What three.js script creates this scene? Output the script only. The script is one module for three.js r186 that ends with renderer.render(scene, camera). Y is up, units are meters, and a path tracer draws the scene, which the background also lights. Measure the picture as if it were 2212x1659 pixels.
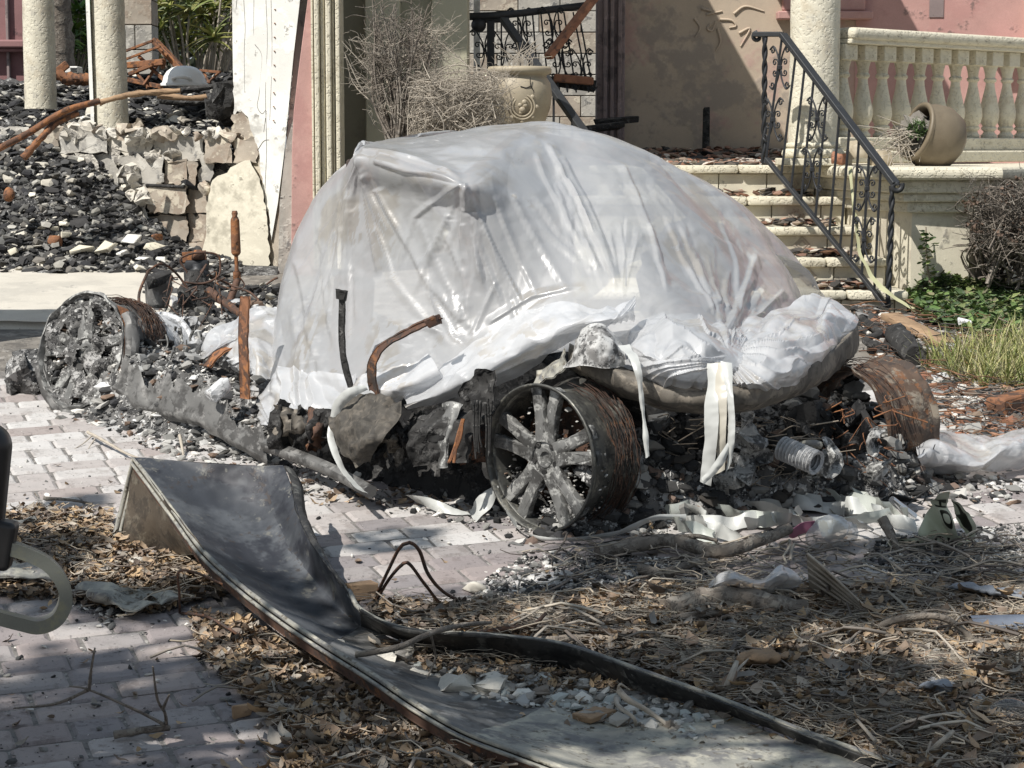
import * as THREE from 'three';
import { RoundedBoxGeometry } from 'three/addons/geometries/RoundedBoxGeometry.js';
import { mergeGeometries, mergeVertices, toCreasedNormals } from 'three/addons/utils/BufferGeometryUtils.js';
import { SimplexNoise } from 'three/addons/math/SimplexNoise.js';

// ---------------------------------------------------------------- camera, sky, sun, exposure
const EYE = 1.34, PITCH = 6.6 * Math.PI / 180, F = 4476, CX = 1106, CY = 829.5;
const scene = new THREE.Scene();
const camera = new THREE.PerspectiveCamera(2 * Math.atan(829.5 / F) * 180 / Math.PI, 4 / 3, 0.1, 900);
camera.position.set(0, EYE, 0);
camera.rotation.x = -PITCH;
camera.updateMatrixWorld();
const SUN = new THREE.Vector3(-0.58, 1.0, 0.58).normalize();
{
  // clear pale sky with thin high haze: bluer overhead, whiter toward the horizon and round the sun
  const W = 256, Hh = 128, d = new Float32Array(W * Hh * 4), v = new THREE.Vector3();
  for (let j = 0; j < Hh; j++) for (let i = 0; i < W; i++) {
    const el = ((j + .5) / Hh - .5) * Math.PI, az = ((i + .5) / W - .5) * 2 * Math.PI;
    v.set(Math.cos(el) * Math.cos(az), Math.sin(el), Math.cos(el) * Math.sin(az));
    const h = Math.pow(Math.max(0, v.y), .5), c = Math.max(0, v.dot(SUN)), g = .25 * Math.pow(c, 6) + .5 * Math.pow(c, 60);
    const f = v.y < 0 ? .6 : 1, k = (i + j * W) * 4;
    d[k] = f * .82 * (.52 - .28 * h + g); d[k + 1] = f * .82 * (.54 - .21 * h + g * .97); d[k + 2] = f * .82 * (.56 - .11 * h + g * .9); d[k + 3] = 1;
  }
  const t = new THREE.DataTexture(d, W, Hh, THREE.RGBAFormat, THREE.FloatType);
  t.mapping = THREE.EquirectangularReflectionMapping;
  t.magFilter = t.minFilter = THREE.LinearFilter;
  t.needsUpdate = true;
  scene.background = t;
  scene.environment = t;
}
const sun = new THREE.DirectionalLight(new THREE.Color(1, 0.955, 0.89), 5.0);
sun.name = 'sun';
sun.position.copy(SUN).multiplyScalar(30).add(new THREE.Vector3(0, 0, -9));
sun.target.position.set(0, 0, -9);
sun.castShadow = true;
sun.shadow.camera.left = sun.shadow.camera.bottom = -14;
sun.shadow.camera.right = sun.shadow.camera.top = 14;
sun.shadow.camera.far = 80;
sun.shadow.mapSize.set(4096, 4096);
scene.add(sun, sun.target);
const renderer = new THREE.WebGLRenderer({ antialias: true });
renderer.setSize(1024, 768);
renderer.toneMapping = THREE.LinearToneMapping;
renderer.toneMappingExposure = 1.2;
renderer.shadowMap.enabled = true;

// ---------------------------------------------------------------- helpers
let seed = 12345;
const rnd = () => { seed = (seed + 0x6D2B79F5) | 0; let t = Math.imul(seed ^ (seed >>> 15), 1 | seed); t = (t + Math.imul(t ^ (t >>> 7), 61 | t)) ^ t; return ((t ^ (t >>> 14)) >>> 0) / 4294967296; };
const rr = (a, b) => a + (b - a) * rnd();
const pick = (a) => a[Math.floor(rnd() * a.length)];
const simplex = new SimplexNoise({ random: rnd });
const n3 = (x, y, z) => simplex.noise3d(x, y, z);
const V = (x, y, z) => new THREE.Vector3(x, y, z);
const clamp = (x, a = 0, b = 1) => Math.min(b, Math.max(a, x));
const smooth = (a, b, x) => { const t = clamp((x - a) / (b - a)); return t * t * (3 - 2 * t); };
const lerp = (a, b, t) => a + (b - a) * t;
// the drive climbs gently away from the camera and levels out at the house
const SLOPE = 0.087;
const gy = (D) => SLOPE * (Math.min(Math.max(D, -12), 13.4) - 7.1);
function ray(x, y) {
  const dx = (x - CX) / F, dy = -(y - CY) / F, c = Math.cos(PITCH), s = Math.sin(PITCH);
  return [dx, dy * c - s, dy * s + c];           // right, up, forward
}
// the place seen at photo position (x, y) of a 2212 x 1659 sheet, D metres in front of the camera
function P(x, y, D) { const r = ray(x, y), k = D / r[2]; return V(r[0] * k, EYE + r[1] * k, -D); }
// the place on the ground (h above it) seen there
function G(x, y, h = 0) {
  const r = ray(x, y), t = r[1] / r[2];
  const D = (EYE + SLOPE * 7.1 - h) / (SLOPE - t);
  if (D > 13.4 || D < 0) return P(x, y, (EYE - h - gy(13.4)) / -t);
  return P(x, y, D);
}
const AT = (a) => (a.isVector3 ? a : a[2] > 2 ? P(a[0], a[1], a[2]) : G(a[0], a[1], a[2] || 0));
function toPx(v) {
  const c = Math.cos(PITCH), s = Math.sin(PITCH), y = v.y - EYE, f = -v.z;
  const dep = f * c - y * s, up = y * c + f * s;
  return [CX + F * v.x / dep, CY - F * up / dep, dep];
}
function inPoly(x, y, poly) {
  let c = false;
  for (let i = 0, j = poly.length - 1; i < poly.length; j = i++) {
    const [xi, yi] = poly[i], [xj, yj] = poly[j];
    if ((yi > y) !== (yj > y) && x < (xj - xi) * (y - yi) / (yj - yi) + xi) c = !c;
  }
  return c;
}
const counts = {};
function numbered(name) {
  if (!(name in counts)) { counts[name] = 0; return name; }
  counts[name] += 1;
  return name + '_' + String(counts[name]).padStart(3, '0');
}
function tag(o, label, category, group, kind) {
  if (label) o.userData.label = label;
  if (category) o.userData.category = category;
  if (group) o.userData.group = group;
  if (kind) o.userData.kind = kind;
  return o;
}
function thing(name, label, category, group, pos) {
  const o = new THREE.Group();
  o.name = numbered(name);
  if (pos) o.position.copy(pos);
  scene.add(o);
  return tag(o, label, category, group);
}
// texture coordinates in metres from the dominant axis of each face
function boxUV(g, tile) {
  const p = g.attributes.position, uv = new Float32Array(p.count * 2);
  const a = V(), b = V(), c = V(), n = V();
  for (let i = 0; i < p.count; i += 3) {
    a.fromBufferAttribute(p, i); b.fromBufferAttribute(p, i + 1); c.fromBufferAttribute(p, i + 2);
    n.subVectors(b, a).cross(c.clone().sub(a));
    const x = Math.abs(n.x), y = Math.abs(n.y), z = Math.abs(n.z);
    [a, b, c].forEach((q, k) => {
      const [s, t] = y >= x && y >= z ? [q.x, q.z] : x >= z ? [q.z, q.y] : [q.x, q.y];
      uv[(i + k) * 2] = s / tile; uv[(i + k) * 2 + 1] = t / tile;
    });
  }
  g.setAttribute('uv', new THREE.BufferAttribute(uv, 2));
  return g;
}
function prep(g, tile) {
  let q = g.index ? g.toNonIndexed() : g.clone();
  for (const k of Object.keys(q.attributes)) if (!['position', 'normal', 'color'].includes(k)) q.deleteAttribute(k);
  if (!q.attributes.normal) q.computeVertexNormals();
  return boxUV(q, tile);
}
function geo(list, mat) {
  const tile = mat.userData.tile || 1;
  const gs = (Array.isArray(list) ? list : [list]).map((g) => prep(g, tile));
  const anyColor = gs.some((g) => g.attributes.color), allColor = gs.every((g) => g.attributes.color);
  if (anyColor && !allColor) gs.forEach((g) => g.deleteAttribute('color'));
  return gs.length === 1 ? gs[0] : mergeGeometries(gs);
}
function mesh(name, list, mat, parent) {
  const m = new THREE.Mesh(geo(list, mat), mat);
  m.name = parent ? name : numbered(name);
  m.castShadow = m.receiveShadow = true;
  (parent || scene).add(m);
  return m;
}
const solo = (name, list, mat, label, category, group, kind) => tag(mesh(name, list, mat), label, category, group, kind);
const struct = (name, list, mat, parent) => { const m = mesh(name, list, mat, parent); m.userData.kind = 'structure'; return m; };
// box between world limits; D grows away from the camera
function box(x0, x1, y0, y1, D0, D1, r = 0.006) {
  const w = x1 - x0, h = y1 - y0, d = Math.abs(D1 - D0);
  const g = r > 0 ? new RoundedBoxGeometry(w, h, d, 1, Math.min(r, w / 3, h / 3, d / 3)) : new THREE.BoxGeometry(w, h, d);
  g.translate((x0 + x1) / 2, (y0 + y1) / 2, -(D0 + D1) / 2);
  return g;
}
function bar(a, b, w, h, roll = 0) {
  a = AT(a); b = AT(b);
  const L = a.distanceTo(b), g = new RoundedBoxGeometry(w, h, L, 1, Math.min(w, h) * 0.18);
  g.rotateZ(roll);
  const m = new THREE.Matrix4().lookAt(b, a, Math.abs(b.y - a.y) > 0.98 * L ? V(0, 0, 1) : V(0, 1, 0));
  g.applyMatrix4(m.setPosition((a.x + b.x) / 2, (a.y + b.y) / 2, (a.z + b.z) / 2));
  return g;
}
function tube(pts, r, seg = 24, rad = 6, r1 = r, wob = 0) {
  const c = new THREE.CatmullRomCurve3(pts.map(AT), false, 'catmullrom', 0.5);
  const g = new THREE.TubeGeometry(c, seg, 1, rad, false), p = g.attributes.position, q = V();
  for (let i = 0; i <= seg; i++) {
    c.getPointAt(i / seg, q);
    const R = lerp(r, r1, i / seg);
    for (let j = 0; j <= rad; j++) {
      const k = i * (rad + 1) + j;
      const w = R * (1 + wob * n3(q.x * 14 + j * 2.1 % 6, q.y * 14, q.z * 14));
      p.setXYZ(k, q.x + (p.getX(k) - q.x) * w, q.y + (p.getY(k) - q.y) * w, q.z + (p.getZ(k) - q.z) * w);
    }
  }
  const caps = [0, seg].map((i) => {
    c.getPointAt(i / seg, q);
    const v = [];
    for (let j = 0; j < rad; j++) {
      const k = i * (rad + 1) + j, A = [q.x, q.y, q.z], B = [p.getX(k), p.getY(k), p.getZ(k)], C = [p.getX(k + 1), p.getY(k + 1), p.getZ(k + 1)];
      v.push(...A, ...(i ? B : C), ...(i ? C : B));
    }
    const cg = new THREE.BufferGeometry();
    cg.setAttribute('position', new THREE.Float32BufferAttribute(v, 3));
    cg.computeVertexNormals();
    return cg;
  });
  const body = g.index ? g.toNonIndexed() : g;
  body.deleteAttribute('uv');
  return mergeGeometries([body, ...caps]);
}
const cr = (a, b, c, d, t) => 0.5 * (2 * b + (c - a) * t + (2 * a - 5 * b + 4 * c - d) * t * t + (3 * b - a - 3 * c + d) * t * t * t);
function crv(arr, u) {
  const n = arr.length - 1, x = clamp(u) * n, i = Math.min(n - 1, Math.floor(x)), t = x - i;
  const a = arr[Math.max(0, i - 1)], b = arr[i], c = arr[i + 1], d = arr[Math.min(n, i + 2)];
  return V(cr(a.x, b.x, c.x, d.x, t), cr(a.y, b.y, c.y, d.y, t), cr(a.z, b.z, c.z, d.z, t));
}
// a bent sheet through a grid of points; disp(u, v, position) moves it along its normal; skip(u, v, position) tears holes
function sheet(rows, nu, nv, disp, thick = 0, skip) {
  const R = rows.map((r) => r.map(AT));
  const pos = [];
  for (let j = 0; j <= nv; j++) {
    for (let i = 0; i <= nu; i++) pos.push(crv(R.map((r) => crv(r, i / nu)), j / nv));
  }
  const idx = [], W = nu + 1;
  for (let j = 0; j < nv; j++) for (let i = 0; i < nu; i++) {
    const a = j * W + i;
    if (skip && skip((i + 0.5) / nu, (j + 0.5) / nv, pos[a])) continue;
    idx.push(a, a + W, a + 1, a + 1, a + W, a + W + 1);
  }
  const make = (P0) => {
    const g = new THREE.BufferGeometry();
    g.setAttribute('position', new THREE.Float32BufferAttribute(P0.flatMap((p) => [p.x, p.y, p.z]), 3));
    g.setIndex(idx);
    g.computeVertexNormals();
    return g;
  };
  let g = make(pos);
  if (disp) {
    const nm = g.attributes.normal;
    pos.forEach((p, k) => {
      const i = k % W, j = (k - i) / W;
      const d = disp(i / nu, j / nv, p.clone());
      p.addScaledVector(V(nm.getX(k), nm.getY(k), nm.getZ(k)), d);
    });
    g = make(pos);
  }
  if (!thick) return g;
  const nm = g.attributes.normal;
  const back = pos.map((p, k) => p.clone().addScaledVector(V(nm.getX(k), nm.getY(k), nm.getZ(k)), -thick));
  const all = [...pos, ...back], N = pos.length, id2 = [...idx];
  for (let k = 0; k < idx.length; k += 3) id2.push(idx[k] + N, idx[k + 2] + N, idx[k + 1] + N);
  const rim = (a, b) => id2.push(a, b, a + N, b, b + N, a + N);
  if (!skip) {
    for (let i = 0; i < nu; i++) { rim(i + 1 , i); rim(nv * W + i, nv * W + i + 1); }
    for (let j = 0; j < nv; j++) { rim(j * W, (j + 1) * W); rim((j + 1) * W + nu, j * W + nu); }
  }
  const h = new THREE.BufferGeometry();
  h.setAttribute('position', new THREE.Float32BufferAttribute(all.flatMap((p) => [p.x, p.y, p.z]), 3));
  h.setIndex(id2);
  h.computeVertexNormals();
  return h;
}
// flat outline given in photo positions, cut from a slab facing the camera at depth D, d thick
function slab(pts, D, d = 0.04, bev = 0.006) {
  const s = new THREE.Shape();
  pts.forEach((p, i) => { const q = P(p[0], p[1], D); i ? s.lineTo(q.x, q.y) : s.moveTo(q.x, q.y); });
  const g = new THREE.ExtrudeGeometry(s, { depth: d, bevelEnabled: bev > 0, bevelSize: bev, bevelThickness: bev, bevelSegments: 1, curveSegments: 4 });
  g.translate(0, 0, -D - d);
  return g;
}
// the same cut from a wall that turns: D(x) gives the distance at each photo column
function slabTurned(pts, Dfn, d = 0.04) {
  const s = new THREE.Shape();
  pts.forEach((p, i) => (i ? s.lineTo(p[0], p[1]) : s.moveTo(p[0], p[1])));
  const g = new THREE.ExtrudeGeometry(s, { depth: 1, bevelEnabled: false }), p = g.attributes.position;
  for (let i = 0; i < p.count; i++) { const q = P(p.getX(i), p.getY(i), Dfn(p.getX(i)) + d * (p.getZ(i))); p.setXYZ(i, q.x, q.y, q.z); }
  g.deleteAttribute('normal');
  g.computeVertexNormals();
  return g;
}
// roughens an outline: extra points, pushed about
function ragged(pts, step, amp, s0 = 0) {
  const out = [];
  pts.forEach((p, i) => {
    const q = pts[(i + 1) % pts.length], L = Math.hypot(q[0] - p[0], q[1] - p[1]), n = p[2] === 0 ? 1 : Math.max(1, Math.round(L / step));
    for (let k = 0; k < n; k++) {
      const t = k / n, e = k ? amp : 0;
      const x = lerp(p[0], q[0], t), y = lerp(p[1], q[1], t);
      out.push([x + e * n3(x * 0.05, y * 0.05, s0) + e * 0.6 * n3(x * 0.2, y * 0.2, s0), y + e * n3(x * 0.05, y * 0.05, s0 + 9) + e * 0.6 * n3(x * 0.2, y * 0.2, s0 + 5)]);
    }
  });
  return out;
}
function roughen(g, amp, freq, s0 = 0) {
  const q = mergeVertices((() => { const k = g.clone(); k.deleteAttribute('uv'); k.deleteAttribute('normal'); return k; })(), 1e-4);
  const p = q.attributes.position;
  for (let i = 0; i < p.count; i++) {
    const x = p.getX(i), y = p.getY(i), z = p.getZ(i);
    p.setXYZ(i, x + amp * n3(x * freq, y * freq, z * freq + s0), y + amp * n3(x * freq + 7, y * freq, z * freq + s0), z + amp * n3(x * freq, y * freq + 13, z * freq + s0));
  }
  return toCreasedNormals(q, 0.65);
}

// ---------------------------------------------------------------- textures and materials
const hash = new Uint8Array(4096);
for (let i = 0; i < 4096; i++) hash[i] = Math.floor(rnd() * 256);
const hv = (x, y, s) => hash[(x * 73 + y * 179 + s * 311 + ((x * y) & 63) * 17) & 4095] / 255;
function pnoise(u, v, f, s) {                 // repeats every unit
  const x = u * f, y = v * f, xi = Math.floor(x), yi = Math.floor(y), fx = x - xi, fy = y - yi;
  const m = (a) => ((a % f) + f) % f, sx = fx * fx * (3 - 2 * fx), sy = fy * fy * (3 - 2 * fy);
  const a = hv(m(xi), m(yi), s), b = hv(m(xi + 1), m(yi), s), c = hv(m(xi), m(yi + 1), s), d = hv(m(xi + 1), m(yi + 1), s);
  return lerp(lerp(a, b, sx), lerp(c, d, sx), sy);
}
function pf(u, v, f, oct, s = 0, gain = 0.55) {
  let t = 0, a = 1, n = 0;
  for (let k = 0; k < oct; k++) { t += a * pnoise(u, v, f << k, s + k * 7); n += a; a *= gain; }
  return t / n;
}
function dataTex(size, fn, srgb) {
  const d = new Uint8Array(size * size * 4);
  for (let y = 0; y < size; y++) for (let x = 0; x < size; x++) {
    const c = fn(x / size, y / size), k = (y * size + x) * 4;
    d[k] = clamp(c[0]) * 255; d[k + 1] = clamp(c[1]) * 255; d[k + 2] = clamp(c[2]) * 255; d[k + 3] = 255;
  }
  const t = new THREE.DataTexture(d, size, size);
  t.wrapS = t.wrapT = THREE.RepeatWrapping;
  t.magFilter = THREE.LinearFilter;
  t.minFilter = THREE.LinearMipmapLinearFilter;
  t.generateMipmaps = true;
  if (srgb) t.colorSpace = THREE.SRGBColorSpace;
  t.needsUpdate = true;
  return t;
}
const toS = (c) => (c <= 0.0031308 ? 12.92 * c : 1.055 * Math.pow(c, 1 / 2.4) - 0.055);
const mixc = (a, b, t) => [lerp(a[0], b[0], t), lerp(a[1], b[1], t), lerp(a[2], b[2], t)];
// layered patches of linear colours: [colour, frequency, threshold, softness]
let texSeed = 1;
function mottled(o) {
  const s = (texSeed += 31), size = o.size ? o.size * 0.75 : (o.tile || 1) <= 0.6 ? 256 : 384;
  const map = dataTex(size, (u, v) => {
    let c = o.base;
    const sh = (pf(u, v, o.f || 8, 5, s) - 0.5) * 2 * (o.vary ?? 0.25);
    c = c.map((x) => x * (1 + sh));
    (o.layers || []).forEach(([col, f, th, so, st], k) => {
      const w = smooth(th - so * 1.3, th + so * 1.3, pf(u * 1, v * (st || 1), f, 6, s + 50 + k * 13, 0.7));
      c = mixc(c, col, w * (o.mix ?? 0.6));
    });
    const g = 1 + (hv((u * 997) | 0, (v * 991) | 0, s) - 0.5) * (o.grain ?? 0.12);
    return c.map((x) => toS(clamp(x * g)));
  }, true);
  const bumpMap = o.bump ? dataTex(size, (u, v) => {
    let h = o.pits ? 1 - smooth(0.56, 0.66, pf(u, v, o.pf || 32, 3, s + 5)) * 0.9 : 0.3 * pf(u, v, o.bf || 24, 5, s + 3, 0.7);
    if (!o.pits) (o.layers || []).forEach(([, f, th, so, st], k) => { h += 0.35 * smooth(th - so, th + so, pf(u, v * (st || 1), f, 5, s + 50 + k * 13, 0.62)); });
    return [h, h, h];
  }) : null;
  const C = o.physical ? THREE.MeshPhysicalMaterial : THREE.MeshStandardMaterial;
  const m = new C({ map, roughness: o.rough ?? 0.9, metalness: o.metal ?? 0, side: THREE.DoubleSide, ...(o.physical || {}) });
  if (bumpMap) { m.bumpMap = bumpMap; m.bumpScale = o.bump; }
  m.name = o.name;
  m.userData.tile = o.tile || 1;
  return m;
}
const tint = (m, c) => { const k = m.clone(); k.color = new THREE.Color().setRGB(...c); k.userData.tile = m.userData.tile; return k; };
const M = {};
M.stuccoWhite = mottled({ name: 'white stucco', mix: .78, base: [.66, .65, .61], vary: .12, f: 6, tile: 1.6, bump: .004, bf: 32, size: 1024, layers: [[[.38, .37, .34], 5, .66, .06], [[.76, .75, .71], 9, .6, .08], [[.22, .21, .19], 20, .74, .03]] });
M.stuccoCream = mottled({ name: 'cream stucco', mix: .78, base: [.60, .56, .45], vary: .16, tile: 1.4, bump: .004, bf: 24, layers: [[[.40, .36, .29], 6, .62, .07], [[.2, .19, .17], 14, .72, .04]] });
M.pink = mottled({ name: 'pink stucco', mix: .78, base: [.47, .28, .25], vary: .15, tile: 1.5, bump: .004, bf: 20, layers: [[[.42, .23, .21], 5, .62, .08], [[.15, .11, .1], 9, .75, .04]] });
M.porchWall = mottled({ name: 'stained porch stucco', mix: .78, base: [.45, .37, .285], vary: .14, tile: 2, bump: .006, bf: 10, size: 1024, layers: [[[.42, .27, .24], 4, .62, .07], [[.3, .26, .22], 7, .6, .06]] });
M.plum = mottled({ name: 'sooty plum paint', base: [.24, .19, .185], vary: .25, tile: 1, layers: [[[.05, .045, .045], 8, .6, .08], [[.38, .3, .28], 14, .68, .04]] });
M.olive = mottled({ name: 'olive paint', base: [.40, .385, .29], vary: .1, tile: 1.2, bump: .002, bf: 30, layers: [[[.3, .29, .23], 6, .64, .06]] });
M.castStone = mottled({ name: 'pitted cast stone', mix: .78, base: [.60, .56, .445], vary: .14, tile: .7, pits: true, pf: 44, bump: .004, size: 1024, layers: [[[.44, .40, .3], 7, .64, .05], [[.28, .25, .19], 24, .72, .03]] });
M.columnStone = mottled({ name: 'rough column stone', base: [.60, .565, .46], vary: .18, tile: .6, pits: true, pf: 40, bump: .0022, layers: [[[.44, .38, .28], 5, .62, .08], [[.36, .34, .3], 22, .66, .05]] });
M.block = mottled({ name: 'grey concrete block', mix: .78, base: [.38, .36, .32], vary: .2, tile: .8, bump: .006, layers: [[[.26, .25, .23], 6, .58, .08], [[.52, .5, .45], 10, .62, .06], [[.12, .12, .12], 12, .7, .05]] });
M.tanBlock = mottled({ name: 'tan block', mix: .78, base: [.35, .305, .25], vary: .25, tile: .8, bump: .005, layers: [[[.28, .22, .17], 5, .58, .07], [[.55, .5, .4], 10, .64, .06]] });
M.mortar = mottled({ name: 'broken mortar', mix: .78, base: [.50, .47, .41], vary: .3, tile: .5, bump: .015, bf: 12, layers: [[[.16, .15, .14], 8, .58, .06]] });
M.concrete = mottled({ name: 'pale concrete', base: [.50, .47, .41], vary: .12, tile: 1.5, bump: .002, layers: [[[.38, .36, .32], 5, .62, .08], [[.25, .24, .22], 20, .74, .03]] });
M.sand = mottled({ name: 'joint sand and ash', base: [.15, .14, .13], vary: .4, tile: .5, bump: .004, layers: [[[.4, .38, .35], 20, .62, .04], [[.05, .05, .05], 24, .64, .04]] });
M.dirt = mottled({ name: 'ashy soil', base: [.17, .155, .135], vary: .35, tile: 1, bump: .01, layers: [[[.33, .31, .28], 10, .6, .06], [[.06, .055, .05], 14, .6, .06]] });
M.ash = mottled({ name: 'wet and dry ash', mix: .85, base: [.11, .108, .105], vary: .4, tile: .5, bump: .02, bf: 16, size: 1024, layers: [[[.38, .375, .365], 12, .585, .04], [[.022, .022, .023], 9, .58, .05], [[.6, .6, .58], 24, .66, .02]] });
M.char = mottled({ name: 'charred black', mix: .85, base: [.028, .027, .026], vary: .5, tile: .5, bump: .012, bf: 16, layers: [[[.10, .098, .095], 12, .64, .05], [[.005, .005, .005], 8, .56, .06]] });
M.rust = mottled({ name: 'rust', mix: .85, base: [.19, .085, .042], vary: .4, tile: .4, bump: .004, rough: .85, layers: [[[.30, .125, .045], 10, .58, .07], [[.06, .035, .025], 8, .58, .06]] });
M.darkRust = mottled({ name: 'dark rust', mix: .85, base: [.085, .045, .03], vary: .4, tile: .4, bump: .004, rough: .8, layers: [[[.21, .09, .035], 12, .62, .06], [[.03, .025, .022], 8, .56, .06]] });
M.alloy = mottled({ name: 'scorched alloy', mix: .85, base: [.17, .17, .165], vary: .3, tile: .3, bump: .0015, rough: .62, metal: .35, layers: [[[.045, .044, .042], 6, .55, .07], [[.42, .42, .40], 12, .60, .05]] });
M.rimEdge = mottled({ name: 'scorched rim', base: [.10, .10, .092], vary: .3, tile: .3, rough: .5, metal: .5, bump: .001, layers: [[[.26, .25, .21], 10, .62, .05], [[.03, .03, .03], 7, .56, .06]] });
M.whiteAlloy = mottled({ name: 'ash-white alloy', mix: .85, base: [.50, .51, .52], vary: .2, tile: .3, rough: .7, metal: .2, bump: .002, layers: [[[.2, .2, .2], 10, .6, .05], [[.68, .68, .68], 16, .6, .05]] });
M.steel = mottled({ name: 'heat-blued steel', mix: .8, base: [.045, .049, .057], vary: .25, tile: .8, rough: .58, metal: .2, size: 1024, bump: .001, layers: [[[.115, .123, .133], 3, .56, .1, 1], [[.014, .015, .022], 4, .57, .07], [[.17, .165, .145], 14, .70, .06], [[.05, .04, .035], 20, .70, .04]] });
M.brownSteel = mottled({ name: 'scaled brown steel', base: [.095, .075, .055], vary: .3, tile: .4, rough: .7, metal: .3, bump: .002, layers: [[[.19, .17, .13], 6, .6, .06], [[.03, .025, .02], 7, .58, .06]] });
M.paleSteel = mottled({ name: 'pale scaled steel', mix: .85, base: [.27, .265, .235], vary: .3, tile: .5, rough: .75, metal: .15, bump: .003, layers: [[[.42, .40, .33], 7, .56, .08], [[.13, .13, .135], 5, .6, .08], [[.09, .075, .055], 18, .68, .04]] });
M.greySteel = mottled({ name: 'grey burnt panel', mix: .85, base: [.15, .148, .143], vary: .2, tile: .5, rough: .6, metal: .35, bump: .002, layers: [[[.05, .048, .046], 5, .54, .07], [[.26, .255, .245], 9, .62, .06]] });
M.beam = mottled({ name: 'sooty beam', base: [.13, .115, .095], vary: .3, tile: .35, rough: .75, bump: .002, layers: [[[.30, .26, .21], 6, .6, .07], [[.03, .028, .025], 6, .55, .07]] });
M.iron = mottled({ name: 'black iron', base: [.028, .03, .034], vary: .3, tile: .3, rough: .5, metal: .3, bump: .0015 });
M.railIron = mottled({ name: 'grey painted iron', base: [.03, .032, .035], vary: .2, tile: .3, rough: .55, metal: .2, layers: [[[.1, .105, .11], 20, .72, .03]] });
M.clay = mottled({ name: 'glazed clay', base: [.36, .31, .225], vary: .12, tile: .6, rough: .55, layers: [[[.27, .225, .16], 5, .6, .08]] });
M.terra = mottled({ name: 'terracotta', base: [.36, .17, .1], vary: .3, tile: .3, layers: [[[.2, .1, .07], 8, .6, .06], [[.06, .05, .05], 8, .66, .05]] });
M.bark = mottled({ name: 'weathered bark', base: [.17, .145, .12], vary: .4, tile: .25, bump: .006, bf: 24, layers: [[[.30, .275, .235], 8, .6, .07], [[.06, .05, .042], 12, .6, .05]] });
M.twig = mottled({ name: 'dry twig', base: [.27, .225, .175], vary: .3, tile: .2 });
M.paleTwig = mottled({ name: 'pale dead stem', base: [.36, .32, .265], vary: .35, tile: .2 });
M.timber = mottled({ name: 'old timber', base: [.30, .20, .12], vary: .3, tile: .4, bump: .003, layers: [[[.13, .08, .05], 9, .62, .05, 3]] });
M.rag = mottled({ name: 'rag', base: [.21, .225, .25], vary: .2, tile: .3, bump: .004 });
M.tapeGreen = new THREE.MeshPhysicalMaterial({ name: 'faded green strip', color: new THREE.Color().setRGB(.45, .475, .44), roughness: .45, transmission: .12, thickness: 0, side: THREE.DoubleSide, clearcoat: .2, clearcoatRoughness: .35 });
M.tape = new THREE.MeshPhysicalMaterial({ name: 'faded plastic strip', color: new THREE.Color().setRGB(.52, .53, .51), roughness: .42, transmission: .12, thickness: 0, side: THREE.DoubleSide, clearcoat: .25, clearcoatRoughness: .3 });

// ---------------------------------------------------------------- ground
{
  const pos = [], idx = [], xs = [], ds = [];
  for (let i = -40; i <= 40; i++) xs.push(Math.sign(i) * (Math.abs(i) * 0.22 + Math.pow(Math.abs(i) / 40, 6) * 300));
  for (let j = 0; j <= 110; j++) ds.push(j < 90 ? -14 + j * 0.37 : 19.3 + Math.pow((j - 90) / 20, 3) * 500);
  for (const d of ds) for (const x of xs) pos.push(x, gy(d) - 0.022 + 0.006 * n3(x * 1.7, d * 1.7, 0), -d);
  const W = xs.length;
  for (let j = 0; j < ds.length - 1; j++) for (let i = 0; i < W - 1; i++) { const a = j * W + i; idx.push(a, a + 1, a + W, a + 1, a + W + 1, a + W); }
  const g = new THREE.BufferGeometry();
  g.setAttribute('position', new THREE.Float32BufferAttribute(pos, 3));
  g.setIndex(idx);
  g.computeVertexNormals();
  struct('ground', g, M.dirt);
}
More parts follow.
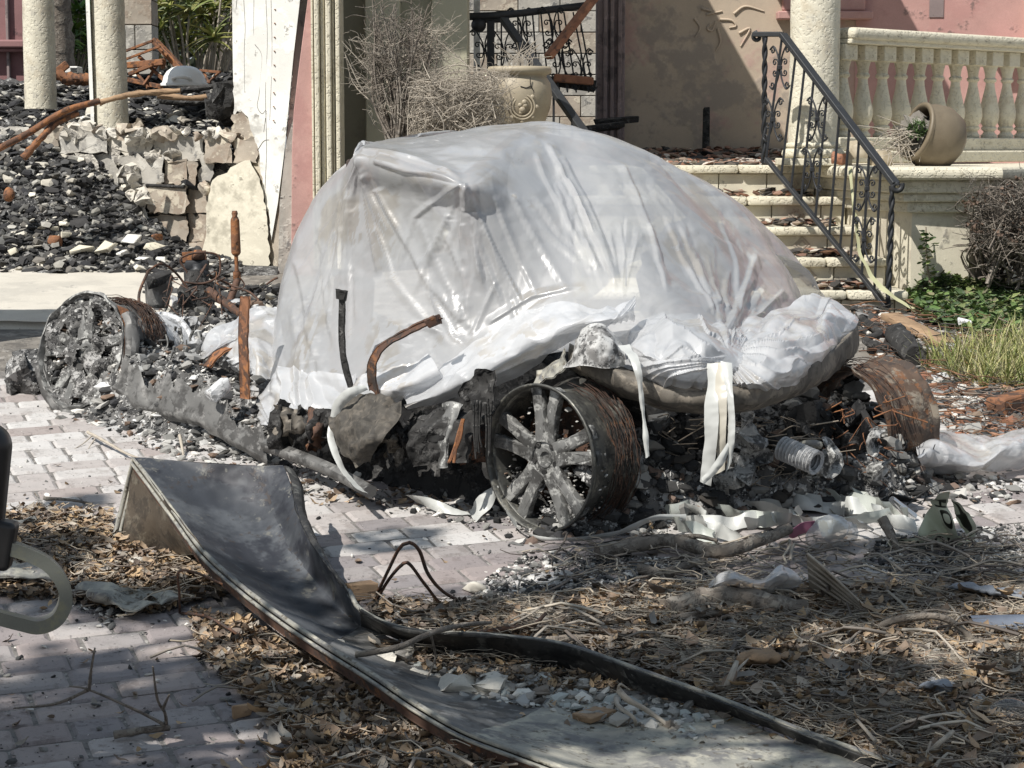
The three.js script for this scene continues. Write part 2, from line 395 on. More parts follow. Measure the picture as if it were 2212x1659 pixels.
// ---------------------------------------------------------------- paved drive: every visible paver its own piece
const paving = new THREE.Group();
paving.name = 'paved_drive';
tag(paving, 'worn pinkish paver driveway dusted with ash around the burnt car', null, null, 'structure');
scene.add(paving);
{
  const tones = [[.285, .245, .235], [.25, .22, .217], [.315, .275, .26], [.235, .215, .216], [.285, .262, .255], [.38, .35, .335], [.45, .43, .415], [.50, .485, .47]];
  const base = mottled({ name: 'concrete paver', base: [.95, .95, .95], vary: .16, tile: .45, bump: .003, bf: 32, grain: .2, layers: [[[.55, .52, .5], 8, .64, .07], [[.3, .3, .3], 28, .7, .03]] });
  const mats = tones.map((c) => tint(base, c));
  const yaw = 20 * Math.PI / 180, e1 = V(Math.cos(yaw), 0, -Math.sin(yaw)), e2 = V(-Math.sin(yaw), 0, -Math.cos(yaw));
  const rowD = 0.137, widths = [0.142, 0.188, 0.235];
  const shapes = widths.map((w) => [0, 1, 2].map((k) => {
    const g = new THREE.BufferGeometry(), v = [], hw = w / 2 - 0.0035, hd = rowD / 2 - 0.0035, b = 0.011;
    const nx = 8, ring = (o, y) => { const out = []; for (let i = 0; i < 4; i++) { const [sx, sz] = [[-1, -1], [1, -1], [1, 1], [-1, 1]][i]; out.push([sx * (hw - o + rr(-.0025, .0025)), y + rr(-.001, .001), sz * (hd - o + rr(-.0025, .0025))]); } return out; };
    const c8 = (r, cut) => r.flatMap((p, i) => { const q = r[(i + 1) % 4], o = r[(i + 3) % 4]; const m = (a, t) => [lerp(p[0], a[0], t), p[1], lerp(p[2], a[2], t)]; return [m(o, cut), m(q, cut)]; });
    const A = c8(ring(0, -0.03), .05), B = c8(ring(0, -0.008), .05), C = c8(ring(b, 0), .08);
    const quad = (a, bb, c, d) => v.push(...a, ...c, ...bb, ...a, ...d, ...c);
    for (let i = 0; i < nx; i++) { const j = (i + 1) % nx; quad(A[i], A[j], B[j], B[i]); quad(B[i], B[j], C[j], C[i]); }
    for (let i = 1; i < nx - 1; i++) v.push(...C[0], ...C[i + 1], ...C[i]);
    g.setAttribute('position', new THREE.Float32BufferAttribute(v, 3));
    g.computeVertexNormals();
    return g;
  }));
  const spots = [];
  for (let r = -30; r < 64; r++) {
    let s = -3.6 + rr(0, .2);
    while (s < 5.2) {
      const k = Math.floor(rnd() * 3), w = widths[k];
      const cx = (s + w / 2), x = e1.x * cx + e2.x * r * rowD, z = e1.z * cx + e2.z * r * rowD - 5.2;
      s += w;
      const D = -z;
      if (D < 3.9 || D > 9.75 - 0.1 * Math.max(0, x) || Math.abs(x) > 0.28 * D + 0.8) continue;
      const y = gy(D) + rr(-.003, .003), px = toPx(V(x, y, z));
      spots.push({ k, x, y, z, px, D });
    }
  }
  const open = [[[0, 1240], [420, 1300], [480, 1420], [620, 1659], [0, 1659]], [[0, 690], [150, 860], [560, 1000], [290, 1000], [240, 1110], [0, 1110]], [[640, 1060], [1000, 1080], [1420, 1180], [1420, 1290], [790, 1300]], [[1950, 1030], [2212, 1040], [2212, 1230], [1750, 1240]]];
  spots.forEach((p) => { p.open = open.some((o) => inPoly(p.px[0], p.px[1], o)) && p.px[0] > -20 && p.px[0] < 2230 && p.px[1] < 1680; });
  const near = spots.filter((p) => p.open).sort((a, b) => a.D - b.D).slice(0, 300);
  near.forEach((p) => { p.single = true; });
  const rest = [];
  const M4 = new THREE.Matrix4();
  for (const p of spots) {
    const g = shapes[p.k][Math.floor(rnd() * 3)];
    // ash lies thick on the far pavers by the car
    const dust = smooth(6.6, 7.6, p.D + 0.35 * n3(p.x * 1.6, p.D * 1.6, 3));
    const t = rnd() < dust * 0.85 ? 5 + Math.floor(rnd() * 3) : Math.floor(rnd() * 6);
    const q = new THREE.Euler(-Math.atan(-SLOPE) * 1 + rr(-.008, .008), yaw, rr(-.008, .008), 'XYZ');
    M4.makeRotationFromEuler(q).setPosition(p.x, p.y, p.z);
    if (p.single) {
      const m = new THREE.Mesh(prepShared(g, p, M4), mats[t]);
      m.name = 'paver';
      m.position.set(p.x, p.y, p.z); m.rotation.copy(q);
      m.castShadow = m.receiveShadow = true;
      paving.add(m);
    } else (rest[t] = rest[t] || []).push(g.clone().applyMatrix4(M4));
  }
  const all = rest.flat();
  rest.forEach((list, t) => {
    if (!list) return;
    const col = tones[t];
    list.forEach((g) => { const c = new Float32Array(g.attributes.position.count * 3); for (let i = 0; i < c.length; i++) c[i] = col[i % 3]; g.setAttribute('color', new THREE.BufferAttribute(c, 3)); });
  });
  const vm = base.clone(); vm.vertexColors = true; vm.userData.tile = .45;
  const f = mesh('paver_field', all, vm, paving);
  f.userData.kind = 'stuff';
  const pos = [], idx = [];
  for (let j = 0; j <= 40; j++) for (let i = 0; i <= 40; i++) { const D = 3.4 + j * 0.165, x = -3.6 + i * 0.185; pos.push(x, gy(D) - 0.0075 + 0.003 * n3(x * 9, D * 9, 4), -D); }
  for (let j = 0; j < 40; j++) for (let i = 0; i < 40; i++) { const a = j * 41 + i; idx.push(a, a + 1, a + 41, a + 1, a + 42, a + 41); }
  const g = new THREE.BufferGeometry();
  g.setAttribute('position', new THREE.Float32BufferAttribute(pos, 3)); g.setIndex(idx); g.computeVertexNormals();
  mesh('joint_sand', g, M.sand, paving);
}
// pavers share three shapes per width, each with its own patch of the texture
function prepShared(g, p, m) {
  const key = 'u' + Math.floor(rnd() * 4);
  g.userData[key] = g.userData[key] || (() => { const q = prep(g, .45), uv = q.attributes.uv, du = rnd(), dv = rnd(); for (let i = 0; i < uv.count; i++) uv.setXY(i, uv.getX(i) + du, uv.getY(i) + dv); return q; })();
  return g.userData[key];
}
// concrete apron at the far left of the drive
{
  const a = G(-260, 702), b = G(352, 702), c = G(420, 585), d = G(-260, 582);
  const s = sheet([[a, b], [d, c]], 30, 20, (u, v, p) => 0.03 + 0.004 * n3(p.x * 4, p.z * 4, 1), 0.05);
  const o = struct('concrete_apron', s, M.concrete);
  tag(o, 'pale concrete apron crossing the far left of the drive');
}

// ---------------------------------------------------------------- house: walls to the left of the porch
const wx = (x, D) => P(x, 800, D).x;
const hy = (y, D) => P(1106, y, D).y;
const FLOOR = gy(13.4);
const LW = (x) => 13.48 + (590 - x) / 590 * 1.15;          // the broken wall runs back to the left
{
  // broken garage wall: core, then separate blocks, plaster patches and the white finish coat
  const w = thing('broken_wall', 'broken concrete block wall with peeling plaster beside the rubble heap', 'wall');
  const core = slabTurned(ragged([[-80, 300], [130, 300], [330, 318], [560, 330], [600, 340], [600, 625], [-80, 610]], 26, 7), (x) => LW(x) + .12, 0.2);
  mesh('core', core, M.mortar, w);
  
  const blocks = [
    [128, 282, 232, 330, 'block'], [236, 280, 330, 336, 'mortar'], [334, 296, 440, 350, 'block'], [444, 298, 500, 352, 'tan'], [504, 246, 548, 296, 'tan'], [505, 300, 556, 350, 'tan'],
    [166, 334, 256, 400, 'block'], [260, 338, 352, 396, 'block'], [356, 346, 402, 398, 'tan'], [408, 350, 424, 400, 'tan'], [430, 330, 458, 400, 'block'],
    [196, 404, 290, 455, 'block'], [294, 400, 316, 470, 'block'], [320, 402, 400, 462, 'tan'], [404, 408, 452, 460, 'tan'],
    [322, 466, 404, 520, 'tan'], [408, 464, 450, 522, 'tan'], [330, 524, 440, 610, 'tan'], [200, 458, 250, 505, 'block'], [256, 460, 318, 520, 'block'], [0, 274, 60, 326, 'block'], [66, 282, 122, 326, 'tan'],
  ];
  blocks.forEach(([x0, y0, x1, y1, k], i) => {
    const off = rr(-.06, .05);
    const g = slabTurned(ragged([[x0, y0], [x1, y0], [x1, y1], [x0, y1]], 8, i % 3 === 1 ? 6 : 3.2, i), (x) => LW(x) + off, 0.12);
    mesh('block', roughen(g, 0.012, 9, i), k === 'block' ? M.block : k === 'tan' ? M.tanBlock : M.mortar, w);
  });
  for (let i = 0; i < 26; i++) { const x = i < 16 ? 130 + i * 25 + rr(-8, 8) : rr(250, 500), y = i < 16 ? 282 + rr(-4, 26) * (i / 16) : rr(330, 470), r = rr(.03, .075), k = new THREE.IcosahedronGeometry(r, 2), q = P(x, y, LW(x) + rr(-.05, .05)); k.scale(rr(.8, 1.5), rr(.6, 1), 1); k.translate(q.x, q.y, q.z); mesh('broken_block', [roughen(k, r * .7, 12, i)], i % 3 ? M.mortar : M.tanBlock, w); }
  // plaster that still clings on
  mesh('plaster', slabTurned(ragged([[446, 460], [455, 400], [470, 380], [520, 350], [540, 346], [554, 374], [568, 412], [577, 470], [586, 612], [420, 606], [437, 540], [446, 500]], 12, 4, 40), (x) => 13.66 - (x - 440) / 143 * .27, 0.1), tint(M.stuccoWhite, [.93, .88, .76]), w);
  mesh('plaster', slabTurned(ragged([[318, 470], [330, 520], [360, 560], [372, 585], [420, 610], [330, 610], [322, 560]], 10, 4, 41), (x) => LW(x) - 0.045, 0.04), M.block, w);
  mesh('plaster', slabTurned(ragged([[160, 330], [200, 334], [212, 350], [218, 400], [196, 392], [172, 360]], 10, 3, 42), (x) => LW(x) - 0.03, 0.03), M.mortar, w);
  mesh('rebar', [tube([P(316, 400, LW(316) - .06), P(360, 402, LW(360) - .06), P(398, 404, LW(398) - .06)], 0.011, 8)], M.char, w);
  mesh('plaster', slabTurned(ragged([[0, 330], [160, 334], [210, 400], [250, 470], [330, 560], [300, 600], [0, 600]], 16, 6, 45), (x) => LW(x) - 0.02, 0.03), M.mortar, w);
}
{
  const w = thing('white_wall', 'tall cracked white stucco wall corner with its lower plaster broken away', 'wall');
  const WD = (x) => 13.72 - (x - 497) / 140 * .5;
  mesh('coat', slabTurned(ragged([[497, -420, 0], [672, -420, 0], [648, 0, 0], [634, 120, 0], [614, 330, 0], [600, 440, 0], [586, 520], [582, 470], [566, 404], [560, 330], [546, 290], [538, 262], [524, 242], [512, 240], [506, 262], [503, 150, 0]], 9, 2.6, 60), WD, 0.03), M.stuccoWhite, w);
  mesh('core', slabTurned(ragged([[507, -420, 0], [668, -420, 0], [642, 60, 0], [612, 340, 0], [598, 626, 0], [560, 622], [540, 480], [532, 400], [528, 330], [516, 268], [508, 240]], 12, 2, 70), (x) => WD(x) + .032, 0.3), M.tanBlock, w);
  const cracks = [];
  for (const c of [[[551, 96], [566, 120], [563, 170], [560, 205], [556, 230], [566, 246], [574, 238]], [[527, 0], [530, 60], [528, 110], [529, 200]], [[556, 325], [570, 305], [582, 302]], [[512, 0], [510, 20]], [[574, 255], [570, 285]], [[549, 0], [548, 80]], [[575, 0], [578, 90], [574, 200], [576, 320], [572, 420]], [[586, 0], [588, 120], [583, 260]]])
    cracks.push(tube(c.map((p) => P(p[0], p[1], WD(p[0]) - .001)), 0.0028, 30, 4, 0.002));
  mesh('crack', cracks, M.char, w);
  const nails = [];
  for (let i = 0; i < 9; i++) nails.push(bar(P(593 - i * 0.4, 20 + i * 30, WD(593)), P(595 - i * 0.4, 21 + i * 30, WD(593) - .02), .006, .006));
  mesh('nail', nails, M.rust, w);
  mesh('return_face', slab([[668, -420], [700, -420], [668, 0], [640, 300], [634, 622], [600, 622], [604, 440], [616, 330], [636, 120], [648, 0]], 13.3, 0.3, 0), M.block, w);
}
{
  const w = thing('pink_pier', 'pink pier with cream fluted pilaster behind the covered car', 'wall');
  mesh('face', slab([[688, -420], [666, 0], [645, 160], [636, 240], [632, 320], [630, 640], [690, 640], [690, -420]], 13.2, 0.3, 0.004), M.pink, w);
  const ribs = [[680, 684, 13.16], [686, 697, 13.12], [699, 708, 13.15], [710, 722, 13.11], [724, 729, 13.15], [731, 741, 13.12]];
  for (const [a, b, d] of ribs) mesh('flute', [box(wx(a, d), wx(b, d), FLOOR, 4.2, d, d + 0.3, 0.012)], M.castStone, w);
  mesh('backing', [box(wx(680, 13.2), wx(742, 13.2), FLOOR, 4.19, 13.19, 13.4, 0)], M.castStone, w);
}
{
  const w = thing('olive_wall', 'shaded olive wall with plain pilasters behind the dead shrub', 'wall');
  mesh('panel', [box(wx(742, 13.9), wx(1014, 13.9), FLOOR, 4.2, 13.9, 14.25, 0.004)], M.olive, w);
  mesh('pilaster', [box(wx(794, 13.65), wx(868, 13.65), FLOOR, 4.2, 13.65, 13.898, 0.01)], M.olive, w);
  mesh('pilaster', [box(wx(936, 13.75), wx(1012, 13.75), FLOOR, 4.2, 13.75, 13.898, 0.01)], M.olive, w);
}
// ---------------------------------------------------------------- porch
const PF = hy(357, 13.2);         // porch floor level
{
  // steps splay out toward the drive
  const st = thing('porch_steps', 'cream stone porch steps with tiled risers strewn with burnt debris', 'steps');
  const rows = [[357, 13.2, 16.2, 1690], [425, 12.85, 13.2, 1790], [490, 12.5, 12.85, 1850], [557, 12.15, 12.5, 1890], [628, 11.8, 12.15, 1900]];
  const gb = gy(11.7) - 0.05;
  rows.forEach(([y, D, Db, xr], k) => {
    const top = hy(y, D), below = k < 4 ? hy(rows[k + 1][0], rows[k + 1][1]) : gb;
    const x0 = wx(1240, D), x1 = k ? lerp(2.0, 2.26, (13.2 - D) / 1.4) : 2.05;
    // nosing in lengths
    let x = x0;
    while (x < x1 - 0.05) {
      const w = Math.min(rr(.42, .6), x1 - x);
      mesh('nosing', [roughen(box(x + .002, x + w - .002, top - 0.052, top, D - 0.035, Db + 0.02, 0.016), 0.003, 9, k)], M.castStone, st);
      x += w;
    }
    x = x0;
    let n = 0;
    while (x < x1 - 0.04) {
      const w = Math.min(.305, x1 - x);
      const t = mesh('riser_tile', [box(x + .003, x + w - .003, below - 0.01, top - 0.055, D + 0.012, D + 0.06, 0.004)], M.stuccoCream, st);
      if (n % 3 === 1) {
        const c = V(x + w / 2, (below + top - 0.05) / 2, -D - 0.01), s = 0.048;
        const dm = [];
        for (let i = 0; i < 4; i++) { const a = i * Math.PI / 2, b = a + Math.PI / 2; for (const q of [s, s * .55]) dm.push(bar(V(c.x + q * Math.cos(a), c.y + q * Math.sin(a), c.z), V(c.x + q * Math.cos(b), c.y + q * Math.sin(b), c.z), .008, .01)); }
        mesh('diamond_relief', dm, M.tanBlock, t);
      }
      x += w; n++;
    }
    mesh('step_core', [box(x0, x1, gb, top - 0.054, D + 0.05, Db + 0.1, 0)], M.mortar, st);
  });
  // porch slab carrying the wall and columns
  mesh('porch_slab', [box(wx(1000, 14), 5.2, PF - 0.3, PF - 0.012, 13.24, 17.5, 0)], M.castStone, st);
}
{
  const w = thing('porch_wall', 'stained porch wall crossed by a slanting shadow above the steps', 'wall');
  mesh('face', [box(wx(1338, 16), 2.62, PF - .1, 4.6, 16, 16.3, 0)], M.porchWall, w);
  mesh('face', [box(2.62, 7.5, PF - .1, 4.6, 15.99, 16.29, 0)], M.pink, w);
  mesh('soot_streak', [box(wx(1990, 15.98), wx(2020, 15.98), 2.3, 4.6, 15.982, 16.0, 0)], M.plum, w);
  mesh('pilaster', [box(wx(1286, 15.8), wx(1346, 15.8), PF - .1, 4.6, 15.8, 16.05, 0.01)], M.plum, w);
  for (const x of [1300, 1314, 1330]) mesh('flute', [box(wx(x, 15.76), wx(x + 9, 15.76), PF - .1, 4.6, 15.76, 15.82, 0.01)], M.plum, w);
  mesh('window_sill', [box(wx(2118, 15.8), 5.4, hy(98, 15.8), hy(84, 15.8), 15.78, 16.0, 0.012), box(wx(2140, 15.86), 5.4, hy(108, 15.86), hy(98, 15.86), 15.86, 16.0, 0.008)], M.pink, w);
  mesh('window_frame', [box(wx(2196, 15.94), wx(2204, 15.94), hy(84, 15.94), 4.6, 15.94, 16.0, .01)], M.stuccoCream, w);
  mesh('frieze', [box(wx(1668, 15.9), wx(1870, 15.9), hy(42, 15.9), hy(24, 15.9), 15.86, 16.0, .012), box(wx(1680, 15.9), wx(1855, 15.9), hy(24, 15.9), hy(-20, 15.9), 15.9, 16.0, .02)], M.pink, w);
  // relief swirls trowelled into the stucco
  const sw = [];
  for (const c of [[[1515, 18], [1540, 26], [1525, 32], [1560, 24]], [[1535, 52], [1528, 62], [1538, 66], [1546, 46]], [[1555, 42], [1580, 44], [1590, 56], [1575, 60]], [[1500, 40], [1512, 60], [1502, 80]], [[1550, 62], [1556, 90], [1546, 110]], [[1596, 72], [1620, 62], [1600, 100]], [[1585, 30], [1610, 14], [1650, 24]]])
    sw.push(tube(c.map((p) => P(p[0], p[1], 15.995)), 0.012, 16, 5, 0.006));
  mesh('trowel_mark', sw, M.porchWall, w);
  mesh('skirting', [box(wx(1500, 15.9), wx(1700, 15.9), PF - .02, PF + .1, 15.88, 16.0, .008)], M.darkRust, w);
  mesh('door_stub', [roughen(box(wx(1514, 15.7), wx(1528, 15.7), PF, hy(232, 15.7), 15.7, 15.78, .01), .012, 14)], M.char, w);
}
{
  // what is left of the porch roof, above the frame: it throws the slanting shadows on the wall
  const r = thing('porch_roof', 'remaining porch roof slab on beams above the porch', 'roof');
  mesh('slab', [box(-2.3, 0.50, 3.92, 4.15, 12.6, 16.0, 0)], M.stuccoCream, r);
  mesh('beam', [box(1.40, 2.05, 3.5, 4.0, 12.9, 16.0, 0)], M.stuccoCream, r);
  mesh('beam', [box(-2.3, 5.6, 4.15, 4.6, 15.8, 15.995, 0)], M.stuccoCream, r);
}
function stoneColumn(name, x, D, r, y0, y1, mat, label, lean = 0) {
  const c = thing(name, label, 'column', null, V(x, y0, -D));
  const pts = [];
  for (let i = 0; i <= 30; i++) pts.push(new THREE.Vector2(r * (1 - 0.06 * i / 30), (y1 - y0) * i / 30));
  const g = new THREE.LatheGeometry(pts, 40);
  mesh('shaft', [roughen(g, 0.0025, 22)], mat, c);
  c.rotation.z = lean;
  return c;
}
{
  const D = 12.95, x = P(1757, 300, D).x;
  const c = stoneColumn('porch_column', x, D, 0.155, PF, 4.2, M.columnStone, 'round cream stone column at the head of the porch steps');
  const ring = (r0, y, rad) => { const g = new THREE.TorusGeometry(r0, rad, 8, 36); g.rotateX(Math.PI / 2); g.translate(0, y, 0); return g; };
  mesh('base', [ring(.165, .075, .032), ring(.155, .125, .018), (() => { const g = new RoundedBoxGeometry(.42, .045, .42, 1, .008); g.translate(0, .0235, 0); return g; })()], M.castStone, c);
}
// balustrade
{
  const D0 = 13.0, D1 = 14.5, b = thing('balustrade', 'cream stone balustrade of bulbous balusters on the porch edge', 'balustrade');
  const A = P(1812, 340, D0), Bp = P(2240, 340, D1);
  const yb = PF + 0.015, yt = hy(60, D0);
  const a = V(A.x, 0, A.z), dir = V(Bp.x - A.x, 0, Bp.z - A.z), L = dir.length();
  dir.normalize();
  const turn = Math.atan2(-dir.z, dir.x);
  const long = (y0, y1, w, x0, x1, r) => { const g = new RoundedBoxGeometry(x1 - x0, y1 - y0, w, 2, r); g.translate((x0 + x1) / 2, (y0 + y1) / 2, 0); g.rotateY(turn); g.translate(a.x, 0, a.z); return g; };
  mesh('handrail', [roughen(long(yt - .075, yt, .25, -.02, L + 1.3, .03), .002, 8), long(yt - .1, yt - .07, .2, -.02, L + 1.3, .008)], M.castStone, b);
  mesh('plinth', [long(yb, yb + .075, .24, -.1, L + 1.3, .012), long(yb + .075, yb + .16, .17, -.1, L + 1.3, .01)], M.castStone, b);
  const y0 = yb + .16, H = yt - .1 - y0, prof = [[.036, 0], [.05, 0], [.052, .03], [.04, .05], [.034, .075], [.05, .1], [.05, .12], [.04, .135], [.056, .18], [.064, .25], [.062, .32], [.05, .42], [.038, .52], [.030, .6], [.028, .64], [.04, .66], [.042, .68], [.032, .7], [.036, .76], [.045, .82], [.047, .84]];
  const n = 13, step = 0.198;
  for (let i = 0; i < n; i++) {
    const s = .03 + i * step;
    const g = new THREE.LatheGeometry(prof.map((p) => new THREE.Vector2(p[0] * 1.04, p[1] * H)), 24);
    const cap = new RoundedBoxGeometry(.125, H * .17, .125, 1, .006); cap.rotateY(turn); cap.translate(0, H * .915, 0);
    const m = mesh('baluster', [roughen(g, .0025, 22, i), cap], i < 8 ? M.castStone : M.columnStone, b);
    m.position.set(a.x + dir.x * s, y0, a.z + dir.z * s);
  }
}
// pedestal (cheek wall) beside the steps
{
  const c = thing('pedestal', 'stone pedestal with wide cream cornice under the fallen pot', 'pedestal');
  const plan = (o) => [[2.30 - o, 11.95 - o], [2.64 + o, 11.98 - o], [3.3 + o, 12.9], [4.6, 13.4], [4.6, 14.2], [1.7 - o, 14.2], [2.0 - o, 13.2]];
  const ext = (o, y0, y1, bev) => {
    const s = new THREE.Shape(plan(o - bev).map(([x, d]) => new THREE.Vector2(x, d)));
    const g = new THREE.ExtrudeGeometry(s, { depth: y1 - y0 - 2 * bev, bevelEnabled: bev > 0, bevelSize: bev, bevelThickness: bev, bevelSegments: 3 });
    g.rotateX(-Math.PI / 2); g.translate(0, y0 + bev, 0);
    return g;
  };
  const top = PF + 0.003;
  mesh('body', [ext(0, gy(12) - .1, top - .26, 0)], M.stuccoCream, c);
  mesh('cornice', [ext(.16, top - .075, top, .03), ext(.09, top - .15, top - .075, .012), ext(.065, top - .2, top - .15, .012), ext(.035, top - .262, top - .2, .01)], M.castStone, c);
}
// ---------------------------------------------------------------- wrought iron
function spiral(c, r0, turns, a0, dir, ux, uy, n = 26) {
  const out = [];
  for (let i = 0; i <= n; i++) {
    const t = i / n, r = r0 * (1 - .8 * t), a = a0 + dir * t * turns * 2 * Math.PI;
    out.push(c.clone().addScaledVector(ux, r * Math.cos(a)).addScaledVector(uy, r * Math.sin(a)));
  }
  return out;
}
// one scroll motif: C-scrolls mirrored about a bar, joined by a collar
function motif(c, w, h, ux, uy, r = .0055) {
  const gs = [], at = (x, y) => c.clone().addScaledVector(ux, x * w).addScaledVector(uy, y * h);
  for (const s of [-1, 1]) for (const q of [-1, 1]) {
    const S = ux.clone().multiplyScalar(s), Q = uy.clone().multiplyScalar(q);
    const at2 = (x, y) => c.clone().addScaledVector(S, x * w).addScaledVector(Q, y * h);
    const end = spiral(at2(.36, .46), w * .12, 1.15, 0.2, 1, S, Q, 14);
    gs.push(tube([at2(.03, .04), at2(.05, .2), at2(.16, .42), at2(.32, .58), ...end], r, 44, 5));
    const e2 = spiral(at2(.24, .14), w * .105, 1.1, 2.2, -1, S, Q, 12);
    gs.push(tube([at2(.03, .02), at2(.07, .1), at2(.12, .2), ...e2], r * .9, 30, 5));
  }
  gs.push(bar(at(0, -.06), at(0, .06), r * 5, r * 5));
  return gs;
}
{
  // stair rail
  const rl = thing('stair_rail', 'black wrought iron stair rail with scrolls on the right of the steps', 'railing');
  const T = P(1652, 78, 12.55), TB = P(1650, 352, 12.6), Bt = P(1927, 402, 11.7), BB = P(1918, 664, 11.7);
  const T2 = P(1690, 74, 12.5);
  const ux = Bt.clone().sub(T2), slope = ux.clone();
  mesh('handrail', [bar(P(1628, 74, 12.6), T2, .05, .03), bar(T2, P(1935, 398, 11.68), .055, .03), tube(spiral(P(1636, 80, 12.6), .03, 1, 1.57, 1, V(1, 0, 0), V(0, 1, 0), 14), .014, 24), tube(spiral(P(1936, 402, 11.68), .035, 1, .5, -1, V(1, 0, 0), V(0, 1, 0), 14), .016, 24)], M.railIron, rl);
  // low rail
  const L0 = P(1655, 342, 12.5), L1 = P(1916, 664, 11.7);
  mesh('bottom_rail', [bar(L0, L1, .035, .02)], M.railIron, rl);
  const post = (a, b, r) => { const g = []; const n = 30; const ax = b.clone().sub(a); for (let k = 0; k < 2; k++) { const pts = []; for (let i = 0; i <= n; i++) { const t = i / n, an = t * 26 + k * Math.PI; pts.push(a.clone().addScaledVector(ax, t).add(V(Math.cos(an) * r * .45, 0, Math.sin(an) * r * .45))); } g.push(tube(pts, r * .75, 60, 5)); } return g; };
  mesh('post', post(T, TB, .016), M.iron, rl);
  mesh('post', post(Bt, BB, .016), M.iron, rl);
  const hr = (t) => T2.clone().lerp(Bt, t), lr = (t) => L0.clone().lerp(L1, t);
  const xs = [.0, .13, .215, .3, .42, .535, .625, .71, .80, .90];
  xs.forEach((t, i) => mesh('picket', [bar(hr(t), lr(t), .014, .014)], M.iron, rl));
  const up = V(0, 1, 0), uxn = slope.clone().setY(0).normalize();
  for (const [t, fr] of [[.015, .75], [.015, .33], [.36, .74], [.36, .33], [.80, .72], [.80, .3]]) {
    const c = lr(t).lerp(hr(t), fr);
    mesh('scroll', motif(c, .19, .22, uxn, up), M.iron, rl);
  }
}
{
  // far courtyard rail, the left stair rail and the fallen rail panel behind
  const D = 15.2, rl = thing('courtyard_rail', 'scorched iron landing rail with scrolls behind the large urn', 'railing');
  mesh('handrail', [tube([P(1012, 36, D), P(1090, 32, D), P(1180, 22, D + .3), P(1262, 12, D + .6)], .03, 20, 6), tube([P(1026, 44, D), P(1100, 42, D)], .024, 8, 6)], M.iron, rl);
  mesh('post', [bar(P(1060, 44, D), P(1060, 215, D), .055, .055)], M.iron, rl);
  mesh('knob', [(() => { const g = new THREE.SphereGeometry(.055, 14, 10); g.translate(...P(1034, 54, D).toArray()); return g; })()], M.iron, rl);
  for (const [xt, xb] of [[1083, 1083], [1118, 1124], [1135, 1148], [1150, 1164], [1168, 1186], [1186, 1208], [1205, 1226], [1218, 1245], [1238, 1272], [1250, 1282]]) mesh('picket', [bar(P(xt, 26, D + .2), P(xb, 200, D + .2), .012, .012)], M.iron, rl);
  const X = V(1, 0, 0), Y = V(.12, -1, 0).normalize().negate();
  for (const [x, y] of [[1047, 108], [1090, 112], [1128, 62], [1196, 60], [1212, 128], [1258, 150]]) mesh('scroll', motif(P(x, y, D + .19), .2, .26, X, Y, .0055), M.iron, rl);
  const hl = thing('left_stair_rail', 'grey steel handrail sloping down past the urn', 'railing');
  mesh('handrail', [bar(P(1088, 42, 14.1), P(1272, 300, 12.9), .06, .035)], M.railIron, hl);
  for (const [x, y, y2] of [[1124, 92, 230], [1196, 190, 300], [1236, 248, 330]]) mesh('picket', [bar(P(x, y, 13.7), P(x, y2, 13.7), .016, .016)], M.iron, hl);
}
{
  // block wall of the courtyard with courses
  const D = 20, w = thing('courtyard_wall', 'bare grey block wall of the courtyard seen past the rail', 'wall');
  mesh('backing', [box(wx(985, D), wx(1330, D), .5, 4.5, D + .06, D + .25, 0)], M.mortar, w);
  const y0 = 1.0, bh = .2, bw = .4;
  for (let r = 0; r < 14; r++) for (let k = -1; k < 5; k++) {
    const x = wx(1030, D) + k * bw + (r % 2 ? .2 : 0);
    if (x > wx(1320, D)) continue;
    mesh('block', [box(x + .004, x + bw - .004, y0 + r * bh + .004, y0 + (r + 1) * bh - .004, D + rr(-.006, .006), D + .1, .006)], (r + k) % 4 ? M.block : M.tanBlock, w);
  }
  const p = thing('white_post', 'thin white post standing behind the landing rail', 'post');
  mesh('pole', [bar(P(1030, -60, 16.4), P(1030, 190, 16.4), .05, .05)], M.stuccoWhite, p);
  const pl = thing('charred_timber', 'reddish timber leaning across the landing rail', 'timber', 'fallen timbers by the landing rail');
  mesh('plank', [bar(P(1184, 124, 14.9), P(1284, -6, 15.2), .07, .05)], M.terra, pl);
  solo('fallen_timber', [bar(P(1196, 168, 15.4), P(1282, 176, 15.4), .09, .06)], M.terra, 'rusty brown timber lying flat below the leaning one', 'timber', 'fallen timbers by the landing rail');
  solo('burnt_beam', [roughen(bar(P(1190, 176, 15.5), P(1284, 188, 15.6), .1, .08), .012, 12)], M.char, 'black charred beam under the flat rusty timber', 'beam');
}

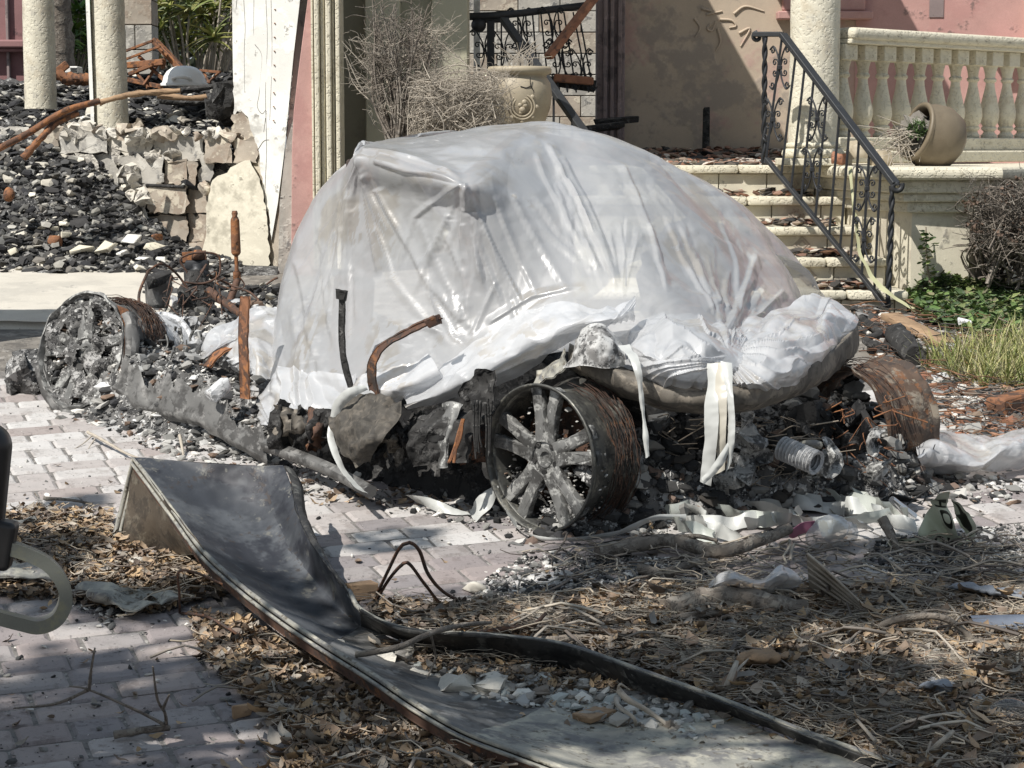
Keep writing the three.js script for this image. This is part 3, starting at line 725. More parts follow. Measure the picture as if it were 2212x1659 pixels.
// crumpled film: a height that is flat between the corners of an irregular lattice, so that its creases are straight and crisp
const hl = (x, y, z) => hash[(x * 73 + y * 179 + z * 283 + ((x * 7 + y * 3 + z * 5) & 31) * 41) & 4095] / 127.5 - 1;
function lin3(x, y, z) {
  const i = Math.floor(x), j = Math.floor(y), k = Math.floor(z), f = [[x - i, 0], [y - j, 1], [z - k, 2]].sort((a, b) => b[0] - a[0]);
  const c = [i, j, k];
  let v = hl(...c) * (1 - f[0][0]);
  c[f[0][1]]++; v += hl(...c) * (f[0][0] - f[1][0]);
  c[f[1][1]]++; v += hl(...c) * (f[1][0] - f[2][0]);
  c[f[2][1]]++; v += hl(...c) * f[2][0];
  return v;
}
function facets(p, f, s = 0) {
  const x = p.x + .12 * n3(p.x * 2.1 + s, p.y * 2.1, p.z * 2.1), y = p.y + .12 * n3(p.x * 2.1, p.y * 2.1 + s, p.z * 2.1), z = p.z;
  const a = .7 + s * .37, c = Math.cos(a), q = Math.sin(a);
  return lin3((c * x + q * z + .3 * y) * f + s, (y * c - .5 * x * q) * f * .8 + s * 3, (-q * x + c * z + .4 * y) * f);
}
// ---------------------------------------------------------------- burnt car
const car = thing('burnt_car', 'burnt-out car wreck on bare rims half hidden under clear plastic sheeting', 'car');
function wheel(center, normal, R, opts = {}) {
  const w = new THREE.Group();
  w.name = 'wheel';
  car.add(w);
  w.position.copy(center);
  w.quaternion.setFromUnitVectors(V(0, 0, 1), normal.clone().normalize());
  const up = V(0, 1, 0).applyQuaternion(w.quaternion.clone().invert());
  w.rotateZ(-Math.atan2(up.x, up.y) + (opts.turn || 0));
  // barrel: flange lip, well and back flange; z points out of the car
  const d = opts.depth || .21;
  const prof = [[R * .955, -.012], [R, .004], [R * 1.0, .012], [R * .965, .014], [R * .95, -.004], [R * .935, -.03], [R * .93, -.06], [R * .88, -.1], [R * .88, -.15], [R * .94, -d + .02], [R * 1.0, -d], [R * 1.0, -d - .012], [R * .95, -d - .01], [R * .92, -d + .014], [R * .86, -.15], [R * .86, -.1], [R * .91, -.06], [R * .915, -.02], [R * .955, -.012]];
  const bg = new THREE.LatheGeometry(prof.map(([r, z]) => new THREE.Vector2(r, z)), 72);
  bg.rotateX(Math.PI / 2);
  mesh('barrel', [opts.rough ? roughen(bg, .008, 9) : bg], opts.barrel || M.rimEdge, w);
  if (!opts.noFace) {
    const n = 5;
    for (let k = 0; k < n; k++) for (const s of [-1, 1]) {
      if (opts.skip && opts.skip(k, s)) continue;
      const a = (k / n) * 2 * Math.PI + s * .19, a0 = (k / n) * 2 * Math.PI + s * .30;
      const dir = [Math.cos(a), Math.sin(a)], d0 = [Math.cos(a0), Math.sin(a0)];
      const sh = new THREE.Shape(), nx = -dir[1], ny = dir[0];
      const q = (r, o, useIn) => { const b = useIn ? d0 : dir; return [b[0] * r + nx * o, b[1] * r + ny * o]; };
      const pts = [q(R * .23, -.024, 1), q(R * .5, -.017), q(R * .93, -.02), q(R * .95, 0), q(R * .93, .02), q(R * .5, .017), q(R * .23, .024, 1)];
      sh.moveTo(...pts[0]);
      sh.splineThru(pts.slice(1, 3).map((p) => new THREE.Vector2(...p)));
      sh.lineTo(...pts[3]); sh.lineTo(...pts[4]);
      sh.splineThru(pts.slice(5).map((p) => new THREE.Vector2(...p)));
      const g = new THREE.ExtrudeGeometry(sh, { depth: .018, bevelEnabled: true, bevelSize: .005, bevelThickness: .006, bevelSegments: 2, curveSegments: 6 });
      g.translate(0, 0, -.038);
      mesh('spoke', [roughen(g, .002, 30, k)], opts.spoke || M.alloy, w);
    }
    const hub = new THREE.LatheGeometry([[0, -.03], [.02, -.03], [.022, -.02], [.034, -.018], [.036, -.022], [R * .25, -.024], [R * .31, -.034], [R * .33, -.06], [0, -.07]].map(([r, z]) => new THREE.Vector2(r, z)), 40);
    hub.rotateX(Math.PI / 2);
    mesh('hub', [roughen(hub, .0015, 25)], opts.spoke || M.alloy, w);
    const holes = [];
    for (let k = 0; k < 5; k++) { const a = (k + .5) / 5 * 2 * Math.PI, g = new THREE.CylinderGeometry(.012, .012, .012, 14); g.rotateX(Math.PI / 2); g.translate(Math.cos(a) * R * .21, Math.sin(a) * R * .21, -.024); holes.push(g); }
    holes.forEach((h) => mesh('bolt', [h], M.char, w));
    // brake disc behind
    const disc = new THREE.CylinderGeometry(R * .72, R * .72, .02, 40); disc.rotateX(Math.PI / 2); disc.translate(0, 0, -.13);
    mesh('brake_disc', [disc], M.darkRust, w);
  }
  // steel cords left of the tyre
  if (opts.cords) {
    const cs = [];
    for (let k = 0; k < opts.cords; k++) {
      const a0 = opts.cordFrom + rr(0, .4), a1 = opts.cordTo - rr(0, .5), z = -d * (1 - .5 * Math.pow(rnd(), 1.5)), Rr = R * rr(.93, 1.05), pts = [];
      for (let i = 0; i <= 14; i++) { const a = lerp(a0, a1, i / 14); pts.push(V(Math.cos(a) * (Rr + .01 * n3(a * 3, k, 1)), Math.sin(a) * (Rr + .01 * n3(a * 3, k, 2)), z + .012 * n3(a * 2, k, 3))); }
      cs.push(tube(pts, .0014, 26, 4));
    }
    mesh('tyre_cord', cs, M.cord, w);
  }
  return w;
}
M.cord = tint(M.darkRust, [.6, .6, .6]);
const W1 = P(1168, 990, 7.12), W2 = P(176, 756, 9.1), W3 = P(1925, 905, 7.95);
const w1 = wheel(W1, V(-.70, .0, .715), .262, { turn: .28, cords: 34, cordFrom: -1.9, cordTo: 1.2, skip: (k, s) => false });
M.rustCream = mottled({ name: 'rust on cream scale', mix: .85, base: [.085, .055, .038], vary: .4, tile: .35, rough: .8, bump: .003, layers: [[[.24, .21, .165], 6, .6, .07], [[.04, .03, .025], 7, .54, .07], [[.17, .075, .032], 12, .62, .05]] });
const w3 = wheel(W3, V(.82, .1, -.56), .25, { noFace: true, barrel: M.rustCream, depth: .24, cords: 14, cordFrom: 0, cordTo: 6.2, rough: true });
const w2 = wheel(W2, V(-.56, .26, .78), .265, { turn: .5, depth: .26, barrel: M.alloy, cords: 60, cordFrom: -.9, cordTo: 1.7, rough: true, skip: (k, s) => k === 0 && s > 0 });
{
  // melted ring at the foot of the far wheel and its loose inner barrel
  const g = new THREE.TorusGeometry(.275, .035, 10, 50, Math.PI * 1.1);
  g.rotateZ(Math.PI * .95);
  mesh('tyre_bead', [roughen(g, .006, 12)], M.greySteel, w2).position.z = -.03;
  const b = new THREE.CylinderGeometry(.235, .25, .26, 48, 1, true); b.rotateX(Math.PI / 2); b.translate(0, 0, -.33);
  const f = new THREE.TorusGeometry(.25, .016, 8, 48); f.translate(0, 0, -.46);
  const rb = new THREE.CylinderGeometry(.272, .268, .075, 40, 1, true, .55 - .5, 1.9); rb.rotateX(Math.PI / 2); rb.translate(0, 0, -.03);
  mesh('rusty_band', [roughen(rb, .004, 14)], M.rust, w2);
  mesh('drum', [b], M.whiteAlloy, w2);
  mesh('drum_flange', [f], M.whiteAlloy, w2);
}
// caked ash over the spokes of the far wheel, and in the lower half of the near one
for (const [w, s0, lo] of [[w2, 3, -2], [w1, 9, 0]]) {
  const pos = [], idx = [], nr = 26, na = 80;
  for (let j = 0; j <= nr; j++) for (let i = 0; i <= na; i++) { const a = i / na * 2 * Math.PI, r = (w === w2 ? .25 : .235) * j / nr, x = Math.cos(a) * r, y = Math.sin(a) * r; pos.push(x, y, (w === w2 ? -.012 : -.05) + (w === w2 ? .032 : .022) * n3(x * 8, y * 8, s0) + .014 * n3(x * 30, y * 30, s0) + .006 * n3(x * 70, y * 70, s0)); }
  for (let j = 0; j < nr; j++) for (let i = 0; i < na; i++) { const q = j * (na + 1) + i, x = pos[q * 3], y = pos[q * 3 + 1], k = n3(x * 9, y * 9, s0 + 20); if (w === w2 ? k > .42 : (y > -.02 + .05 * k || k > .25)) continue; idx.push(q, q + na + 1, q + 1, q + 1, q + na + 1, q + na + 2); }
  const g = new THREE.BufferGeometry(); g.setAttribute('position', new THREE.Float32BufferAttribute(pos, 3)); g.setIndex(idx); g.computeVertexNormals();
  mesh('caked_ash', [g], M.ash, w).rotation.z = -w.rotation.z * 0;
}
// floor pan and the ash on it
function massHeight(x, D) {
  return n3(x * 2.3, D * 2.3, 5) * .06 + n3(x * 6, D * 6, 8) * .03 + n3(x * 15, D * 15, 2) * .014;
}
function heapGrid(corners, nu, nv, hfn) {          // corners (x, D): a b / d c
  const [a, b, c, d] = corners, pos = [], idx = [];
  for (let j = 0; j <= nv; j++) for (let i = 0; i <= nu; i++) {
    const u = i / nu, v = j / nv;
    const x = lerp(lerp(a[0], b[0], u), lerp(d[0], c[0], u), v), D = lerp(lerp(a[1], b[1], u), lerp(d[1], c[1], u), v);
    pos.push(x, gy(D) + hfn(u, v, x, D), -D);
  }
  const W = nu + 1;
  for (let j = 0; j < nv; j++) for (let i = 0; i < nu; i++) { const q = j * W + i; idx.push(q, q + 1, q + W, q + 1, q + W + 1, q + W); }
  const g = new THREE.BufferGeometry();
  g.setAttribute('position', new THREE.Float32BufferAttribute(pos, 3)); g.setIndex(idx); g.computeVertexNormals();
  return g;
}
const edge = (u, v, e = .12) => smooth(0, e, u) * smooth(0, e, 1 - u) * smooth(0, e, v) * smooth(0, e, 1 - v);
{
  // front half: pale ash and melted metal between the far wheel and the sheet
  mesh('engine_ash', [heapGrid([[-2.0, 8.95], [-.82, 8.0], [.2, 9.3], [-1.2, 10.3]], 110, 90, (u, v, x, D) => -.02 + edge(u, v, .16) * (.24 + .16 * v * (1 - u) + 1.6 * massHeight(x, D)))], M.ash, car).userData.kind = 'stuff';
  mesh('floor_pan', [heapGrid([[-1.0, 8.2], [.12, 7.2], [1.5, 8.15], [.3, 9.3]], 100, 80, (u, v, x, D) => -.02 + edge(u, v, .12) * (.3 + massHeight(x, D)))], M.char, car);
  mesh('rear_ash', [heapGrid([[.0, 6.95], [1.62, 7.55], [1.75, 8.25], [.2, 7.6]], 110, 60, (u, v, x, D) => -.02 + edge(u, v, .2) * (.16 + .2 * v + 1.5 * massHeight(x, D)))], M.ash, car).userData.kind = 'stuff';
}
// sill: torn outer skin of the doors along the near side
{
  const D = (x) => lerp(9.02, 8.02, (x - 203) / 370) - .0;
  const top = [[203, 803], [243, 800], [293, 775], [318, 830], [357, 812], [400, 828], [460, 846], [493, 888], [520, 912], [563, 918]];
  const bot = [[226, 832], [258, 852], [290, 881], [322, 892], [357, 902], [395, 912], [433, 924], [483, 952], [530, 980], [573, 1006]];
  const row = (f, dd) => top.map((p, i) => { const x = lerp(p[0], bot[i][0], f), y = lerp(p[1], bot[i][1], f); return [x, y, D(x) + dd]; });
  const g = sheet([row(-.12, .05), row(.3, .02), row(.65, -.01), row(.9, -.02), row(1.05, .02)], 170, 44, (u, v, p) => .016 * facets(p, 3.5, 2) + .006 * facets(p, 9, 6) + .008 * n3(p.x * 5, p.y * 5, p.z * 5), 0, (u, v) => v < .13 + .10 * n3(u * 16, 3, 1) + .05 * n3(u * 45, 7, 1));
  mesh('door_skin', [g], M.greySteel, car);
  mesh('sill', [tube([[575, 962, 8.05], [640, 985, 7.85], [720, 1018, 7.62], [800, 1062, 7.36]], .028, 20, 6)], M.greySteel, car);
}
// standing remains: posts, belts and bent straps of rusty steel
const strap = (pts, w, t, mat, seg = 30) => {
  const c = new THREE.CatmullRomCurve3(pts.map(AT));
  const rows = [], side = V(.75, 0, .66).multiplyScalar(w / 2);
  const a = [], b = [];
  for (let i = 0; i <= seg; i++) { const p = c.getPointAt(i / seg); a.push(p.clone().sub(side)); b.push(p.clone().add(side)); }
  rows.push(a, a.map((p, i) => p.clone().lerp(b[i], .5).add(V(-.02, 0, -.03).multiplyScalar(w * 9))), b);
  return sheet(rows, seg, 6, (u, v, p) => .003 * n3(p.x * 20, p.y * 20, p.z * 20), t);
};
mesh('door_post', [strap([[528, 862, 8.33], [526, 790, 8.34], [524, 720, 8.36], [528, 640, 8.38]], .055, .008, M.rust)], M.rust, car);
mesh('door_post', [strap([[757, 838, 7.72], [742, 780, 7.74], [737, 720, 7.76], [738, 645, 7.78]], .03, .006, M.rust), roughen(box(-.02, .02, -.02, .02, -.02, .02, .004).translate(...P(740, 638, 7.78).toArray()), .012, 30)], M.char, car);
mesh('bent_strap', [strap([[812, 868, 7.55], [802, 822, 7.55], [803, 785, 7.54], [822, 752, 7.52], [862, 726, 7.48], [905, 704, 7.44], [946, 686, 7.4]], .042, .007, M.rust, 40), roughen(bar([925, 700, 7.41], [948, 690, 7.39], .035, .03), .008, 30)], M.darkRust, car);
mesh('wheel_arch', [strap([[446, 792, 8.7], [470, 762, 8.72], [510, 746, 8.74], [545, 742, 8.76]], .05, .008, M.rust)], M.rust, car);
// crumpled skin between the near wheel and the door
{
  M.castAlloy2 = mottled({ name: 'flaking white alloy', mix: .9, base: [.46, .46, .45], vary: .3, tile: .25, rough: .7, metal: .15, bump: .002, layers: [[[.16, .155, .15], 5, .54, .08], [[.04, .04, .04], 12, .64, .05]] });
  const crump = (rows, s, mat, name, nu = 30, nv = 24, amp = .02) => mesh(name, [sheet(rows, nu, nv, (u, v, p) => amp * (Math.abs(n3(p.x * 7 + s, p.y * 7, p.z * 7)) - .4) + amp * .5 * n3(p.x * 20, p.y * 20 + s, p.z * 20), .005)], mat, car);
  crump([[[722, 872, 7.6], [790, 850, 7.5], [868, 872, 7.42]], [[716, 920, 7.5], [790, 900, 7.38], [860, 905, 7.34]], [[735, 975, 7.45], [780, 960, 7.3], [820, 960, 7.3]], [[770, 1010, 7.42], [790, 1000, 7.38], [800, 1000, 7.38]]], 1, tint(M.beam, [.45, .45, .45]), 'door_remnant');
  crump([[[900, 900, 7.34], [960, 880, 7.3], [1030, 890, 7.28]], [[880, 950, 7.32], [950, 930, 7.24], [1020, 935, 7.2]], [[890, 1010, 7.32], [950, 1000, 7.26], [1010, 1000, 7.2]]], 2, M.char, 'quarter_panel');
  crump([[[985, 850, 7.32], [1030, 805, 7.3], [1070, 800, 7.26]], [[995, 885, 7.3], [1035, 862, 7.24], [1065, 866, 7.2]], [[1010, 930, 7.28], [1040, 915, 7.2], [1060, 905, 7.18]]], 3, M.char, 'arch_flap', 24, 20, .03);
  crump([[[958, 872, 7.3], [978, 866, 7.27], [1000, 876, 7.26]], [[954, 900, 7.28], [974, 905, 7.24], [990, 896, 7.24]], [[945, 945, 7.26], [962, 950, 7.22], [972, 946, 7.22]], [[944, 1008, 7.25], [955, 1012, 7.2], [966, 1010, 7.2]]], 4, M.alloy, 'bracket', 14, 30, .012);
  crump([[[1240, 735, 7.25], [1268, 702, 7.2], [1310, 704, 7.2], [1345, 740, 7.22]], [[1235, 770, 7.2], [1262, 745, 7.12], [1310, 740, 7.1], [1350, 775, 7.15]], [[1215, 795, 7.2], [1262, 790, 7.1], [1310, 796, 7.08], [1352, 790, 7.14]]], 5, M.castAlloy2, 'arch_flap', 40, 30, .008);
  crump([[[1160, 800, 7.3], [1200, 780, 7.26], [1218, 752, 7.24]], [[1150, 835, 7.26], [1190, 815, 7.2], [1222, 790, 7.18]]], 6, M.paleSteel, 'arch_flap', 20, 14, .015);
  crump([[[1130, 830, 7.4], [1240, 780, 7.36], [1380, 790, 7.3]], [[1150, 900, 7.4], [1250, 850, 7.3], [1390, 860, 7.25]], [[1330, 960, 7.4], [1360, 930, 7.4], [1400, 930, 7.4]]], 7, M.char, 'inner_arch', 24, 20, .02);
  // torn, charred sheet along the whole foot of the near side
  for (let k = 0; k < 22; k++) {
    const t = (k + rr(.1, .9)) / 22, x = lerp(600, 1025, t), D = lerp(7.95, 7.36, t), y = lerp(955, 985, t) + rr(-35, 20), w = rr(14, 42), h = rr(18, 62), j = () => rr(-8, 8), d = () => rr(-.06, .05);
    crump([[[x - w + j(), y - h + j(), D + d()], [x + j(), y - h * 1.2 + j(), D + d()], [x + w + j(), y - h + j(), D + d()]], [[x - w * 1.2 + j(), y + j(), D + d() - .03], [x + j(), y + j(), D + d() - .06], [x + w + j(), y + j(), D + d() - .03]], [[x - w * .7 + j(), y + h * .7 + j(), D + d()], [x + j(), y + h * .8 + j(), D + d()], [x + w * .8 + j(), y + h * .6 + j(), D + d()]]], 20 + k, pick([M.char, M.char, M.char, M.darkRust, M.beam]), 'torn_sheet', 14, 14, .035);
  }
  const rg = []; for (let k = 0; k < 7; k++) rg.push(tube([[1000 + rr(-3, 3), 905, 7.18], [990 + rr(-8, 8), 950, 7.17], [975 + rr(-8, 8), 1000, 7.16]], .004, 10, 4));
  mesh('cable', rg, M.rust, car);
  const dr = []; for (let k = 0; k < 8; k++) { const x = rr(1020, 1064); dr.push(tube([[x, rr(860, 880), 7.17], [x + rr(-4, 4), 930, 7.16], [x + rr(-5, 5), rr(960, 1000), 7.16]], .005, 10, 4, .003, .3)); }
  mesh('molten_drip', dr, M.char, car);
}
// curved tail beam that carries the sheet over the boot
{
  const rows = [[], [], [], []];
  const pts = [[1230, 772, 7.3], [1330, 822, 7.1], [1440, 856, 7.0], [1545, 866, 6.98], [1650, 852, 7.08], [1750, 812, 7.35], [1822, 762, 7.75], [1856, 722, 8.15]];
  for (const [x, y, D] of pts) { rows[0].push([x, y - 30, D + .12]); rows[1].push([x, y - 22, D + .0]); rows[2].push([x, y + 14, D]); rows[3].push([x, y + 30, D + .1]); }
  mesh('tail_beam', [sheet(rows, 80, 16, (u, v, p) => .006 * n3(p.x * 9, p.y * 9, p.z * 9), .006)], M.beam, car);
}
// engine end
M.castMelt = tint(M.whiteAlloy, [.75, .75, .75]);
{
  const lathe = (prof, at, tilt = [0, 0, 0], n = 24) => { const g = new THREE.LatheGeometry(prof.map(([r, y]) => new THREE.Vector2(r, y)), n); g.rotateX(tilt[0]); g.rotateZ(tilt[2]); const p = AT(at); g.translate(p.x, p.y, p.z); return g; };
  const D = 10.2;
  const s = 1 / 440;   // metres per sheet pixel there
  mesh('strut', [lathe([[0, 150 * s], [.012, 150 * s], [.016, 144 * s], [.012, 138 * s], [.02, 132 * s], [.022, 128 * s], [.024, 60 * s], [.018, 55 * s], [.010, 52 * s], [.010, 20 * s], [.019, 18 * s], [.019, 0], [0, 0]], [512, 605, D], [0, 0, .02])], M.rust, car);
  mesh('strut', [tube([[514, 602, D], [504, 630, D - .05], [490, 668, D - .1]], .018, 10, 7)], M.darkRust, car);
  mesh('canister', [lathe([[0, 0], [.05, 0], [.055, .02], [.064, .1], [.066, .115], [.062, .12], [.066, .14], [.06, .145], [0, .14]], [340, 664, 9.7], [0, 0, -.06])], M.greySteel, car);
  mesh('valve_block', [roughen(bar([400, 572, 9.9], [452, 574, 9.9], .04, .05), .004, 20), lathe([[0, .0], [.05, 0], [.058, .05], [.03, .07], [.03, .09], [0, .09]], [428, 610, 9.9])], M.iron, car);
  mesh('spring_tower', [lathe([[.10, 0], [.09, .08], [.05, .12], [.045, .16], [0, .16]], [430, 655, 9.85], [.1, 0, .15])], M.char, car);
  mesh('valve_cap', [lathe([[0, 0], [.03, 0], [.03, .03], [.018, .045], [0, .045]], [428, 560, 9.9]), bar([394, 556, 9.9], [446, 552, 9.9], .012, .05)], M.rust, car);
  const pipe = [];
  pipe.push(tube([[405, 590, 9.8], [390, 560, 9.8], [425, 546, 9.8], [468, 550, 9.82], [476, 575, 9.82], [470, 598, 9.8], [440, 612, 9.78], [400, 610, 9.76]], .0055, 60, 6));
  pipe.push(tube([[320, 585, 9.5], [300, 640, 9.4], [312, 690, 9.3], [320, 705, 9.28]], .007, 24, 6), tube([[320, 585, 9.5], [350, 570, 9.6], [380, 590, 9.7], [405, 622, 9.72]], .006, 24, 6));
  pipe.push(tube([[445, 590, 9.9], [490, 612, 10], [540, 632, 9.9], [560, 650, 9.8]], .006, 24, 6), tube([[575, 615, 10], [592, 603, 10], [600, 600, 10]], .006, 12, 6));
  for (let k = 0; k < 16; k++) { const x = rr(330, 520), y = rr(580, 680); pipe.push(tube([[x, y, 9.6], [x + rr(-25, 25), y + rr(-25, 25), 9.6], [x + rr(-40, 40), y + rr(10, 50), 9.5]], rr(.002, .005), 14, 4)); }
  mesh('pipe', pipe, M.darkRust, car);
  mesh('bulkhead', [tube([[452, 628, 9.7], [500, 664, 9.5], [548, 690, 9.2], [590, 720, 9]], .022, 20, 6, .018, .3)], M.darkRust, car);
  mesh('rocker', [roughen(bar([328, 612, 9.6], [360, 598, 9.7], .06, .05), .015, 15)], M.char, car);
  const alu = [];
  for (let k = 0; k < 9; k++) { const x = rr(340, 560), y = rr(650, 790); const a = G(x, y, .3); const g = new THREE.IcosahedronGeometry(rr(.03, .07), 3); g.scale(1, .45, 1.2); g.translate(a.x, a.y, a.z); alu.push(roughen(g, .03, 14, k)); }
  alu.forEach((k) => mesh('melted_alloy', [k], M.castMelt, car));
  const st = [];
  for (let k = 0; k < 40; k++) { const x = rr(350, 560), y = rr(640, 760), a = G(x, y, .33); st.push(tube([a, a.clone().add(V(rr(-.02, .02), rr(-.05, -.02), rr(-.02, .02))), a.clone().add(V(rr(-.04, .04), rr(-.12, -.06), .02))], rr(.004, .009), 8, 5, .003, .4)); }
  mesh('molten_drip', st, M.alloy, car);
  mesh('white_block', [roughen(bar([452, 858, 8.3], [492, 826, 8.35], .06, .05), .006, 20)], M.whiteAlloy, car);
}
M.castAlloy = mottled({ name: 'scorched casting', mix: .9, base: [.34, .34, .33], vary: .3, tile: .2, rough: .7, metal: .2, bump: .002, layers: [[[.05, .05, .05], 7, .52, .07], [[.55, .55, .53], 14, .64, .05]] });
// rear end: ribbed bellows, bright sheared castings, springs of burnt seat wire
{
  const a = P(1690, 968, 7.22), b = P(1764, 1000, 7.12), rib = [];
  const n = 10, q = new THREE.Quaternion().setFromUnitVectors(V(0, 1, 0), b.clone().sub(a).normalize());
  const prof = []; const L = a.distanceTo(b);
  for (let i = 0; i <= n * 4; i++) { const t = i / (n * 4); prof.push(new THREE.Vector2(i % 4 < 2 ? .044 : .030, t * L)); }
  const g = new THREE.LatheGeometry(prof, 24); g.applyQuaternion(q); g.translate(a.x, a.y, a.z);
  mesh('bellows', [g], M.castMelt, car);
  const t = new THREE.TorusGeometry(.032, .013, 8, 24); t.rotateX(1.2); t.translate(...P(1750, 962, 7.25).toArray());
  mesh('casting_ring', [t], M.paleSteel, car);
  const cast = [];
  for (const [x, y, r] of [[1612, 940, .055], [1630, 985, .05], [1598, 1010, .04], [1890, 950, .035], [1570, 1035, .04], [1790, 990, .035], [1905, 1015, .03]]) { const k = new THREE.IcosahedronGeometry(r, 3); k.scale(.8, 1.2, .8); k.translate(...P(x, y, 7.3 + rr(-.04, .1)).toArray()); cast.push(roughen(k, .045, 13, x)); }
  cast.forEach((k) => mesh('casting', [k], M.castAlloy, car));
  const dk = [];
  for (const [x, y, r] of [[1660, 1020, .08], [1480, 950, .09], [1420, 1010, .08], [1560, 960, .07], [1740, 930, .08], [1840, 930, .07]]) { const k = new THREE.IcosahedronGeometry(r, 4); k.translate(...P(x, y, 7.55).toArray()); dk.push(roughen(k, .06, 11, x)); }
  dk.forEach((k) => mesh('clinker', [k], M.char, car));
  const wire = [];
  for (let k = 0; k < 34; k++) { const x = rr(1780, 1960), y = rr(850, 1030); wire.push(tube([[x, y, 7.5 + rr(0, .2)], [x + rr(-30, 30), y + rr(-25, 25), 7.45], [x + rr(-50, 50), y + rr(-10, 40), 7.45]], rr(.0015, .003), 10, 4)); }
  mesh('seat_wire', wire, M.rust, car);
  const pw = [];
  for (let k = 0; k < 90; k++) { const x = rr(1420, 1800), y = rr(900, 1040); pw.push(tube([[x, y, 7.35 + rr(0, .2)], [x + rr(-30, 30), y + rr(-15, 15), 7.32], [x + rr(-60, 60), y + rr(-20, 30), 7.35]], rr(.0012, .0026), 10, 4)); }
  mesh('seat_wire', pw, M.twig, car);
}
// cabin frame under the sheet
{
  const f = [];
  f.push(bar([782, 345, 8.36], [790, 600, 8.36], .13, .05), bar([1008, 400, 7.86], [1026, 640, 7.9], .09, .06), bar([772, 330, 8.42], [1003, 388, 7.98], .05, .05));
  f.push(bar([1003, 392, 7.99], [1130, 290, 8.9], .05, .05), bar([1130, 290, 8.9], [1400, 350, 8.75], .06, .05), bar([1400, 350, 8.75], [1640, 620, 8.75], .07, .06), bar([800, 330, 9.3], [1130, 290, 9.2], .06, .05));
  f.push(bar([765, 600, 8.42], [752, 850, 8.26], .16, .06), bar([1580, 620, 8.3], [1480, 680, 8.1], .12, .06));
  mesh('cabin_frame', f.map((g, i) => roughen(g, .006, 12, i)), M.darkRust, car);
  mesh('seat', [roughen(new THREE.SphereGeometry(.26, 24, 16).scale(1, 1.4, .7).translate(...P(1060, 640, 8.6).toArray()), .05, 6), roughen(new THREE.SphereGeometry(.24, 24, 16).scale(1, 1.3, .7).translate(...P(1500, 640, 8.6).toArray()), .05, 6)], M.beam, car);
}

// ---------------------------------------------------------------- plastic sheet over the wreck
const lin2 = (u, v, f, s) => { const x = u * f, y = v * f, i = Math.floor(x), j = Math.floor(y), a = x - i, b = y - j, h = (p, q) => hv(((p % f) + f) % f, ((q % f) + f) % f, s); return a > b ? h(i, j) * (1 - a) + h(i + 1, j) * (a - b) + h(i + 1, j + 1) * b : h(i, j) * (1 - b) + h(i, j + 1) * (b - a) + h(i + 1, j + 1) * a; };
const filmBump = dataTex(768, (u, v) => { const w = .05 * Math.sin(6.2832 * (v + pnoise(u, v, 3, 5))), x = u + w, y = v + .05 * Math.sin(6.2832 * (u + pnoise(u, v, 3, 9))); const k = smooth(.35, .65, pf(u, v, 4, 3, 33)); const h = .55 * lin2(x, y, 7, 901) + (.28 * lin2(y, x, 17, 902) + .12 * lin2(x, y, 41, 903)) * (.35 + k); return [h, h, h]; });
const filmMap = dataTex(512, (u, v) => { const d = smooth(.6, .72, pf(u, v, 5, 5, 700)) * .5; const c = mixc([.72, .73, .745], [.52, .46, .37], d); const g = 1 + (pf(u, v, 40, 3, 720) - .5) * .08; return c.map((x) => toS(x * g)); }, true);
M.film = new THREE.MeshPhysicalMaterial({ name: 'milky plastic film', map: filmMap, roughness: .36, transmission: .6, thickness: 0, ior: 1.5, side: THREE.DoubleSide, bumpMap: filmBump, bumpScale: .007, clearcoat: .9, clearcoatRoughness: .12 });
M.film.userData.tile = 1.3;
M.filmThick = M.film.clone(); M.filmThick.transmission = .5; M.filmThick.bumpScale = .011; M.filmThick.userData.tile = 1.1;
const seg = (px, a, b) => { const dx = b[0] - a[0], dy = b[1] - a[1], L = dx * dx + dy * dy, t = ((px[0] - a[0]) * dx + (px[1] - a[1]) * dy) / L, k = clamp(t); return [Math.hypot(px[0] - a[0] - dx * k, px[1] - a[1] - dy * k), k, dx * (px[1] - a[1]) - dy * (px[0] - a[0])]; };
const sheetThing = thing('plastic_sheet', 'large crumpled translucent plastic sheet draped over the burnt car', 'plastic sheet');
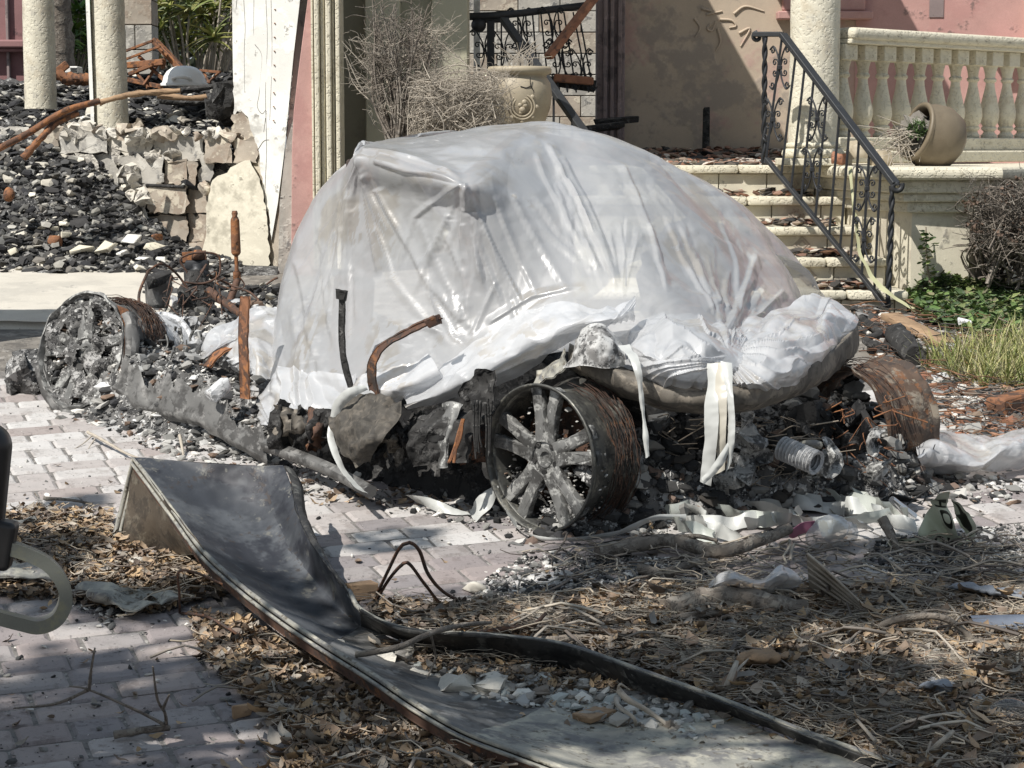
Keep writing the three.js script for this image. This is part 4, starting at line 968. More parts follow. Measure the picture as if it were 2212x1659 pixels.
// creases: [polyline, half width (sheet px), height (m), sharpness]
const creases = [
  [[[1178, 300], [1240, 430], [1300, 560], [1345, 650]], 13, .032, 1.2], [[[1150, 330], [1222, 480], [1290, 620]], 9, .02, 1.2], [[[1215, 330], [1270, 440], [1330, 590]], 8, .016, 1.2],
  [[[772, 328], [900, 355], [1003, 385]], 12, .035, 1], [[[772, 328], [800, 460], [815, 600]], 14, .03, 1], [[[810, 350], [880, 372], [1000, 392]], 7, .02, 1], [[[780, 335], [730, 450], [640, 600]], 9, .014, 1],
  [[[1003, 390], [1018, 500], [1050, 640]], 10, .03, 1], [[[1003, 390], [1060, 520], [1140, 680]], 8, .014, 1], [[[1003, 390], [900, 470], [860, 600]], 9, .02, 1], [[[820, 400], [850, 470], [930, 620], [1020, 720]], 12, .02, 1],
  [[[905, 470], [960, 600], [1010, 700]], 9, .013, 1], [[[815, 480], [850, 600], [930, 700], [1010, 770]], 12, .02, 1], [[[640, 560], [660, 700], [700, 830]], 16, .016, 1], [[[690, 480], [700, 620], [720, 760]], 12, .012, 1],
  [[[1345, 350], [1400, 480], [1450, 620]], 7, .010, 1.3], [[[1400, 480], [1420, 560], [1440, 640]], 6, .010, 1.3], [[[1560, 470], [1590, 560], [1600, 700]], 12, .018, 1], [[[1640, 540], [1600, 640], [1560, 730]], 14, .028, 1], [[[1700, 620], [1640, 680], [1570, 735]], 12, .022, 1],
  [[[1500, 560], [1540, 640], [1560, 720]], 10, .014, 1], [[[1050, 700], [1150, 640], [1260, 620]], 10, .016, 1], [[[880, 700], [960, 720], [1060, 790]], 9, .014, 1], [[[600, 900], [640, 840], [740, 800]], 9, .02, 1], [[[620, 930], [690, 870], [760, 830]], 8, .018, 1],
  [[[1100, 420], [1180, 560], [1230, 640]], 7, .010, 1], [[[1060, 420], [1120, 560], [1160, 640]], 7, .010, 1], [[[960, 500], [1000, 600], [1010, 690]], 6, .010, 1],
];
for (const [from, ends, n] of [[[772, 328], [[600, 880], [770, 860]], 12], [[772, 328], [[800, 560], [960, 640]], 6], [[1003, 388], [[860, 640], [1150, 760]], 16], [[1180, 300], [[1240, 640], [1370, 660]], 9], [[1572, 735], [[1400, 430], [1740, 640]], 16], [[1345, 655], [[1060, 420], [1440, 400]], 12], [[1000, 760], [[830, 520], [1100, 560]], 7], [[640, 900], [[610, 600], [760, 640]], 7]])
  for (let k = 0; k < n; k++) {
    const t = (k + rr(.1, .9)) / n, e = [lerp(ends[0][0], ends[1][0], t), lerp(ends[0][1], ends[1][1], t)], f0 = rr(.02, .35), f1 = rr(.55, 1);
    const a = [lerp(from[0], e[0], f0), lerp(from[1], e[1], f0)], b = [lerp(from[0], e[0], f1), lerp(from[1], e[1], f1)], m = [(a[0] + b[0]) / 2 + rr(-9, 9), (a[1] + b[1]) / 2 + rr(-9, 9)];
    creases.push([[a, m, b], rr(4.5, 8), rr(.004, .011), 1]);
  }
creases.forEach((c) => { if (c[0].length > 3 || c[1] > 8) { c[1] *= .72; c[2] *= .62; } });
function filmDisp(u, v, p, amp = 1) {
  const px = toPx(p);
  let d = 0;
  for (const [line, w, h, sh] of creases) {
    const total = line.length - 1;
    let best = 0;
    for (let i = 0; i < total; i++) {
      const [dist, k, side] = seg(px, line[i], line[i + 1]);
      if (dist < w * 2.4) {
        const along = (i + k) / total, end = smooth(0, .06, along) * smooth(0, .18, 1 - along);
        const q = dist / w, prof = (side > 0) === (line[0][0] % 2 < 1) ? Math.max(0, 1 - q * 1.5) : Math.max(0, 1 - q * .45);
        const val = .85 * h * prof * end;
        if (Math.abs(val) > Math.abs(best)) best = val;
      }
    }
    d += best;
  }
  return d + amp * (.010 * facets(p, 2.8, 1) + .006 * facets(p, 7, 5) + .0026 * facets(p, 17, 8) + .012 * n3(p.x * 1.3, p.y * .9, p.z * 1.3));
}
{
  // columns run round the car from its hidden far side past the left end and the near side to the boot
  const cols = [
    [[1010, 290, 9.7], [850, 330, 9.8], [760, 480, 9.9], [720, 620, 9.9], [720, 760, 9.8]],
    [[900, 302, 9.25], [745, 390, 9.35], [680, 520, 9.3], [660, 660, 9.3], [650, 800, 9.2]],
    [[782, 322, 8.5], [690, 430, 8.72], [628, 560, 8.8], [597, 690, 8.75], [584, 850, 8.6]],
    [[772, 324, 8.2], [735, 430, 8.36], [688, 560, 8.45], [640, 720, 8.4], [590, 915, 8.18]],
    [[776, 326, 8.18], [790, 420, 8.2], [770, 560, 8.2], [730, 740, 8.1], [655, 950, 7.95]],
    [[880, 352, 8.0], [878, 430, 8.02], [868, 560, 8.0], [840, 730, 7.9], [760, 850, 7.85]],
    [[1003, 380, 7.78], [1010, 460, 7.78], [1015, 570, 7.76], [1000, 720, 7.7], [900, 850, 7.6]],
    [[1080, 345, 8.02], [1110, 460, 7.85], [1130, 580, 7.74], [1140, 700, 7.62], [1040, 820, 7.5]],
    [[1170, 296, 8.45], [1235, 430, 8.1], [1290, 560, 7.8], [1330, 680, 7.5], [1220, 760, 7.36]],
    [[1290, 300, 8.55], [1340, 420, 8.2], [1390, 550, 7.85], [1420, 670, 7.5], [1380, 800, 7.25]],
    [[1395, 335, 8.65], [1440, 450, 8.3], [1480, 580, 7.95], [1510, 700, 7.5], [1500, 820, 7.15]],
    [[1500, 390, 8.75], [1545, 500, 8.4], [1575, 620, 8.05], [1590, 730, 7.6], [1610, 820, 7.2]],
    [[1600, 462, 8.85], [1640, 550, 8.6], [1670, 650, 8.3], [1690, 740, 7.9], [1720, 790, 7.5]],
    [[1680, 550, 8.95], [1715, 610, 8.8], [1735, 680, 8.6], [1770, 740, 8.3], [1800, 770, 8.0]],
    [[1700, 580, 9.3], [1730, 640, 9.3], [1745, 700, 9.2], [1770, 750, 9.0], [1800, 780, 8.8]],
  ];
  const rows = [];
  // the roof's far side first, then the crown
  const far = cols.map((c) => { const q = AT(c[0]); return V(q.x + .45, Math.max(.35, q.y - .55), q.z - .9); });
  const mid = cols.map((c) => { const q = AT(c[0]); return V(q.x + .22, q.y - .12, q.z - .5); });
  rows.push(far, mid);
  const crown = [[1010, 290, 9.7], [940, 296, 9.3], [830, 310, 8.95], [800, 316, 8.6], [850, 304, 8.75], [920, 296, 8.75], [1010, 284, 8.7], [1090, 276, 8.75], [1180, 276, 8.85], [1295, 296, 8.8], [1398, 333, 8.8], [1502, 388, 8.85], [1602, 460, 8.95], [1682, 548, 9.05], [1705, 578, 9.4]];
  rows.push(crown);
  for (let k = 0; k < 5; k++) rows.push(cols.map((c) => c[k]));
  mesh('drape', [sheet(rows, 430, 330, (u, v, p) => filmDisp(u, v, p))], M.film, sheetThing);
  const crinkle = (s, a, f) => (u, v, p) => a * (1.15 * facets(p, f * .95, s) + .5 * facets(p, f * 2.3, s + 4) + .14 * facets(p, f * 7, s + 7));
  const fan = (cx, cy, k, a, base, s0) => (u, v, p) => { const q = toPx(p), dx = q[0] - cx, dy = q[1] - cy, an = Math.atan2(dy, dx), r = Math.hypot(dx, dy), w = an * k + 1.6 * n3(an * 1.7, s0, 2) + .5 * n3(r * .012, an, s0), t = w - Math.floor(w); return base(u, v, p) + a * (Math.abs(2 * t - 1) - .5) * smooth(8, 60, r) * (1 - .5 * smooth(90, 230, r)) * (.5 + .5 * n3(Math.floor(w) * 3.7, s0, 1)); };
  // skirt that gathers at the left foot
  mesh('gathered_hem', [sheet([[[560, 880, 8.35], [600, 800, 8.3], [680, 810, 8.1], [760, 800, 7.85]], [[575, 925, 8.2], [620, 880, 8.05], [690, 860, 7.9], [765, 835, 7.75]], [[590, 925, 8.12], [650, 930, 7.88], [715, 905, 7.76], [772, 870, 7.7]], [[610, 935, 8.1], [665, 955, 7.88], [722, 930, 7.78], [770, 890, 7.74]]], 130, 100, fan(640, 960, 3.2, .04, crinkle(3, .03, 4), 1))], M.filmThick, sheetThing);
  mesh('loose_flap', [sheet([[[425, 785, 8.9], [452, 730, 8.95], [520, 690, 9.0], [600, 670, 9.0]], [[440, 775, 8.75], [490, 735, 8.75], [550, 715, 8.75], [610, 720, 8.75]], [[470, 760, 8.75], [520, 740, 8.7], [560, 750, 8.6], [615, 780, 8.6]], [[535, 800, 8.6], [545, 830, 8.55], [570, 850, 8.45], [620, 830, 8.5]]], 60, 50, crinkle(9, .035, 5))], M.filmThick, sheetThing);
  // rolled fold that crosses from the wheel arch down to the left
  mesh('rolled_fold', [sheet([[[870, 858, 7.62], [960, 790, 7.55], [1080, 700, 7.5], [1200, 655, 7.42], [1310, 662, 7.36], [1372, 640, 7.4]], [[876, 866, 7.5], [990, 800, 7.4], [1110, 725, 7.33], [1230, 685, 7.25], [1330, 680, 7.25], [1374, 660, 7.35]], [[872, 880, 7.46], [1000, 835, 7.36], [1120, 770, 7.28], [1240, 715, 7.22], [1320, 696, 7.24], [1372, 680, 7.36]], [[880, 884, 7.52], [1000, 862, 7.46], [1130, 810, 7.4], [1240, 740, 7.35], [1320, 706, 7.36], [1370, 690, 7.42]]], 190, 80, fan(1400, 610, 5.5, .02, crinkle(5, .014, 5), 4))], M.filmThick, sheetThing);
  mesh('rolled_fold', [sheet([[[740, 850, 7.72], [800, 810, 7.66], [860, 800, 7.6], [930, 770, 7.55]], [[760, 880, 7.66], [820, 850, 7.55], [880, 830, 7.48], [950, 800, 7.46]], [[790, 860, 7.66], [850, 870, 7.58], [890, 850, 7.54], [960, 830, 7.5]]], 60, 40, crinkle(15, .03, 6))], M.filmThick, sheetThing);
  // two bundles knotted over the boot lid
  mesh('bundle', [sheet([[[1358, 745, 7.35], [1385, 700, 7.5], [1450, 690, 7.6], [1540, 705, 7.6], [1605, 740, 7.5]], [[1352, 760, 7.2], [1395, 715, 7.2], [1460, 705, 7.2], [1540, 725, 7.2], [1605, 765, 7.2]], [[1372, 790, 7.1], [1400, 765, 6.98], [1460, 760, 6.95], [1540, 775, 6.98], [1602, 790, 7.1]], [[1400, 820, 7.1], [1420, 818, 6.97], [1470, 822, 6.93], [1530, 822, 6.97], [1590, 806, 7.1]], [[1420, 838, 7.2], [1440, 842, 7.12], [1480, 848, 7.1], [1530, 842, 7.12], [1570, 815, 7.2]]], 170, 140, fan(1585, 770, 3.0, .04, crinkle(21, .026, 5), 2))], M.filmThick, sheetThing);
  mesh('bundle', [sheet([[[1560, 735, 7.55], [1620, 690, 7.8], [1700, 655, 8.05], [1770, 648, 8.2], [1838, 690, 8.25]], [[1565, 760, 7.35], [1630, 715, 7.5], [1710, 680, 7.75], [1790, 672, 7.95], [1845, 705, 8.1]], [[1575, 800, 7.1], [1640, 770, 7.12], [1720, 735, 7.38], [1790, 715, 7.7], [1842, 715, 8.0]], [[1590, 830, 7.02], [1650, 825, 6.98], [1725, 795, 7.2], [1785, 755, 7.55], [1825, 735, 7.9]], [[1610, 842, 7.1], [1660, 848, 7.05], [1725, 825, 7.25], [1780, 785, 7.55], [1815, 760, 7.85]]], 180, 140, fan(1565, 765, 3.4, .03, crinkle(33, .024, 3.6), 3))], M.filmThick, sheetThing);
  mesh('loose_flap', [sheet([[[1768, 690, 7.95], [1790, 655, 8.0], [1815, 668, 8.0], [1836, 690, 8.05]], [[1748, 730, 7.7], [1775, 700, 7.7], [1800, 705, 7.75], [1830, 715, 7.9]], [[1740, 780, 7.45], [1765, 750, 7.5], [1790, 750, 7.58], [1815, 745, 7.75]]], 40, 40, crinkle(41, .03, 6))], M.filmThick, sheetThing);
}
{
  const crinkle = (s, a, f) => (u, v, p) => a * (.8 * facets(p, f * 1.5, s) + .5 * facets(p, f * 3.4, s + 4) + .2 * facets(p, f * 8, s + 7));
  solo('ground_plastic', [sheet([[[1975, 960, .14], [2010, 945, .1], [2100, 945, .07], [2180, 930, .1], [2300, 900, .05]], [[1985, 985, .16], [2030, 955, .17], [2110, 965, .12], [2190, 950, .14], [2300, 925, .08]], [[1990, 1005, .09], [2040, 1000, .1], [2110, 1005, .08], [2190, 985, .09], [2300, 960, .05]], [[1995, 1010, .01], [2060, 1026, .01], [2130, 1030, .01], [2200, 1012, .01], [2300, 990, .01]]], 150, 90, crinkle(61, .045, 2.4))], M.filmThick, 'pale crumpled plastic lying on the ground right of the rear wheel', 'plastic sheet');
  solo('plastic_bag', [sheet([[[1526, 1260, .05], [1575, 1234, .12], [1640, 1246, .1], [1690, 1220, .14], [1724, 1244, .08]], [[1530, 1268, .06], [1588, 1252, .12], [1640, 1262, .1], [1690, 1244, .13], [1724, 1256, .07]], [[1534, 1280, .03], [1590, 1290, .025], [1640, 1294, .02], [1690, 1284, .03], [1722, 1274, .03]]], 70, 40, crinkle(71, .022, 6))], M.filmThick, 'crumpled milky plastic bag on the leaf litter', 'plastic bag');
}

// ---------------------------------------------------------------- loose stuff: instanced pieces
function chipGeo(flat = .5, s = 0) {
  const g = new THREE.IcosahedronGeometry(1, 0).toNonIndexed(), p = g.attributes.position;
  for (let i = 0; i < p.count; i++) {
    const x = p.getX(i), y = p.getY(i), z = p.getZ(i), k = 1 + .45 * n3(x * 1.3 + s * 5, y * 1.3, z * 1.3 + s);
    p.setXYZ(i, x * k, y * k * flat, z * k);
  }
  g.computeVertexNormals();
  return g;
}
function leafGeo(curl, w, s) {
  const pos = [], idx = [], n = 6;
  for (let i = 0; i <= n; i++) {
    const t = i / n, x = t - .5, hw = w * Math.sin(Math.PI * Math.pow(t, .8)) + .004, y = curl * (Math.pow(2 * t - 1, 2)) + .05 * Math.sin(t * 9 + s);
    pos.push(x, y + .7 * hw * Math.abs(curl) * 2 + .03, -hw, x, y, 0, x, y + .9 * hw * Math.abs(curl) * 2, hw);
  }
  for (let i = 0; i < n; i++) for (let k = 0; k < 2; k++) { const a = i * 3 + k; idx.push(a, a + 1, a + 3, a + 1, a + 4, a + 3); }
  const g = new THREE.BufferGeometry();
  g.setAttribute('position', new THREE.Float32BufferAttribute(pos, 3)); g.setIndex(idx); g.computeVertexNormals();
  return g;
}
function stickGeo(s) {
  const pts = [];
  for (let i = 0; i <= 5; i++) pts.push(V((i / 5 - .5), .09 * n3(i * .7, s, 1), .2 * n3(i * .6, s, 7)));
  return tube(pts, .014, 8, 4, .006);
}
const plain = (c, rough = .9, extra = {}) => new THREE.MeshStandardMaterial({ color: new THREE.Color().setRGB(...c), roughness: rough, side: THREE.DoubleSide, ...extra });
const chipMat = plain([1, 1, 1], .95), leafMat = plain([1, 1, 1], .75);
function scatter(name, label, category, g, mat, items, group, parent) {
  const m = new THREE.InstancedMesh(g, mat, items.length), M4 = new THREE.Matrix4(), c = new THREE.Color();
  items.forEach((it, i) => {
    M4.compose(it.p, new THREE.Quaternion().setFromEuler(new THREE.Euler(it.r[0], it.r[1], it.r[2], 'YXZ')), it.s);
    m.setMatrixAt(i, M4);
    m.setColorAt(i, c.setRGB(...it.c));
  });
  m.name = parent ? name : numbered(name);
  m.castShadow = m.receiveShadow = true;
  (parent || scene).add(m);
  return tag(m, label, category, group, 'stuff');
}
// places spread evenly over a photo outline, on the ground
function spread(poly, n, h = 0, dens) {
  const xs = poly.map((p) => p[0]), ys = poly.map((p) => p[1]), out = [];
  const x0 = Math.min(...xs), x1 = Math.max(...xs), y0 = Math.min(...ys), y1 = Math.max(...ys);
  let guard = 0;
  while (out.length < n && guard++ < n * 30) {
    const x = rr(x0, x1), y = rr(y0, y1);
    if (!inPoly(x, y, poly)) continue;
    if (dens && rnd() > dens(x, y)) continue;
    out.push(G(x, y, h === 0 ? 0 : rr(0, h)));
  }
  return out;
}
const ASH = [[.02, .02, .02], [.03, .03, .032], [.05, .05, .05], [.09, .09, .088], [.15, .148, .14], [.24, .235, .22], [.42, .41, .385], [.6, .58, .54], [.16, .11, .08]];
const RUB = [[.02, .02, .021], [.028, .027, .027], [.035, .034, .034], [.055, .053, .05], [.018, .018, .02], [.022, .022, .024], [.03, .03, .03], [.045, .045, .046], [.075, .075, .075], [.12, .118, .11], [.3, .29, .26], [.52, .49, .42]];
const shade = (c, k = .3) => { const f = 1 + rr(-k, k); return c.map((x) => x * f); };
const chips = (pts, s0, s1, pal, lift = .3) => pts.map((p) => { const s = s0 * Math.pow(s1 / s0, Math.pow(rnd(), 3.2)); return { p: p.clone().add(V(0, s * lift, 0)), s: V(s * rr(.7, 1.7), s * rr(.35, 1), s * rr(.6, 1.2)), r: [rr(-.5, .5), rr(0, 6.28), rr(-.5, .5)], c: shade(pick(pal)) }; });

// ---------------------------------------------------------------- rubble heaps by the ruined wall
{
  const DW = (x) => 13.48 + Math.max(-.1, (-1.53 - x) / 2.05 * 1.15);
  const hf = (x, D) => -.05 + smooth(13.05, 13.4, D) * .06 + .82 * smooth(-1.95, -3.5, x + .2 * n3(x, D, 2)) * smooth(13.2, DW(x) + .1, D) + smooth(-1.7, -2.1, x) * (.06 * n3(x * 1.8, D * 1.8, 3) + .03 * n3(x * 6, D * 6, 3) + .04);
  const heap = heapGrid([[-7, 13.0], [-1.5, 13.0], [-1.5, 14.6], [-7, 16.0]], 150, 70, (u, v, x, D) => hf(x, D));
  solo('rubble_heap', [heap], tint(M.ash, [.6, .6, .6]), 'heap of black and white burnt rubble left of the broken wall', 'rubble', null, 'stuff');
  const pts = [];
  for (let i = 0; i < 26000; i++) { const x = rr(-4.6, -1.75), D = rr(13.05, 15.2); if (D > DW(x) + .05) continue; pts.push(V(x, gy(D) + Math.max(0, hf(x, D)), -D)); }
  scatter('rubble', 'loose chips of charcoal and plaster over the heap left of the wall', 'rubble', chipGeo(.55, 1), chipMat, chips(pts, .006, .05, [...RUB, [.1, .1, .097], [.17, .165, .155], [.14, .13, .115]]));
  // behind the wall, at its upper level
  const top = (x, D) => { const t = D - DW(x) - .1; return lerp(1.0, 1.38, smooth(-.1, .15, t)) + .46 * smooth(.1, 2.4, t) + .07 * n3(x * 1.6, D * 1.6, 6) + .03 * n3(x * 5, D * 5, 6); };
  const up = heapGrid([[-7, 16.6], [-1.5, 13.55], [-1.2, 17.8], [-8, 19.5]], 150, 80, (u, v, x, D) => top(x, D) - gy(D));
  solo('rubble_heap', [up], tint(M.ash, [.6, .6, .6]), 'upper bed of charred rubble behind the broken wall and around the columns', 'rubble', null, 'stuff');
  const p2 = [];
  for (let i = 0; i < 26000; i++) { const x = rr(-5, -1.6), D = rr(13.5, 17.2); if (D < DW(x)) continue; p2.push(V(x, top(x, D), -D)); }
  scatter('rubble', 'loose charcoal and pale plaster chips behind the broken wall', 'rubble', chipGeo(.5, 2), chipMat, chips(p2, .008, .055, RUB));
  const wh = [];
  for (let i = 0; i < 1500; i++) { const x = rr(-4.4, -2.3), D = rr(13.7, 15.2), k = n3(x * 1.6, D * 1.6, 44); if (k < .15 || D < DW(x)) continue; wh.push(V(x, top(x, D) + .02, -D)); }
  scatter('plaster_crumbs', 'patches of white plaster crumbs on the upper rubble', 'rubble', chipGeo(.6, 3), chipMat, chips(wh, .015, .09, [[.6, .58, .52], [.5, .47, .4], [.36, .33, .28]]));
  // slabs of fallen plaster
  const sl = [[[282, 518], 34, 8], [[330, 530], 40, 7], [[228, 534], 38, 8], [[265, 548], 30, 6], [[118, 556], 22, 14], [[176, 538], 26, 9], [[305, 556], 26, 9], [[60, 512], 40, 4], [[104, 490], 44, 7], [[345, 560], 24, 10], [[136, 508], 24, 12], [[30, 545], 24, 8]];
  sl.forEach(([[x, y], w, h], i) => {
    const D = 13.25 + (560 - y) * .006, c = P(x, y, D), k = 1 / 335;
    const s = roughen(new RoundedBoxGeometry(w * k * rr(.6, 1.1), rr(.015, .03), rr(.08, .16), 2, .006), .03, 9, i);
    s.rotateX(rr(-.1, .5)); s.rotateY(rr(-.6, .6)); s.rotateZ(rr(-.25, .25)); s.translate(c.x, c.y, c.z);
    solo('plaster_slab', [s], i % 3 ? M.stuccoCream : M.stuccoWhite, 'pale broken plaster slab lying on the black rubble left of the wall', 'plaster slab', 'plaster slabs on the rubble heap');
  });
  for (const [x, y, r] of [[120, 525, .05], [340, 510, .03], [20, 420, .035]]) { const k = roughen(new THREE.IcosahedronGeometry(r, 2), r * .5, 9, x); const c = P(x, y, 13.5); k.translate(c.x, c.y, c.z); solo('rust_lump', [k], M.rust, { 120: 'rusty lump of metal low in the black rubble beside a plaster slab', 340: 'rusty lump at the foot of the rubble by the wall', 20: 'small rusty lump higher up the rubble at the left edge' }[x], 'scrap', 'rusty lumps in the rubble'); }
  // columns and pillar that still stand
  const y1 = P(86, 188, 15.5);
  stoneColumn('stone_column', P(87, 180, 15.5).x, 15.5, .118, 1.6, 3.6, M.columnStone, 'round pale stone column nearest the pink building at far left');
  const sc = stoneColumn('stone_column', P(240, 200, 14.6).x, 14.6, .118, 1.45, 3.4, M.columnStone, 'round pale stone column with a split shell on its left side');
  sc.rotation.z = .012;
  const shell = new THREE.CylinderGeometry(.135, .13, 1.95, 24, 1, false, Math.PI * 1.36, Math.PI * .4);
  shell.translate(-.015, .975, .012);
  mesh('shell', [roughen(shell, .006, 12)], M.stuccoWhite, sc);
  const bp = thing('block_pillar', 'square grey block pillar behind the split column', 'pillar');
  const yb = 1.7;
  for (let r = 0; r < 9; r++) mesh('block', [box(P(258, 100, 17).x + .003, P(r % 2 ? 330 : 292, 100, 17).x - .003, yb + r * .2 + .003, yb + (r + 1) * .2 - .003, 17, 17.3, .008), ...(r % 2 ? [] : [box(P(292, 100, 17).x + .003, P(330, 100, 17).x - .003, yb + r * .2 + .003, yb + (r + 1) * .2 - .003, 17, 17.3, .008)])], r % 3 ? M.block : M.tanBlock, bp);
  solo('bare_palm', [tube([P(128, 190, 18), P(125, 80, 18), P(118, -60, 18)], .13, 20, 10, .12, .2)], M.bark, 'scarred palm trunk just right of the leftmost column', 'trunk');
  // rusted roof trusses
  const tr = thing('roof_truss', 'twisted rusty steel roof truss lying on the rubble', 'truss');
  const D = 15.9;
  for (const [a, b, w] of [[[270, 142], [355, 134], .05], [[332, 86], [402, 160], .05], [[272, 110], [330, 88], .02], [[272, 128], [346, 100], .018], [[330, 88], [362, 120], .018], [[355, 130], [352, 145], .03], [[300, 122], [362, 180], .025], [[280, 160], [330, 140], .03], [[276, 172], [350, 188], .035], [[290, 150], [320, 190], .02], [[340, 140], [310, 185], .02], [[432, 152], [476, 156], .02], [[440, 156], [452, 180], .016], [[474, 156], [448, 180], .016]]) mesh('strut', [bar(P(a[0], a[1], D), P(b[0], b[1], D - .15), w, w)], M.rust, tr);
  const t2 = thing('bent_pipe', 'long bent rusty pipe sloping down over the broken wall', 'pipe');
  mesh('pipe', [tube([P(-20, 330, 13.2), P(60, 288, 13.3), P(140, 240, 13.4), P(215, 218, 13.5)], .022, 24, 7)], M.rust, t2);
  solo('rusty_angle', [tube([P(50, 342, 13.25), P(88, 300, 13.3), P(120, 268, 13.4), P(170, 244, 13.45)], .026, 16, 5, .02, .2)], M.rust, 'rusty angle iron fork below the long bent pipe', 'scrap');
  const planks = [[[215, 222], [285, 204], [390, 196]], [[390, 196], [440, 190], [505, 178]], [[340, 206], [420, 212], [504, 200]], [[345, 218], [420, 222], [500, 212]]];
  planks.forEach((l, i) => solo('burnt_plank', [tube(l.map((p) => P(p[0], p[1], 14.2 + i * .1)), .022, 14, 5, .02, .3)], i % 2 ? M.char : M.timber, ['long scorched plank reaching right from the split column', 'dark charred plank ending at the white wall', 'middle burnt plank beside the white wall', 'lowest burnt plank beside the white wall'][i], 'plank'));
  solo('rusty_tangle', [bar(P(120, 158, 16), P(146, 138, 16), .04, .06), tube([P(122, 160, 16), P(150, 170, 16), P(200, 172, 16)], .05, 12, 6, .04, .5)], M.rust, 'rusty tangle beside the leftmost column', 'scrap');
  const bs = thing('washbasin', 'white porcelain basin lying upside down in the rubble', 'basin', null, P(398, 178, 15.2));
  const bg = new THREE.LatheGeometry([[.0, .12], [.05, .118], [.09, .105], [.125, .08], [.148, .045], [.16, 0], [.175, -.01], [.17, -.025]].map(([a, b]) => new THREE.Vector2(a, b)), 36);
  bg.scale(1, 1, .8);
  const porcelain = plain([.82, .82, .8], .25);
  mesh('bowl', [bg], porcelain, bs);
  const tt = new THREE.TorusGeometry(.06, .016, 8, 24); tt.rotateX(1.3); tt.translate(0, .02, .12); mesh('rim', [tt], porcelain, bs);
  const lump = roughen(new THREE.IcosahedronGeometry(.13, 3), .05, 9); lump.translate(...P(492, 222, 13.9).toArray());
  solo('charred_lump', [lump], M.char, 'round charred lump against the white wall', 'scrap');
  const ac = thing('vent_box', 'small white louvred box between the two columns', 'box');
  mesh('case', [box(P(140, 155, 17).x, P(168, 155, 17).x, hy(158, 17), hy(143, 17), 17, 17.2, .01)], M.stuccoWhite, ac);
  mesh('louvre', [0, 1, 2].map((k) => box(P(152, 155, 17).x, P(166, 155, 17).x, hy(155 - k * 3.5, 17), hy(153.5 - k * 3.5, 17), 16.99, 17.01, 0)), M.char, ac);
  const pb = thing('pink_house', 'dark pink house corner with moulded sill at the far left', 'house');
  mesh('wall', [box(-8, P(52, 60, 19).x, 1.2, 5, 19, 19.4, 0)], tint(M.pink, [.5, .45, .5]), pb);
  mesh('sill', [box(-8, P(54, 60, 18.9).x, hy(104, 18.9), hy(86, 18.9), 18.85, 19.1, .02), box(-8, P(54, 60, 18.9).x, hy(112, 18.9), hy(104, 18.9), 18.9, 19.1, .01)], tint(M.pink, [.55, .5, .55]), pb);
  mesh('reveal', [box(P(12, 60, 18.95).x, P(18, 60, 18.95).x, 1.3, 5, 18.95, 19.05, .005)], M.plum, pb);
}
// ---------------------------------------------------------------- vegetation
function strapShrub(name, label, base, n, H, spreadR, col, len, w, upright = .5) {
  const t = thing(name, label, 'shrub');
  const st = [], lv = [];
  for (let k = 0; k < n; k++) {
    const a = rr(0, 6.28), r = spreadR * Math.sqrt(rnd()), tip = V(base.x + r * Math.cos(a), base.y + H * rr(.35, 1) * (1 - .3 * r / spreadR), base.z + .6 * r * Math.sin(a));
    const root = V(lerp(base.x, tip.x, .4), base.y - .1, lerp(base.z, tip.z, .4));
    st.push(tube([root, root.clone().lerp(tip, .6).add(V(rr(-.05, .05), 0, 0)), tip], .015, 8, 4, .01));
    const m = 26;
    for (let i = 0; i < m; i++) lv.push({ p: tip.clone().add(V(0, -.1 * rnd() * i / m, 0)), s: V(len * rr(.6, 1), len * .8, w), r: [rr(-.4, .4), rr(0, 6.28), rr(-.5, 1.2)], c: shade(pick(col), .35) });
  }
  mesh('stem', st, M.paleTwig, t);
  const g = new THREE.BufferGeometry(), pos = [], idx = [];
  for (let i = 0; i <= 4; i++) { const q = i / 4, hw = .5 * (1 - q * q) + .02; pos.push(q, .25 * q - .45 * q * q, -hw, q, .25 * q - .45 * q * q - .03, hw); }
  for (let i = 0; i < 4; i++) idx.push(i * 2, i * 2 + 1, i * 2 + 2, i * 2 + 1, i * 2 + 3, i * 2 + 2);
  g.setAttribute('position', new THREE.Float32BufferAttribute(pos, 3)); g.setIndex(idx); g.computeVertexNormals();
  const f = scatter('foliage', null, null, g, leafGreen, lv, null, t);
  return t;
}
const leafGreen = new THREE.MeshPhysicalMaterial({ name: 'leaf', color: 0xffffff, roughness: .85, transmission: .3, thickness: 0, side: THREE.DoubleSide });
